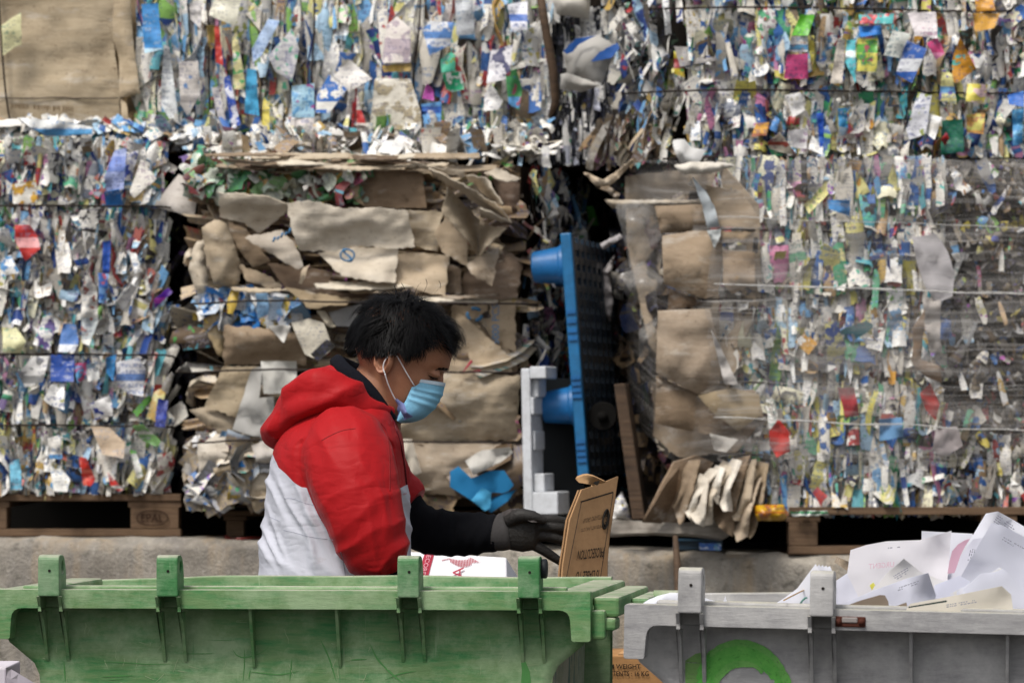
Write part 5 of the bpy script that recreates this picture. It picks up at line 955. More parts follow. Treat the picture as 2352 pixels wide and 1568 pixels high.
    # feet
    for sx in (-1, 1):
        for y in (.16, .62): put(MB().tube([(sx * .40, y, zb), (sx * .40, y, zb - .17)], .05, 14), 'castor', M_BLACK, bevel=0, smooth=True)
ang = math.radians(-6.5)
cx = P(663, 1355, 9.05)
Mg = Matrix.Translation(cx) @ Matrix.Rotation(ang, 4, 'Z')
gb = thing('wheeled_bin', (cx.x, cx.y + .35, 0), 'large scratched green plastic wheeled bin with four hinge lugs in front of the man', 'bin', 'wheeled waste bins')
make_bin(gb, Mg, M_GBIN, M_GEND, (-.459, -.2305, .2305, .459), (3,))
def on_panel(Mx, pts, y=-.0012):   # points (x,z) laid on a bin's sloping front panel
    return [Mx @ Vector((x, .062 + .05 * min(1, -z) + .004 * nz(x * 3, z * 4, 2) + (.004 if abs(x) > .497 else 0) + y, z)) for x, z in pts]
# deep gouges in the green panel
M_GOUGE = mat_flat('fresh_green_gouge', '4c8447', .5); M_GOUGEP = mat_flat('pale_scratch', '93a57e', .6)
rg = random.Random(5)
GO = [('d6', [(160, 870), (220, 990), (340, 1110), (440, 1190)], .0045), ('d6', [(270, 1150), (400, 1100), (525, 1080)], .003), ('d6', [(0, 995), (60, 990), (135, 988)], .0035), ('d6', [(680, 1000), (710, 960), (715, 920)], .0015),
      ('c8', [(640, 1425), (800, 1428), (1000, 1440), (1170, 1440)], .0022), ('c8', [(1195, 1370), (1350, 1370), (1440, 1368)], .002), ('c8', [(1560, 1335), (1590, 1380), (1650, 1395), (1760, 1360), (1810, 1310)], .003), ('c8', [(680, 1525), (800, 1518), (910, 1518)], .0035), ('c8', [(720, 1545), (830, 1538)], .002),
      ('c8', [(1670, 1490), (1760, 1500), (1880, 1510), (2010, 1485)], .0028), ('c8', [(1680, 1480), (1670, 1540)], .003), ('c8', [(2150, 1270), (2210, 1400), (2260, 1560)], .004), ('c8', [(1370, 1275), (1480, 1280), (1590, 1276)], .0012), ('c8', [(1640, 1330), (1640, 1450), (1630, 1560)], .0022), ('c8', [(1960, 1400), (1945, 1560)], .003), ('c8', [(430, 1420), (440, 1560)], .004)]
mbg = []
Mgi = Mg.inverted()
def to_panel(u, v):
    d = P(u, v, 1.0) - Vector((0, 0, ZC)); o = Mgi @ Vector((0, 0, ZC)); dd = Mgi.to_3x3() @ d
    y = .06
    for _ in range(4):
        t = (y - o.y) / dd.y; p = o + dd * t; y = .062 + .05 * min(1, max(0, -p.z))
    return (p.x, p.z)
for c, pts, r in GO:
    q = catmull([to_panel(*p) for p in cv(c, pts)], 14); w3 = on_panel(Mg, [tuple(p) for p in q], -.0008)
    n = len(w3); V = []; Fc = []
    for i, p in enumerate(w3):
        t = (w3[min(i + 1, n - 1)] - w3[max(i - 1, 0)]).normalized(); sd = t.cross(Vector((0, -1, 0))).normalized(); w = r * .42 * math.sin(math.pi * (i + .4) / n) * rg.uniform(.7, 1.1)
        V += [p + sd * w, p - sd * w]
    Fc = [(2 * i, 2 * i + 1, 2 * i + 3, 2 * i + 2) for i in range(n - 1)]
    mk('gouge', V, Fc, M_GOUGE, gb, smooth=False)
for k in range(46):
    u, v = rg.uniform(95, 1290), rg.uniform(1470, 1572) if k > 20 else rg.uniform(1420, 1572); a = rg.choice((rg.gauss(1.35, .2), rg.gauss(1.7, .25), rg.gauss(.1, .2))); L = rg.uniform(8, 36)
    q = [to_panel(u + L * t * math.cos(a) + 3 * math.sin(t * 3) * rg.uniform(-1, 1), v + L * t * math.sin(a)) for t in (0, .33, .66, 1)]
    w3 = on_panel(Mg, q, -.0007); V = []; w = rg.uniform(.0003, .0006)
    for i, p in enumerate(w3):
        tt = (w3[min(i + 1, 3)] - w3[max(i - 1, 0)]).normalized(); sd = tt.cross(Vector((0, -1, 0))).normalized() * w * (1, 1.2, 1, .3)[i]; V += [p + sd, p - sd]
    mbg.append((V, [(2 * i, 2 * i + 1, 2 * i + 3, 2 * i + 2) for i in range(3)]))
mb = MB()
for V, f in mbg: mb.add(V, f)
mb.obj('fine_scratches', M_GOUGEP, gb, smooth=False)['kind'] = 'stuff'
pa = [to_panel(*p) for p in cv('d6', [(1340, 985), (1380, 1010), (1410, 1080), (1420, 1170), (1390, 1200), (1340, 1190), (1350, 1080)])]
mk('gouge', on_panel(Mg, pa, -.001), [list(range(len(pa)))], M_GOUGE, gb, smooth=False)

cx2 = P(2196, 1405.5, 8.22)
Ms = Matrix.Translation(cx2) @ Matrix.Rotation(math.radians(-8), 4, 'Z') @ Matrix.Rotation(math.radians(1.15), 4, 'Y')
sb = thing('wheeled_bin', (cx2.x + .2, cx2.y + .35, 0), 'grey plastic wheeled bin full of white papers with a green painted ring', 'bin', 'wheeled waste bins')
make_bin(sb, Ms, M_SBIN, M_SBIN, (-.459, -.2305, .2305, .459), (), (1,))
Msi = Ms.inverted()
def to_panel2(u, v):
    d = P(u, v, 1.0) - Vector((0, 0, ZC)); o = Msi @ Vector((0, 0, ZC)); dd = Msi.to_3x3() @ d; y = .06
    for _ in range(4):
        t = (y - o.y) / dd.y; p = o + dd * t; y = .062 + .05 * min(1, max(0, -p.z))
    return (p.x, p.z)
# loose ring brushed in green paint on the grey panel: a few overlapping strokes
cen = (1703, 1588); M_PAINT = mat_brush('green_brush_paint', (.05, .32, .03), (.16, .5, .08)); M_PAINT2 = mat_brush('light_green_brush_paint', (.07, .32, .04), (.2, .48, .11))
rs = random.Random(8)
for k, (r0, r1, a0, a1, w0) in enumerate([(98, 92, 196, 352, 24), (72, 78, 186, 338, 22), (108, 84, 205, 368, 20), (84, 100, 190, 330, 22), (62, 66, 200, 318, 15), (112, 106, 228, 372, 13), (90, 88, 160, 215, 26), (104, 108, 330, 395, 18)]):
    V = []; Fc = []; uv = []; n = 90; m = 7
    for i in range(n):
        t = i / (n - 1); a = math.radians(a0 + (a1 - a0) * t); r = r0 + (r1 - r0) * t + 6 * nz(t * 3, k * 2.3); w = w0 * (.55 + .6 * math.sin(math.pi * min(1, t * 1.15 + .08)) ** .5) * (1 + .15 * nz(t * 9, k, 4))
        for q_ in range(m):
            f_ = q_ / (m - 1) - .5; rr = r + w * f_ + 1.6 * nz(t * 22, f_ * 6, k); x, z = to_panel2(cen[0] + rr * math.cos(a), cen[1] + rr * math.sin(a))
            V.append(on_panel(Ms, [(x, z)], -.0012 - k * .00025)[0]); uv.append((t * .5 + k, f_ * w * .0012 + k, 0))
    for i in range(n - 1):
        for q_ in range(m - 1): Fc.append((i * m + q_, i * m + q_ + 1, (i + 1) * m + q_ + 1, (i + 1) * m + q_))
    mk('paint_stroke', V, Fc, M_PAINT2 if k in (4, 5, 7) else M_PAINT, sb, attrs={'suv': ('FLOAT_VECTOR', uv)})
pts = [to_panel2(*p) for p in [(1574, 1516), (1598, 1500), (1622, 1496), (1634, 1530), (1628, 1620), (1574, 1620)]]
mk('painted_smear', on_panel(Ms, pts, -.0009), [list(range(len(pts)))], mat_brush('green_smear_paint', (.10, .25, .05), (.2, .36, .10)), sb, attrs={'suv': ('FLOAT_VECTOR', [(p[0], p[1], 0) for p in pts])}, smooth=False)
x0, x1 = .175 - .36, .175 - .30
def rimbox(name, u0, u1, v0, v1, mat, y0=-.004, bev=.002):
    d0 = Msi @ P(u0, v0, 8.0); o = Msi @ Vector((0, 0, ZC))
    def hit(u, v):
        dd = Msi.to_3x3() @ (P(u, v, 1.) - Vector((0, 0, ZC))); t = (0 - o.y) / dd.y; p = o + dd * t; return p.x, p.z
    a, b2 = hit(u0, v0), hit(u1, v1)
    return MB().box((a[0], y0, b2[1]), (b2[0], .002, a[1])).xf(Ms).obj(name, mat, sb, bevel=bev, smooth=False)
rimbox('rusty_latch', 1916, 1988, 1414, 1440, M_RUST, -.004)
rimbox('worn_plate', 1934, 1970, 1416, 1430, mat_flat('worn_plate', '8e8784', .5), -.006)
for u in (1926, 1979):
    pc = P(u, 1427, 1.); o = Msi @ Vector((0, 0, ZC)); dd = Msi.to_3x3() @ (pc - Vector((0, 0, ZC))); t = -o.y / dd.y; p = o + dd * t
    MB().tube([(p.x, -.003, p.z), (p.x, -.008, p.z)], .006, 12).xf(Ms).obj('bolt', M_RUST, sb)
MB().tube([Ms @ Vector((-.30 + .1 * t, .03 + .66 * t, .012 + .02 * math.sin(t * 3.1))) for t in np.linspace(0, 1, 12)], .0012, 5).obj('loose_band', mat_flat('tan_band', 'a8823f'), sb)

# ------------------------------------------------------------------ papers lying in the grey bin (each sheet a thing)
G_PAP = 'loose papers heaped in the grey bin'
def paper(crop, pts, Y, col, label, catg='paper', name='paper_sheet', mat=M_PAPER, **k):
    kk = dict(thick=.001, crumple=.003, cs=70, rag=.0); kk.update(k); kk['bulge'] = kk.get('bulge', 0) * .15; kk['crumple'] = min(kk['crumple'], .005)
    if name == 'paper_sheet': col = tuple(.45 * a + .55 * b for a, b in zip(lin(col), (.90, .90, .95)))
    o = sheet(name, crop, pts, Y, mat, None, col, **kk); tag(o, label, catg, G_PAP if name == 'paper_sheet' else None); return o
paper('d5', [(1115, 420), (1500, 440), (1500, 1050), (1110, 1050)], 8.72, 'ecedf6', 'white sheet with straight top edge standing behind the creased sheet stamped in pale pink')
pA = paper('d5', [(1460, 520), (1600, 288), (1690, 272, -.03), (1800, 332), (1960, 430), (2050, 1060), (1480, 1060)], 8.66, 'eceef8', 'topmost big white sheet with rows of grey print at the right edge of the heap', bulge=.03)
paper('d5', [(1310, 760), (1500, 480), (1580, 470), (1600, 1050), (1330, 1050)], 8.62, 'e6e7f6', 'curved white sheet just right of the pink slip')
paper('d5', [(1310, 742), (1325, 650), (1345, 572), (1390, 520), (1440, 490), (1480, 478), (1440, 540), (1410, 600), (1372, 712), (1362, 735)], 8.56, 'e2b9cc', 'pale pink slip curling out between white sheets', name='paper_slip')
paper('d5', [(578, 563), (700, 525), (850, 497), (1100, 488), (1230, 450), (1340, 418, .03), (1310, 780), (1300, 1060), (500, 1060), (530, 900)], 8.60, 'f0ebee', 'wide creased off-white sheet with faint pink mirrored stamp', crumple=.012)
paper('d5', [(1340, 890, .05), (1480, 640), (1640, 360, -.02), (1720, 375, -.02), (1960, 500), (2050, 1070), (1320, 1070)], 8.50, 'dcdff2', 'large lilac-white sheet leaning at the right with a small printed line', bulge=.02)
paper('d5', [(460, 800), (550, 740), (630, 900), (640, 1060), (470, 1060)], 8.50, 'e3e4f6', 'white sheet tucked beside the middle hinge lug')
paper('d5', [(745, 870), (850, 740), (980, 628, -.02), (1110, 730), (1290, 800), (1250, 1040), (720, 1040)], 8.45, 'e6e1d6', 'cream sheet with pointed top corner in the middle of the heap', bulge=.01)
paper('d5', [(722, 830), (750, 808), (765, 828), (738, 868)], 8.43, 'efe96a', 'tiny bright yellow sticky note on the heap', 'note', 'sticky_note')
paper('d5', [(1210, 830), (1400, 755), (1480, 800), (1350, 1040), (1210, 1040)], 8.44, 'd8dcf5', 'lilac sheet in the dip right of the folded lilac sheets')
paper('d5', [(470, 990), (760, 865), (1000, 780), (1165, 735, -.04), (1222, 905), (1200, 1050), (470, 1060)], 8.40, 'd9dcf1', 'folded lilac sheets sloping in front of the cream sheet', bulge=.012, fold=.004, foldang=1.2)
for k, (a, cc) in enumerate(((0, 'dcdde8'), (24, 'e4dfd0'), (48, 'd6daea'), (72, 'e2e2ee'), (96, 'd2d6ea'))):
    paper('d5', [(1330 + a, 890 - a * .3), (1560, 790 - a * .5), (1700 + a * .5, 692 + a * .3), (1735 + a * .6, 720 + a * .4), (1890 + a, 1000), (1890 + a, 1080), (1400, 1070)], 8.36 - k * .008, cc, ['lowest sheet of the fan of papers at the right', 'cream-edged sheet second from the bottom in the fan of papers', 'lilac sheet in the middle of the fan of papers', 'white sheet second from the top in the fan of papers', 'top lilac sheet of the fan of papers'][k], crumple=.003)
paper('d5', [(515, 995), (650, 945), (800, 902), (838, 905), (862, 950), (880, 1060), (520, 1060)], 8.31, '8d7f72', 'brown card folder with rounded corner behind the grey rim', 'folder', 'card_folder')
paper('d5', [(880, 1000), (1000, 958), (1020, 1060), (880, 1060)], 8.30, '95877a', 'small brown card corner beside the cream envelope', 'folder', 'card_folder')
o = paper('d5', [(1000, 1010), (1030, 968), (1400, 900), (1720, 835, -.01), (1790, 900), (1815, 1090), (1000, 1090)], 8.27, 'ddd7cc', 'cream envelope with a dark line lying against the front rim', 'envelope', 'envelope')
mk('dark_line', [P(1777.7 + .3043 * a, 1091 + .3043 * bq, 8.245) for a, bq in ((1015, 990), (1300, 942), (1308, 950), (1300, 956), (1015, 1000))], [(0, 1, 2, 3, 4)], mat_flat('green_black_band', '1e3230'), o, smooth=False)
for k in range(5):
    paper('d5', [(-30 - k * 6, 1010), (80, 935 - k * 3), (180 + k * 8, 848 - k * 5), (260 + k * 12, 740), (315 + k * 27, 668 + k * (4 if k else 0)), (340 + k * 28, 716 + k * 9), (330 + k * 28, 1060), (-30, 1060)], 8.44 + k * .016, 'f1f2fa', ['front sheet of the white fanned pad behind the middle lug', 'second sheet of the white fanned pad behind the middle lug', 'third sheet of the white fanned pad behind the middle lug', 'fourth sheet of the white fanned pad behind the middle lug', 'rear sheet of the white fanned pad behind the middle lug'][k], crumple=.004, bulge=.01)
o = MB().tube([P(1777.7 + .3043 * a, 1091 + .3043 * bq, 8.405) for a, bq in ((195, 975), (215, 945), (235, 925), (248, 922), (246, 930))], .0018, 6).obj('treasury_tag', mat_flat('green_tag', '4f8a7c')); tag(o, 'small green cord tag on the white fanned pad', 'tag')
paper('d4', [(355, 890, -.06), (420, 850), (500, 818), (610, 790), (700, 795), (780, 830), (790, 960), (680, 930), (560, 880)], 8.55, 'eef0fa', 'curved white sheet poking over the left end of the grey bin', bulge=.02)
paper('d4', [(880, 830), (960, 855), (1050, 882), (1065, 850), (1075, 818), (1095, 890), (1090, 960), (880, 960)], 8.55, 'eef0f8', 'white sheet with a pointed tip between the two left lugs')
paper('d4', [(1130, 880), (1200, 876), (1290, 884), (1280, 950), (1130, 950)], 8.5, 'e9eaf6', 'low white sheet barely showing above the rim between the lugs')
paper('d4', [(1370, 960), (1500, 890), (1560, 870), (1640, 880), (1700, 960)], 8.42, 'e6e4f0', 'thin white sheet beside the foot of the fanned pad')
o = sheet('tape_scrap', 'd5', [(455, 655), (475, 614), (572, 655), (556, 722)], 8.8, M_TAPE, None, thick=.0006, crumple=.01, rag=0, step=6); tag(o, 'scrap of translucent brown tape stuck out left of the off-white sheet', 'tape')
q = quad((1777.7 + .3043 * 715, 1091 + .3043 * 668, 8.575), (1777.7 + .3043 * 905, 1091 + .3043 * 650, 8.575), (1777.7 + .3043 * 905, 1091 + .3043 * 690, 8.575), (1777.7 + .3043 * 715, 1091 + .3043 * 706, 8.575))
sheet_urgent = [x for x in bpy.data.objects if x.get('label', '').startswith('wide creased')][0]
text('stamp', 'URGENT', q, (0, 0, 1, 1), M_PINKINK, sheet_urgent, mirror=True)
# rows of print on the topmost sheet and the leaning lilac sheet
def print_rows(parent, crop, x0, y0, dx, dy, rows, ln, Y, gap, seed):
    r = random.Random(seed); mb = MB(); ox, oy, s = CROP[crop]; L = math.hypot(dx, dy); tx, ty = dx / L, dy / L; nx_, ny_ = -ty, tx
    for k in range(rows):
        a = 0
        while a < ln:
            w = r.uniform(6, 26)
            if r.random() < .8:
                pts = [(x0 + tx * q_ + nx_ * (k * gap + e), y0 + ty * q_ + ny_ * (k * gap + e)) for q_, e in ((a, 0), (a + w, 0), (a + w, 7), (a, 7))]
                mb.add([P(ox + s * p[0], oy + s * p[1], Y) for p in pts], [(0, 1, 2, 3)])
            a += w + 6
    mb.obj('print_rows', M_GREYINK, parent, smooth=False)
print_rows(pA, 'd5', 1640, 430, -100, 160, 1, 90, 8.60, 16, 3); print_rows(pA, 'd5', 1690, 300, 140, 95, 4, 190, 8.60, 17, 4)
lil = [x for x in bpy.data.objects if x.get('label', '').startswith('large lilac')][0]
for lab, x0, y0, dx, dy, rows, ln, Y in (('wide creased', 860, 545, 120, -10, 1, 90, 8.58), ('cream sheet with', 900, 760, 100, -60, 3, 120, 8.42), ('folded lilac sheets', 930, 850, 120, -42, 2, 160, 8.375), ('cream envelope', 1300, 975, 120, -20, 2, 220, 8.25), ('curved white sheet just', 1520, 560, -20, 80, 3, 120, 8.6)):
    print_rows([x for x in bpy.data.objects if x.get('label', '').startswith(lab)][0], 'd5', x0, y0, dx, dy, rows, ln, Y, 15, rows + ln)
print_rows(lil, 'd5', 1710, 450, 170, 95, 1, 230, 8.465, 20, 6); print_rows(lil, 'd5', 1725, 478, 120, 75, 1, 100, 8.465, 20, 7)

# ------------------------------------------------------------------ boxes on the yard floor
def carton(name, lab, u0, u1, v0, Y, h, depth, col, yaw=0, catg='box', mat=M_KRAFT, z0=None, tape=None):
    a, b2 = P(u0, v0, Y), P(u1, v0, Y); w = (b2 - a).length; zt = a.z; zb_ = zt - h
    t = thing(name, ((a.x + b2.x) / 2, Y, zb_), lab, catg)
    Mx = Matrix.Translation(Vector((a.x, Y, 0))) @ Matrix.Rotation(yaw, 4, 'Z')
    MB().box((0, 0, zb_), (w, depth, zt)).xf(Mx).obj('box_body', mat, t, color=col, smooth=False, bevel=.004)
    return t, Mx, w, zt, zb_
t, Mx, w, zt, zb_ = carton('cardboard_box', 'brown cardboard box printed with a weight limit between the green and grey bins', 1376, 1560, 1503, 9.95, .40, .3, 'b08457')
q = [Mx @ Vector(p) for p in ((0, -.001, zt), (w, -.001, zt), (w, -.001, zb_), (0, -.001, zb_))]
def box_of(u0, v0, u1, v1): return ((u0 - 1376) / 184, (v0 - 1503) / (.40 * F / 9.95), (u1 - 1376) / 184, (v1 - 1503) / (.40 * F / 9.95))
text('box_print', 'MAXIMUM WEIGHT', q, box_of(1344, 1524, 1471, 1534.5), M_INK, t, thin=.012); text('box_print', 'OF CONTENTS : 16 KG', q, box_of(1356, 1540, 1490, 1551.5), M_INK, t, thin=.012)
sheet('top_flap', 'v', [(1420, 1500, -.05), (1453, 1477, .12), (1540, 1477, .12), (1520, 1500, -.05)], 10.0, M_KRAFT, t, 'c49a6e', crumple=.003, rag=0)
t2, Mx2, w2, _, _ = carton('cardboard_box', 'plain brown cardboard box under the box printed with a weight limit', 1370, 1570, 1503 + .402 * F / 9.95, 9.9, P(0, 1503 + .402 * F / 9.95, 9.95).z - .002, .34, 'a57b50')
M_WHITE = mat_obj('white_board', .6, 30, .12, .1, .3)
t, Mx, w, zt, zb_ = carton('white_box', 'pale lilac-white box at the lower left corner behind the green bin', -120, 14, 1532, 9.75, .5, .28, 'd9d3dc', mat=M_WHITE)
sheet('sloping_lid', 'v', [(14, 1532, -.01), (26, 1536), (60, 1556), (100, 1580), (110, 1640), (16, 1640, -.01)], 9.75, M_WHITE, t, 'bfb8c4', thick=.01, crumple=.001, rag=0, smooth=False)
carton('cardboard_box', 'brown cardboard box under the pale lilac-white box at the left', -130, 40, 1532 + .502 * F / 9.75, 9.74, P(0, 1532 + .502 * F / 9.75, 9.75).z - .002, .3, 'a57b50')
# white archive box with red print leaning behind the man's arm
t = thing('white_box', base(1065, 1400, 10.6), 'white archive box with dark red print tilted behind the arm and the green bin', 'box')
TL, TR, BR, BL = P(938, 1266, 10.75), P(1163, 1279, 10.75), P(1166, 1440, 10.5), P(941, 1440, 10.5)
nb = Vector((.12, .55, -.12)); sh = Vector((.055, .10, -.10))
MB().hexa([BL, BR, BR + sh + Vector((0, .3, .0)), BL + Vector((0, .35, 0)), TL, TR, TR + Vector((.05, .30, -.09)), TL + Vector((0, .35, -.05))]).obj('box_body', M_WHITE, t, color='e9e8ec', smooth=False, bevel=.004)
qb = [TL, TR, BR, BL]
def qx(u, v):      # position on the box face
    return ((u - 939) / 226, (v - 1266 - 13 * (u - 939) / 226) / 170)
def quadprint(name, pts, mat):
    V = []
    nrm = (TR - TL).cross(TL - BL).normalized()
    for u, v in pts:
        s_, t_ = qx(u, v); V.append((TL * (1 - s_) + TR * s_) * (1 - t_) + (BL * (1 - s_) + BR * s_) * t_ + nrm * .002)
    return mk(name, V, [list(range(len(V)))], mat, t, smooth=False)
quadprint('red_stripe', [(977, 1269), (999, 1271), (982, 1330), (958, 1330)], M_REDINK)
def tq(u0, v0, u1, v1, sl=0): return None
qs = [[P(u, v, 10.7 - (v - 1266) * .0014) for u, v in ((980, 1270), (996, 1271), (979, 1328), (962, 1328))]]
def face_pt(u, v, e=.004):
    s_, t_ = qx(u, v); nrm = (TR - TL).cross(TL - BL).normalized(); return (TL * (1 - s_) + TR * s_) * (1 - t_) + (BL * (1 - s_) + BR * s_) * t_ + nrm * e
text('white_lettering', 'RECORDS', [face_pt(982, 1271), face_pt(996, 1272), face_pt(976, 1335), face_pt(960, 1335)], (.15, .0, .85, 1), mat_flat('white_ink', 'd9a3ae'), t, rot=1)
text('red_lettering', 'SA', [face_pt(1040, 1307), face_pt(1066, 1308), face_pt(1066, 1352), face_pt(1040, 1352)], (0, 0, 1, 1), M_REDINK, t, rot=3)
for k in range(20):      # striped wing emblem
    u = 1034 + k * 3.6; f_ = k / 19; top = 1281 + 6 * math.sin(f_ * 3.1 + .4) if f_ < .55 else 1287 - 7 * math.sin((f_ - .55) * 7); bot = 1292 + 12 * math.sin(min(1, f_ * 1.25) * 2.9)
    if f_ > .7: top, bot = 1281 + (f_ - .7) * 40, 1294 - (f_ - .7) * 5
    quadprint('emblem_stripe', [(u, top), (u + 2.0, top + .3), (u + 3.2, bot), (u + 1.2, bot)], M_REDINK)
quadprint('emblem_line', [(1016, 1287), (1034, 1283), (1034, 1284.5), (1016, 1288.5)], M_REDINK)
carton('cardboard_box', 'large brown cardboard box carrying the white archive box', 930, 1190, 1441, 10.52, P(0, 1441, 10.52).z - .001, .4, 'a57b50')

# ------------------------------------------------------------------ flattened cardboard box held by the man
t = thing('flattened_box', base(1345, 1345, 10.1), 'brown flattened cardboard box with upside-down black print held up by the man', 'box')
hp = cv('d3', [(1240, 370), (1335, 340), (1345, 325), (1365, 330), (1385, 318), (1400, 322), (1475, 290), (1580, 243), (1535, 570), (1500, 800), (1480, 1040), (1475, 1300), (1048, 1300), (1065, 1080), (1130, 650)])
def hY(u, v): return 10.08 + (u - 1290) * .0011 + (v - 1100) * -.00015
hb = [(u, v, hY(u, v) - 10.08) for u, v in hp]
sheet('front_panel', 'v', hb, 10.08, M_KRAFT, t, 'a98560', crumple=.0, rag=.3, thick=.004, yf=hY)
sheet('back_panel', 'v', [(u - (7 if u < 1345 else -1) , v + 1, hY(u, v) - 10.08 + .012) for u, v in hp], 10.08, M_KRAFT, t, '9d7a57', crumple=.004, rag=.6, thick=.004, yf=lambda u, v: hY(u, v) + .012)
sheet('torn_flap', 'd3', [(1190, 282, .0), (1205, 258), (1255, 238), (1300, 232), (1350, 245), (1470, 300, .03), (1400, 320, .03), (1345, 332, .03), (1300, 318), (1215, 305)], 10.06, M_KRAFT, t, 'b8926a', crumple=.004, rag=.5, thick=.006)
Q = [P(1336.4, 1124, hY(1336, 1124) - .002), P(1419.4, 1093.4, hY(1419, 1093) - .002), P(1393, 1345, hY(1393, 1345) - .002), P(1286.5, 1350, hY(1287, 1350) - .002)]
def bil(s_, t_, e=.0015):
    n = (Q[1] - Q[0]).cross(Q[0] - Q[3]).normalized(); return (Q[0] * (1 - s_) + Q[1] * s_) * (1 - t_) + (Q[3] * (1 - s_) + Q[2] * s_) * t_ + n * e
def ink_bar(a, b2, w):
    A, B = bil(*a), bil(*b2); d = (B - A).normalized(); sd = d.cross(Vector((0, 1, 0))).normalized() * w
    return mk('box_print', [A + sd, B + sd, B - sd, A - sd], [(0, 1, 2, 3)], M_INK, t, smooth=False)
ink_bar((.03, .13), (.9, .135), .0016); ink_bar((.9, .135), (.83, 1), .0007); ink_bar((.05, .13), (.08, 1), .0007)
text('box_print', 'PROSECUTION', Q, (.22, .635, .83, .73), M_INK, t, rot=2, thin=.012); text('box_print', 'IS LIABLE TO', Q, (.27, .845, .78, .945), M_INK, t, rot=2, thin=.012)
text('box_print', "MITEX INT'L (H.K.) LTD.", Q, (.18, .405, .70, .45), M_INK, t, rot=2); text('box_print', 'MITSUI-SMO GROUP', Q, (.20, .318, .70, .363), M_INK, t, rot=2)
mb = MB(); mb.tube([bil(.79 + .065 * math.cos(a), .375 + .088 * math.sin(a), .001) for a in np.linspace(0, 6.283, 32)], .0022, 5, cap=False); mb.obj('box_print', M_INK, t)
text('box_print', 'S', Q, (.765, .34, .815, .41), M_INK, t, rot=2)
MB().tube([bil(.75, .35, .001), bil(.79, .31, .001), bil(.83, .35, .001)], .0015, 5).obj('box_print', M_INK, t); MB().tube([bil(.75, .41, .001), bil(.79, .445, .001), bil(.83, .41, .001)], .0015, 5).obj('box_print', M_INK, t)
sheet('ink_blot', 'd3', [(1340, 305), (1370, 292), (1408, 285), (1400, 310), (1385, 330), (1365, 322)], 10.055, M_INK, t, thick=.001, crumple=0, rag=1, step=4)

# ------------------------------------------------------------------ the man
YB = 10.12
def remesh(vs_fs, voxel, smooth=4, fac=.5):
    me = bpy.data.meshes.new('tmp'); V = []; Fc = []
    for v, f in vs_fs:
        n = len(V); V += [tuple(p) for p in v]; Fc += [[i + n for i in q] for q in f]
    me.from_pydata(V, [], Fc); me.update(); o = bpy.data.objects.new('tmp', me); COL.objects.link(o)
    m = o.modifiers.new('r', 'REMESH'); m.mode = 'VOXEL'; m.voxel_size = voxel
    if smooth: s = o.modifiers.new('s', 'SMOOTH'); s.iterations = smooth; s.factor = fac
    dg = bpy.context.evaluated_depsgraph_get(); r = bpy.data.meshes.new_from_object(o.evaluated_get(dg)); bpy.data.objects.remove(o)
    v = np.array([x.co[:] for x in r.vertices]); f = [list(p.vertices) for p in r.polygons]; bpy.data.meshes.remove(r); return v, f
def loft(rows, nseg=72, m=90, ex=2.3, cap=True, Y0=YB):
    """rows: (v, u_back, u_front, halfwidth[, dY]) horizontal slices"""
    K = catmull([tuple(r) + ((0,) if len(r) == 4 else ()) for r in rows], m); V = []; Fc = []
    for k in K:
        vv, ub, uf, hw, dy = k; cu, ru = (ub + uf) / 2, (uf - ub) / 2
        for i in range(nseg):
            a = 2 * math.pi * i / nseg; c, s = math.cos(a), math.sin(a)
            c2 = math.copysign(abs(c) ** (2 / ex), c); s2 = math.copysign(abs(s) ** (2 / ex), s)
            Y = Y0 + dy; V.append(P(cu, vv, Y) + Vector((ru * c2 * Y / F, s2 * hw, 0)))
    for j in range(len(K) - 1):
        for i in range(nseg): Fc.append((j * nseg + i, (j + 1) * nseg + i, (j + 1) * nseg + (i + 1) % nseg, j * nseg + (i + 1) % nseg))
    if cap: Fc.append(list(range(nseg))); Fc.append([(len(K) - 1) * nseg + i for i in range(nseg)][::-1])
    return V, Fc
def vnormals(V, Fc):
    V = np.asarray(V, float); N = np.zeros_like(V)
    q = np.array([f if len(f) == 4 else (f[0], f[1], f[2], f[2]) for f in Fc if len(f) <= 4])
    n = np.cross(V[q[:, 2]] - V[q[:, 0]], V[q[:, 3]] - V[q[:, 1]])
    t = np.linalg.norm(n, axis=1) < 1e-12; n[t] = np.cross(V[q[t, 1]] - V[q[t, 0]], V[q[t, 2]] - V[q[t, 0]])
    for k in range(4): np.add.at(N, q[:, k], n)
    return N / (np.linalg.norm(N, axis=1, keepdims=True) + 1e-12)
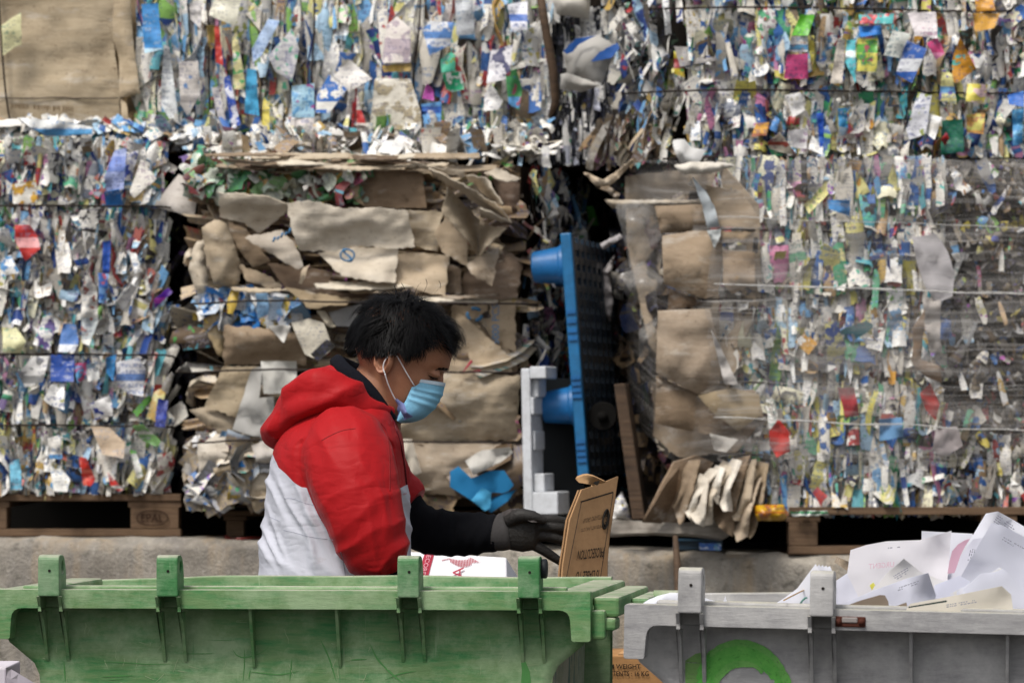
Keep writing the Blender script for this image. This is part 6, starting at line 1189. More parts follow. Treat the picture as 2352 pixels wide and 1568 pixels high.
# head frame: ear canal, forward and up axes (head bent down about 27 degrees)
HO = P(897, 842, YB); HF = Vector((.891, 0, -.454)); HU = Vector((.454, 0, .891)); HL = Vector((0, -1, 0))     # HL points to the camera side
def HP(f, u, l=0.): return HO + HF * f + HU * u + HL * l
def head_mesh():
    prof = [(-.098, .035, .060, .016), (-.093, .020, .074, .032), (-.082, .0, .083, .044), (-.066, -.02, .088, .053), (-.050, -.035, .091, .060), (-.030, -.055, .094, .065), (-.010, -.075, .100, .069), (.010, -.090, .099, .0725),
            (.030, -.098, .1025, .0745), (.050, -.102, .1095, .0765), (.070, -.102, .1085, .078), (.090, -.096, .101, .077), (.110, -.080, .083, .066), (.125, -.055, .055, .048), (.134, -.02, .02, .02)]
    K = catmull(prof, 70); V = []; Fc = []; n = 96
    for u, b, f, w in K:
        c0, rf, rb = .0, f, -b; mid = (f + b) / 2; r = (f - b) / 2
        for i in range(n):
            a = 2 * math.pi * i / n; c, s = math.cos(a), math.sin(a)
            ex = 2.25; c2 = math.copysign(abs(c) ** (2 / ex), c); s2 = math.copysign(abs(s) ** (2 / ex), s)
            F_, L_ = mid + r * c2, w * s2
            # face modelling: eye sockets, brow ridge, cheek bones
            for sg in (1, -1):
                d = ((F_ - .098) / .025) ** 2 + ((u - .030) / .013) ** 2 + ((L_ - sg * .034) / .020) ** 2; F_ -= .009 * math.exp(-d)
                d = ((F_ - .10) / .03) ** 2 + ((u - .050) / .009) ** 2 + ((L_ - sg * .030) / .028) ** 2; F_ += .004 * math.exp(-d)
                d = ((F_ - .08) / .03) ** 2 + ((u - .004) / .018) ** 2 + ((L_ - sg * .05) / .02) ** 2; F_ += .004 * math.exp(-d); L_ += sg * .004 * math.exp(-d)
            V.append(HP(F_, u, L_))
    for j in range(len(K) - 1):
        for i in range(n): Fc.append((j * n + i, j * n + (i + 1) % n, (j + 1) * n + (i + 1) % n, (j + 1) * n + i))
    Fc.append(list(range(n))[::-1]); Fc.append([(len(K) - 1) * n + i for i in range(n)])
    return V, Fc
def blob(c, r, axes=None, n=16):
    V = []; Fc = []; ax = axes or (Vector((1, 0, 0)), Vector((0, 1, 0)), Vector((0, 0, 1)))
    for j in range(n + 1):
        th = math.pi * j / n
        for i in range(2 * n):
            ph = math.pi * i / n; V.append(c + ax[0] * r[0] * math.sin(th) * math.cos(ph) + ax[1] * r[1] * math.sin(th) * math.sin(ph) + ax[2] * r[2] * math.cos(th))
    for j in range(n):
        for i in range(2 * n): Fc.append((j * 2 * n + i, (j + 1) * 2 * n + i, (j + 1) * 2 * n + (i + 1) % (2 * n), j * 2 * n + (i + 1) % (2 * n)))
    return V, Fc
nose = tube([HP(.098, .040), HP(.106, .020), HP(.111, -.002), HP(.106, -.014), HP(.094, -.016)], [.007, .009, .0125, .012, .008], 14)
nost = [blob(HP(.106, -.010, s * .012), (.010, .008, .007), (HF, HL, HU)) for s in (1, -1)]
lips = [blob(HP(.097, -.036), (.008, .024, .005), (HF, HL, HU)), blob(HP(.095, -.047), (.008, .021, .006), (HF, HL, HU))]
neck = tube([P(842, 1010, YB), P(852, 930, YB), P(872, 880, YB), P(897, 840, YB), P(905, 800, YB)], [.075, .064, .058, .056, .05], 28)
torso = loft([(935, 800, 880, .07), (985, 690, 895, .17), (1060, 655, 900, .185), (1180, 630, 915, .17), (1320, 620, 915, .165), (1450, 610, 915, .17), (1560, 640, 900, .16)], 40, 30)
SHN, SHF = P(795, 1015, YB - .165), P(815, 1010, YB + .175)
ELN, WRN = P(868, 1290, YB - .20), P(985, 1400, YB - .10)
ELF, WRF = P(935, 1200, YB + .235), P(1148, 1222, YB + .10)
arms = [tube([SHN, (SHN + ELN) / 2, ELN, (ELN + WRN) / 2, WRN], [.055, .048, .040, .038, .028], 16), tube([SHF, (SHF + ELF) / 2, ELF, (ELF + WRF) / 2, WRF], [.055, .045, .036, .034, .027], 16)]
hip, = [P(760, 1540, YB)]
def gp(x, y, z): return Vector((x, y, z))
legs = []
for s in (-1, 1):
    h = Vector((hip.x, YB + s * .10, hip.z + .04)); k = Vector((hip.x + .03, YB + s * .11, .50)); a = Vector((hip.x - .02, YB + s * .11, .09)); legs.append(tube([h, (h + k) / 2, k, (k + a) / 2, a, a + Vector((.08, 0, -.045)), a + Vector((.17, 0, -.06))], [.095, .08, .058, .052, .038, .036, .02], 18))
eyelids = [blob(HP(.0915, .0285, s * .034), (.0125, .0155, .0095), (HF, HL, HU)) for s in (1, -1)]
bv, bf = remesh([head_mesh(), nose, neck, torso] + nost + lips + eyelids + arms + legs, .0032, 3)
# ears joined to the head surface
def ear(s):
    V = []; Fc = []; nr, nt = 10, 36; c = HP(-.012, .004, s * .0745)
    eu = (HU * .97 - HF * .24).normalized(); ef = HF * .97 + HU * .24; out = (HL * s * .86 - ef * .5).normalized(); ef = (ef * .86 + HL * s * .42).normalized()
    for j in range(nr + 1):
        r = j / nr
        for i in range(nt):
            a = 2 * math.pi * i / nt; w = .0185 * (1 + .12 * math.sin(a)); h = .031 * (1 - .10 * max(0, -math.sin(a)))
            x, y = w * r * math.cos(a), h * r * math.sin(a)
            rim = math.exp(-((r - .86) / .11) ** 2) * (.0075 if math.sin(a) > -.55 else .003); conc = -.011 * math.exp(-((x - .004) / .008) ** 2 - ((y + .004) / .012) ** 2)
            anti = .005 * math.exp(-((r - .52) / .12) ** 2) * (1 if math.cos(a) < .2 else .2)
            V.append(c + ef * x + eu * y + out * (.012 + rim + conc + anti - (.012 if r >= .999 else 0)))
    for j in range(nr):
        for i in range(nt):
            q = (j * nt + i, (j + 1) * nt + i, (j + 1) * nt + (i + 1) % nt, j * nt + (i + 1) % nt); Fc.append(q if s > 0 else q[::-1])
    return V, Fc
V = [tuple(p) for p in bv]; Fc = bf
for s in (1, -1):
    ev, ef_ = ear(s); n = len(V); V += [tuple(p) for p in ev]; Fc = Fc + [[i + n for i in q] for q in ef_]
man = mk('person', V, Fc, M_SKIN, None)
tag(man, 'person in red and white hooded jacket and blue face mask bending over the green bin', 'person')
# eye line, lashes and brow
def ribbon(pts, w, name, mat, parent=man, lift=0.):
    V = []; n = len(pts); pts = [Vector(p) for p in pts]
    for i, p in enumerate(pts):
        t = (pts[min(i + 1, n - 1)] - pts[max(i - 1, 0)]).normalized(); sd = t.cross(HL).normalized() * w * (math.sin(math.pi * (i + .6) / (n + .2)) ** .6)
        V += [p + sd, p - sd]
    return V, [(2 * i, 2 * i + 1, 2 * i + 3, 2 * i + 2) for i in range(n - 1)]
from mathutils.bvhtree import BVHTree
BV = BVHTree.FromPolygons([Vector(p) for p in V], Fc)
def onface(u, v, e=.0006, Yfrom=9.8, sgn=1):
    o = Vector((0, 0, ZC)); d = (P(u, v, 1) - o).normalized()
    if sgn < 0:      # mirrored to the far side
        h = onface(u, v, e); return Vector((h.x, 2 * YB - h.y, h.z))
    loc, nrm, _, _ = BV.ray_cast(P(u, v, Yfrom), d)
    if loc is None: loc, nrm = BV.find_nearest(P(u, v, YB - .03))[:2]
    return loc + nrm * e
for sg in (1, -1):
    bw = MB(); r = random.Random(3)
    for k in range(46):
        t = r.random(); u = 998 + 31 * t; vv = 849 - 3 * math.sin(t * 3) + r.uniform(-2.4, 2.4); p0 = onface(u, vv, .0005, sgn=sg); p1 = onface(u + 6, vv - 1 + 3 * t, .002, sgn=sg); a, f = tube([p0, p1], [.0007, .0002], 4); bw.add(a, f)
    bw.obj('eyebrow', M_HAIR, man)
    ey = MB(); a, f = ribbon([onface(u, v, .0012, sgn=sg) for u, v in ((982, 861), (988, 864), (994, 867), (1000, 868.5), (1005, 868))], .0011, '', None); ey.add(a, f)
    for k in range(9):
        u = 986 + 2.2 * k; p0 = onface(u, 863 + k * .6, .001, sgn=sg); a, f = tube([p0, p0 + HF * .006 - HU * .006 + HL * (.002 * sg)], [.0004, .0001], 3); ey.add(a, f)
    ey.obj('eyelash', M_HAIR, man)
    a, f = ribbon([onface(u, v, .0007, sgn=sg) for u, v in ((980, 856), (987, 857.5), (994, 859.5), (1002, 862.5))], .0004, '', None); mk('lid_crease', a, f, mat_flat('lid_shade', '5a2f1c', .7), man)

# hair: a thick mop of single strands combed out from the whorl
Hc = HP(.002, .038); HR = (.108, .084, .104)
def scalp(dirv, lift=0.):     # dirv in head coords (f,l,u)
    d = Vector(dirv).normalized(); k = 1 / math.sqrt((d.x / HR[0]) ** 2 + (d.y / HR[1]) ** 2 + (d.z / HR[2]) ** 2)
    return Vector((d.x * (k + lift), d.y * (k + lift), d.z * (k + lift)))
def h2w(q): return Hc + HF * q.x + HL * q.y + HU * q.z
whorl = Vector((-.045, .030, .105)).normalized()
R = np.random.default_rng(42); HVt = []; HFc = []
def hairline(d):   # is this scalp direction covered with roots?
    f, l, u = d.x, d.y, d.z
    low = -.30 if f < -.3 else (-.18 if f < .1 else .10 + .30 * max(0, f))
    if f > .62: low = .30
    return u > low
def edge_v(u):       # lowest reach of the hair on the near side
    K_ = [(780, 806), (806, 822), (830, 832), (872, 826), (890, 812), (918, 812), (930, 828), (944, 834), (957, 833), (975, 821), (993, 809), (1012, 797), (1030, 791), (1036, 812), (1044, 826), (1060, 800), (1090, 790)]
    for (a, c), (d_, e) in zip(K_, K_[1:]):
        if a <= u <= d_: return c + (e - c) * (u - a) / (d_ - a)
    return 800
def strand(pts, w0):
    n = len(pts); o = len(HVt)
    for j, p in enumerate(pts):
        tn = (pts[min(j + 1, n - 1)] - pts[max(j - 1, 0)]).normalized(); nr = (p - Hc).normalized(); sd = tn.cross(nr).normalized() * w0 * (1 - .85 * j / (n - 1)); HVt.append(p + sd); HVt.append(p - sd)
    HFc.extend([(o + 2 * j, o + 2 * j + 1, o + 2 * j + 3, o + 2 * j + 2) for j in range(n - 1)])
locks = 0
while locks < 560:          # locks of hair: strands that share a course and close up towards the tip
    d = Vector(R.normal(0, 1, 3)); d.normalize()
    if not hairline(d): continue
    locks += 1; top = d.z > .45
    L = R.uniform(.045, .085) * (.85 if d.x > .5 else 1.) * (.55 if d.z < .05 else 1.)
    fl = R.uniform(.006, .020) + (R.uniform(.004, .018) if top else 0) + (.008 if d.x > .35 else 0)
    if d.x < -.35 and d.z < .4: fl *= .5
    kick = R.uniform(-.004, .012) if top else R.uniform(-.002, .006); tol = R.normal(0, 8)
    dirr = ((d - whorl).normalized() + Vector(R.normal(0, .38, 3)) + Vector((.05, 0, -.35 if d.z < .75 else -.05))); curl = Vector(R.normal(0, .10, 3))
    q = d.copy(); n = 9; course = []
    for j in range(n):
        t = j / (n - 1); course.append((q.copy(), .003 + fl * math.sin(min(1, t * 1.5) * math.pi / 2) * (1 - .3 * t) + kick * t * t))
        tg = dirr - q * dirr.dot(q)
        if tg.length > 1e-6: q = (q + tg.normalized() * (L / (n - 1)) / .115).normalized()
        dirr = dirr + Vector((.04, 0, -.12)) + (q - whorl) * .1 + curl
    for k in range(20):
        off = Vector(R.normal(0, .085, 3)); lo = R.normal(0, .0025); pts = []; Lk = R.uniform(.75, 1.)
        for j, (qq, lf) in enumerate(course):
            t = j / (n - 1)
            if t > Lk: break
            qn = (qq + off * (1 - .72 * t)).normalized(); pw = h2w(scalp(qn, max(.002, lf + lo * (1 - t)))); u, v = proj(pw)
            if pw.y < YB + .015 or u < 830 or u > 1030:
                if v > edge_v(u) + tol + 3 * lo * 1000 * .3: break
            elif v > 806 + tol and u < 1025: break
            pts.append(pw)
        if len(pts) > 2: strand(pts, R.uniform(.0006, .0012))
# stray hairs on the crown
for u, v, pts in [(0, 0, [(965, 690), (975, 668), (981, 652), (978, 641)]), (0, 0, [(990, 682), (1003, 668), (1012, 655), (1008, 645)]), (0, 0, [(975, 686), (995, 672), (1010, 664), (1013, 656)]), (0, 0, [(920, 690), (910, 668), (905, 655)]), (0, 0, [(935, 685), (930, 664), (922, 650)]), (0, 0, [(950, 684), (958, 660), (968, 648)]), (0, 0, [(905, 692), (893, 675), (880, 668)])]:
    k = catmull([(a, b2, 0) for a, b2 in pts], 9); o = len(HVt)
    for j, p in enumerate(k): c = P(p[0], p[1], YB - .01); HVt += [c + Vector((.0005, 0, .0003)), c - Vector((.0005, 0, .0003))]
    HFc += [(o + 2 * j, o + 2 * j + 1, o + 2 * j + 3, o + 2 * j + 2) for j in range(8)]
# under-layer following the scalp, so no skin shows between strands
o = len(HVt); na, nb_ = 60, 40; idx = {}
for i in range(nb_ + 1):
    for j in range(na):
        th = math.pi * i / nb_; ph = 2 * math.pi * j / na; d = Vector((math.sin(th) * math.cos(ph), math.sin(th) * math.sin(ph), math.cos(th)))
        HVt.append(h2w(scalp(d, .003 + .004 * nz(d.x * 9, d.y * 9, d.z * 9)))); idx[(i, j)] = (len(HVt) - 1, hairline(d + Vector((0, 0, -.02))) and (HVt[-1].y > YB + .02 or proj(HVt[-1])[1] < edge_v(proj(HVt[-1])[0]) - 6))
for i in range(nb_):
    for j in range(na):
        q = [idx[(i, j)], idx[(i + 1, j)], idx[(i + 1, (j + 1) % na)], idx[(i, (j + 1) % na)]]
        if all(a[1] for a in q): HFc.append([a[0] for a in q])
mk('hair', HVt, HFc, M_HAIR, man)

# face mask
M_MASK = mat_obj('pleated_mask_fabric', .75, 80, .05, .25, .2, trans=.15)
rowsF = catmull([(1021, 880, 0), (1019, 893, 0), (1015, 907, 0), (1007, 923, 0), (996, 940, 0), (974, 960, 0), (946, 970, 0), (916, 972, 0)], 40)
rowsB = catmull([(958, 870, 0), (952, 879, 0), (946, 889, 0), (940, 901, 0), (934, 915, 0), (927, 928, 0), (920, 942, 0), (911, 966, 0)], 40)
def mask_rows(sg):
    V = []
    for j in range(40):
        f, k = rowsF[j], rowsB[j]; t = j / 39
        pl = .0022 * sum(max(0, 1 - abs(t - c) / .05) for c in (.30, .43, .56))
        row = []
        for i in range(17):
            a = i / 16 * math.pi / 2; ca, sa = math.cos(a) ** .9, math.sin(a) ** .9
            u = k[0] + (f[0] - k[0]) * ca + (6 * math.sin(2 * a) if t < .6 else 3 * math.sin(2 * a)); v = k[1] + (f[1] - k[1]) * ca
            row.append(P(u, v, YB - sg * (.0585 * sa + .004 * math.sin(2 * a)) - sg * pl * sa * 1.3) + Vector((pl * ca, 0, 0)))
        V.append(row)
    return V
A, Bm = mask_rows(1), mask_rows(-1); V = []; Fc = []; n = 33
for j in range(40): V += A[j][::-1] + Bm[j][1:]
for j in range(39):
    for i in range(n - 1): Fc.append((j * n + i, (j + 1) * n + i, (j + 1) * n + i + 1, j * n + i + 1))
mask = mk('face_mask', V, Fc, M_MASK, man, color='8fcdec')
mask.modifiers.new('solid', 'SOLIDIFY').thickness = .0012
for nm, j0, j1, colr in (('top_band', 0, 4, 'd2e2ee'),):
    V2 = []; 
    for j in range(j0, j1 + 1): V2 += [p + Vector((.0012, -.0012 if p.y < YB else .0012, .0003)) for p in A[j][::-1] + Bm[j][1:]]
    mk(nm, V2, [(j * n + i, (j + 1) * n + i, (j + 1) * n + i + 1, j * n + i + 1) for j in range(j1 - j0) for i in range(n - 1)], M_MASK, mask, color=colr)
sheet('lower_flap', 'd1', [(1465, 1160, .012), (1500, 1165, .01), (1565, 1210, -.004), (1590, 1290, -.014), (1650, 1330, .0), (1540, 1372, .02), (1505, 1368, .03), (1490, 1300, .03)], 10.052, M_MASK, mask, '8290c6', thick=.0008, crumple=.003, cs=12, rag=.3, step=4)
for pts in ([(909, 813, -.086), (918, 828, -.084), (935, 858, -.076), (952, 886, -.066)], [(884, 857, -.092), (890, 878, -.085), (900, 902, -.075), (909, 919, -.068)], [(884, 857, -.092), (880, 845, -.090), (884, 828, -.094), (897, 815, -.092), (909, 813, -.086)]):
    V2, f2 = tube([P(a, b2, YB + c) for a, b2, c in catmull(pts, 12)], .0016, 6); mk('ear_loop', V2, f2, M_PAPER, mask, color='e8e8ea')
    V3 = [Vector((p[0], 2 * YB - p[1], p[2])) for p in V2]; mk('ear_loop', V3, [q[::-1] for q in f2], M_PAPER, mask, color='e8e8ea')

# jacket body
rows = [(872, 780, 838, .054), (897, 748, 866, .084), (928, 712, 892, .122), (965, 670, 914, .172), (1010, 638, 926, .205), (1060, 622, 931, .212), (1110, 613, 936, .207), (1180, 606, 943, .198), (1250, 597, 944, .193), (1320, 591, 944, .195), (1400, 586, 942, .198), (1500, 588, 935, .196)]
JV, JF = loft(rows, 90, 80, 2.35, cap=True)
nA = catmull([tuple(p) for p in [P(786, 1000, YB - .115), P(797, 1045, YB - .165), P(812, 1105, YB - .20), P(832, 1175, YB - .222), P(858, 1250, YB - .222), P(878, 1306, YB - .20)]], 60); nR = catmull([(r, 0, 0) for r in [.080, .094, .094, .086, .075, .056]], 60)[:, 0]
fA = catmull([tuple(p) for p in [P(815, 990, YB + .13), P(840, 1060, YB + .18), P(880, 1120, YB + .225), P(915, 1150, YB + .235), P(945, 1172, YB + .23)]], 60); fR = catmull([(r, 0, 0) for r in [.080, .083, .074, .066, .056]], 60)[:, 0]
JV, JF = remesh([(JV, JF), tube(nA, list(nR), 40), tube(fA, list(fR), 40)], .0042, 7, .6)
JN = vnormals(JV, JF)
cen = JV.mean(0); sgn = 1 if np.mean(np.einsum('ij,ij->i', JN, JV - cen)) > 0 else -1
JN = JN * sgn
def armdist(p, A, Rr):
    d = np.linalg.norm(A - p, axis=1); k = int(np.argmin(d)); return d[k] / Rr[k], k / 59.
VB = [(560, 1020), (600, 1030), (626, 1042), (638, 1073), (655, 1088), (672, 1105), (692, 1119), (719, 1124), (800, 1130), (890, 1131), (926, 1116), (960, 1104)]
def vb(u):
    for (a, c), (d, e) in zip(VB, VB[1:]):
        if a <= u <= d: return c + (e - c) * (u - a) / (d - a)
    return VB[0][1] if u < 560 else VB[-1][1]
def ridge(x): x = x - math.floor(x); return (1 - abs(2 * x - 1)) ** 1.5
W8 = []; out = []
for p, nn_ in zip(JV, JN):
    u, v = proj(p); w = v - vb(u); near = 1 if p[1] < YB else .5
    an, tn = armdist(p, nA, nR); af, tf = armdist(p, fA, fR)
    arm = min(an, af); t_ = tn if an < af else tf
    sl = min(1, max(0, (1.16 - arm) / .16)) * min(1, max(0, (t_ - .1) / .3))
    k = min(1, max(0, (v - 1050) / 60)) * (1 - sl)
    if arm < 1.1 and t_ > .12: w = min(w, (arm - 1.06) * 90)
    # folds of the lower panel sweep from the back seam down to the front hem
    al, ac = u * .45 + v * .89, u * .89 - v * .45
    q1 = ac / 30 + .9 * nz(al / 130, ac / 60, 3); q2 = (u * .62 - v * .78) / 62 + .8 * nz(u / 90, v / 90, 5)
    amp = max(0, .45 + 1.1 * nz(al / 110, ac / 45, 8))
    d = k * (.0085 * (ridge(q1) - .35) * amp + .006 * (ridge(q2 + .3) - .4) * max(0, .5 + nz(u / 70, v / 110, 4)))
    d += .003 * nz(ac / 26, al / 120, 5)
    if v < 1060: d += .005 * nz((u + v * .6) / 50, (v - u * .6) / 120, 9)
    if sl > 0:
        al, ac = u * .38 + v * .92, u * .92 - v * .38; sd_ = 21 if an < af else 31
        q = (u * .45 + v * .89 + 26 * nz(u / 70, v / 70, sd_)) / 58; q2 = ac / 60 + .7 * nz(al / 120, ac / 70, sd_ + 2)
        f_ = .010 * (ridge(q) - .4) * max(0, t_ - .35) * 1.8 * max(0, .55 + 1.2 * nz(u / 55, v / 80, sd_ + 1)) + .007 * (ridge(q2 + .35) - .4) * max(0, .4 + 1.0 * nz(ac / 60, al / 160, sd_ + 4))
        if t_ > .9: f_ -= (t_ - .9) * .05
        d = d * (1 - sl) + f_ * sl
    # pinch along the armhole
    if .12 < t_ < .8: d -= .006 * math.exp(-((arm - 1.10) / .07) ** 2)
    out.append(np.array(p) + nn_ * d * near); W8.append(w / 1.0)
JV = np.array(out)
V = [tuple(p) for p in JV]; Fc = [list(f) for f in JF]; W = list(W8)
jacket = mk('jacket', V, Fc, M_JACKET, man, attrs={'wht': ('FLOAT', W)})
# drawn seams
JB = BVHTree.FromPolygons([Vector(p) for p in V], Fc)
def onjack(u, v, e=.0008):
    o = Vector((0, 0, ZC)); loc, nrm, _, _ = JB.ray_cast(P(u, v, 9.3), (P(u, v, 1) - o).normalized())
    if loc is None: loc, nrm = JB.find_nearest(P(u, v, YB - .1))[:2]
    if nrm.y > 0: nrm = -nrm
    return loc + nrm * e
def seam(pts, r, col, parent=jacket, name='seam', e=.0):
    k = catmull([(a, b2, 0) for a, b2 in pts], 30); V, f = tube([onjack(p[0], p[1], e) for p in k], r, 5); return mk(name, V, f, mat_flat('seam_' + col, col, .7), parent)
seam(cv('d2', [(790, 145), (880, 95), (990, 50), (1110, 32)]), .0009, '6e0a0e')
seam(cv('d2', [(1345, -20), (1400, 60), (1425, 200), (1432, 400), (1433, 620)]), .0012, '7a0a10')
seam(cv('d2', [(970, 1190), (995, 1280), (1015, 1410)]), .0007, '777a88'); seam(cv('d2', [(440, 690), (520, 690), (640, 735), (720, 750)]), .0006, '9a9cab'); seam(cv('d2', [(430, 985), (560, 1015), (690, 1050), (900, 1078)]), .0006, '9a9cab'); seam(cv('d2', [(300, 860), (400, 905)]), .0006, '9a9cab')
zp = [onjack(u, v, .0015) for u, v in cv('d2', [(1462, -35), (1500, 80), (1540, 230), (1568, 400), (1585, 560)])]
a, f = tube(zp, .0022, 6); mk('zip', a, f, mat_flat('zip_tape', '5a0c18', .5), jacket); a, f = tube([P(909, 979, YB - .02), P(913, 987, YB - .03), P(920, 1000, YB - .03)], [.002, .0026, .0016], 6); mk('zip_puller', a, f, mat_flat('zip_pull', '3a0c12', .4), jacket)
q = [onjack(*cv('d2', [p])[0], e=.001) for p in ((1436, 668), (1580, 626), (1584, 648), (1440, 698))]
mt = text('chest_lettering', 'Discover ion', q, (0, 0, 1, 1), M_REDINK, jacket, lift=.001)
# hood folded on the back
def hood():
    ring = [  # u, v, dY, half height, half thickness, tilt
        (898, 951, -.050, 17, .012), (864, 944, -.085, 22, .020), (818, 922, -.112, 36, .034), (768, 904, -.118, 52, .048), (728, 908, -.100, 64, .055), (697, 936, -.062, 74, .060), (685, 950, .0, 80, .062), (697, 936, .062, 74, .060), (728, 908, .100, 64, .055), (775, 888, .115, 52, .046), (826, 903, .108, 38, .034), (868, 932, .085, 25, .022), (898, 951, .050, 17, .012)]
    K = catmull([r[:5] for r in ring], 110); V = []; Fc = []; n = 48; ctr = P(850, 915, YB)
    pts = [P(k[0], k[1], YB + k[2]) for k in K]
    for i, k in enumerate(K):
        c = pts[i]; rad = Vector((c.x - ctr.x, c.y - ctr.y, 0)).normalized(); up = (Vector((0, 0, 1)) + Vector((.42, 0, 0))).normalized()
        up = (up - rad * up.dot(rad)).normalized() if abs(rad.x) < .9 else up
        for j in range(n):
            a = 2 * math.pi * j / n; hh = k[3] * YB / F; th = k[4]
            p = c + rad * th * math.cos(a) + up * hh * math.sin(a) * (1 if math.sin(a) > 0 else 1.12) + rad * (.25 * th * max(0, -math.sin(a)))
            u, v = proj(p); d = .011 * (ridge((v * .9 + u * .42 + 16 * nz(u / 60, v / 60, 2)) / 66 + .2) - .4) + .006 * nz(u / 60, v / 45, 7)
            V.append(p + (p - c).normalized() * d * min(1, k[3] / 40))
    for i in range(len(K) - 1):
        for j in range(n): Fc.append((i * n + j, i * n + (j + 1) % n, (i + 1) * n + (j + 1) % n, (i + 1) * n + j))
    Fc.append(list(range(n))); Fc.append([(len(K) - 1) * n + j for j in range(n)][::-1]); return V, Fc
hv, hf = hood(); hood_o = mk('hood', hv, hf, M_JACKET, jacket, attrs={'wht': ('FLOAT', [-9.] * len(hv))})
# black collar of the sweater, sweater sleeves
def collar():
    K = catmull([(904, 964, -.052, 9), (882, 938, -.072, 14), (852, 902, -.080, 17), (822, 872, -.078, 17), (794, 850, -.068, 16), (776, 830, -.042, 15), (768, 826, .0, 15), (776, 830, .042, 15), (800, 842, .068, 17), (832, 862, .078, 19), (862, 888, .080, 19), (890, 925, .072, 15), (906, 958, .052, 9)], 80)
    V = []; Fc = []; n = 16
    for k in K:
        c = P(k[0], k[1], YB + k[2]); ctr = P(868, 905, YB); rad = Vector((c.x - ctr.x, (c.y - ctr.y), 0)).normalized(); up = Vector((.5, 0, .86))
        for j in range(n):
            a = 2 * math.pi * j / n; V.append(c + rad * .008 * math.cos(a) + up * (k[3] * YB / F) * math.sin(a) + rad * .003 * nz(k[0] / 9, j, 2))
    for i in range(len(K) - 1):
        for j in range(n): Fc.append((i * n + j, i * n + (j + 1) % n, (i + 1) * n + (j + 1) % n, (i + 1) * n + j))
    Fc.append(list(range(n))); Fc.append([(len(K) - 1) * n + j for j in range(n)][::-1]); return V, Fc
V, Fc = collar(); mk('sweater_collar', V, Fc, M_CLOTH, man, color='12141c')
def knit(path, rad, seedv):
    path = catmull([tuple(p) for p in path], 60); rad = catmull([(r, 0, 0) for r in rad], 60)[:, 0]; V, Fc = tube(path, list(rad), 36, cap=True)
    V = [Vector(p) for p in V]; n = 36
    for i in range(60):
        c = Vector(path[i])
        for k in range(n):
            p = V[i * n + k]; d = (p - c).normalized(); u, v = proj(p); V[i * n + k] = p + d * (.003 * nz(u / 14, v / 40, seedv) + .0035 * (ridge((u + v * .4 + 6 * nz(u / 30, v / 30, seedv)) / 30) - .4))
    return V, Fc
V, Fc = knit([P(868, 1270, YB - .20), P(878, 1310, YB - .19), P(905, 1345, YB - .165), P(950, 1385, YB - .13), P(980, 1400, YB - .10)], [.058, .056, .050, .042, .036], 3); mk('sweater_sleeve', V, Fc, M_CLOTH, man, color='0c0d12')
V, Fc = knit([P(905, 1140, YB + .235), P(940, 1190, YB + .235), P(985, 1218, YB + .21), P(1060, 1226, YB + .155), P(1110, 1224, YB + .12), P(1150, 1222, YB + .10)], [.05, .05, .0505, .0475, .043, .0375], 5); mk('sweater_sleeve', V, Fc, M_CLOTH, man, color='0c0d12')
# gloves
YG = YB + .09
M_GLOVE = mat_obj('coated_glove', .6, 90, .15, .5, .35)
def ch(pts, r): k = catmull([(a, b2, c) for a, b2, c in pts], 14); rr = catmull([(x, 0, 0) for x in r], 14)[:, 0]; return tube([P(a, b2, YG + c) for a, b2, c in k], list(rr), 14)
def hand_parts():
    palm = [tube([P(1150, 1220, YG), P(1172, 1218, YG), P(1200, 1217, YG), P(1228, 1218, YG), P(1238, 1219, YG)], [.034, .042, .047, .042, .030], 24, True, [.6, .55, .5, .45, .45])]
    fing = [ch([(1215, 1195, .0), (1262, 1193, .0), (1300, 1199, .012), (1338, 1204, .022)], [.0125, .0115, .0105, .008]), ch([(1222, 1210, -.002), (1268, 1210, -.002), (1308, 1217, .01), (1345, 1223, .02)], [.0125, .0115, .0105, .008]),
            ch([(1222, 1228, .0), (1266, 1233, .0), (1302, 1243, .010), (1334, 1250, .02)], [.0125, .011, .010, .008]), ch([(1212, 1243, .004), (1246, 1262, .004), (1272, 1279, .010), (1300, 1297, .018)], [.0125, .0112, .0102, .0075]),
            ch([(1168, 1196, -.012), (1192, 1184, -.026), (1222, 1186, -.030), (1254, 1196, -.024)], [.017, .0155, .0125, .009])]
    return palm + fing
gv, gf = remesh(hand_parts(), .002, 3)
gl = mk('glove', gv, gf, M_GLOVE, man, color='2a2826')
V, Fc = tube([P(1140, 1220, YG + .006), P(1146, 1221, YG + .004), P(1153, 1221, YG + .002), P(1161, 1220, YG), P(1168, 1219, YG)], [.038, .0395, .0395, .039, .038], 60, True, [.8, .75, .7, .66, .62])
V = [p + (p - P(1153, 1220, YG)).normalized() * (.0012 * (i % 2)) for i, p in enumerate([Vector(x) for x in V])]; mk('glove_cuff', V, Fc, M_CLOTH, gl, color='4a4848')
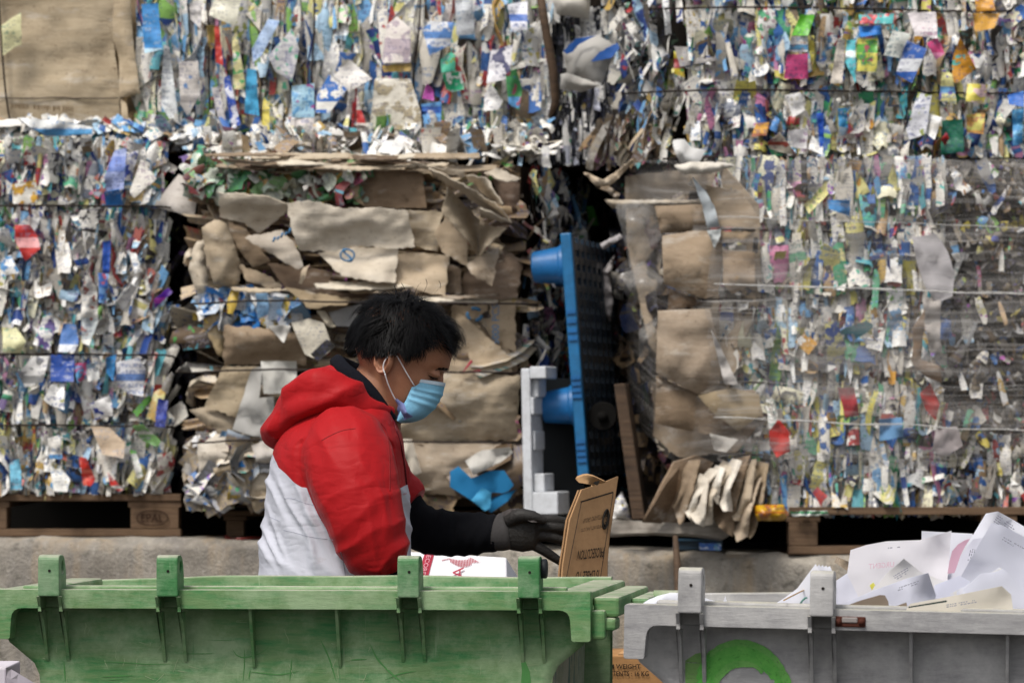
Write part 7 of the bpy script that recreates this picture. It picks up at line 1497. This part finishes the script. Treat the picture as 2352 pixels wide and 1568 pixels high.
sheet('knit_back', 'v', [(1152, 1176, .01), (1170, 1168, .004), (1190, 1166, .0), (1212, 1174, -.004), (1236, 1188, -.006), (1242, 1199, -.003), (1222, 1199, -.010), (1200, 1190, -.008), (1178, 1186, .0), (1160, 1192, .008)], YG - .030, M_CLOTH, gl, '5a5554', thick=.002, crumple=.002, cs=8, rag=.3, step=4)
# near hand, hidden behind the bin
def hand2():
    o = WRN; d = Vector((.75, .1, -.55)).normalized(); sd = d.cross(Vector((0, 1, 0))).normalized(); b_ = Vector((0, 1, 0))
    res = [tube([o, o + d * .03, o + d * .07, o + d * .095], [.03, .040, .042, .03], 20, True, [.6, .5, .45, .45])]
    for k, (off, L) in enumerate(((.03, .07), (.01, .08), (-.01, .075), (-.03, .058))):
        s0 = o + d * .085 + sd * off; res.append(tube([s0, s0 + d * L * .45, s0 + d * L * .75 + b_ * -.012, s0 + d * L * .9 + b_ * -.03], [.012, .0115, .0105, .008], 12))
    res.append(tube([o + d * .02 + sd * .03, o + d * .045 + sd * .052, o + d * .075 + sd * .058 - b_ * .015], [.015, .0135, .010], 12)); return res
gv, gf = remesh(hand2(), .003, 3); mk('glove', gv, gf, M_GLOVE, man, color='2a2826')
# trousers and shoes
tr = [loft([(1430, 612, 915, .178), (1500, 612, 910, .18), (1560, 625, 900, .175), (1600, 640, 890, .165)], 40, 16)]
for s in (-1, 1):
    h = Vector((hip.x, YB + s * .10, hip.z - .02)); k = Vector((hip.x + .03, YB + s * .11, .50)); a = Vector((hip.x - .02, YB + s * .11, .07)); tr.append(tube([h, (h + k) / 2, k, (k + a) / 2, a], [.115, .10, .078, .07, .062], 20))
V, Fc = remesh(tr, .009, 4); mk('trousers', V, Fc, M_CLOTH, man, color='1b2030')
for s in (-1, 1):
    a = Vector((hip.x - .02, YB + s * .11, .05)); v1 = tube([a + Vector((-.06, 0, -.005)), a + Vector((-.02, 0, 0)), a + Vector((.06, 0, -.004)), a + Vector((.15, 0, -.015)), a + Vector((.21, 0, -.022))], [.035, .048, .046, .038, .02], 18); V, Fc = remesh([v1], .006, 3); mk('shoe', V, Fc, M_CLOTH, man, color='2a2624')
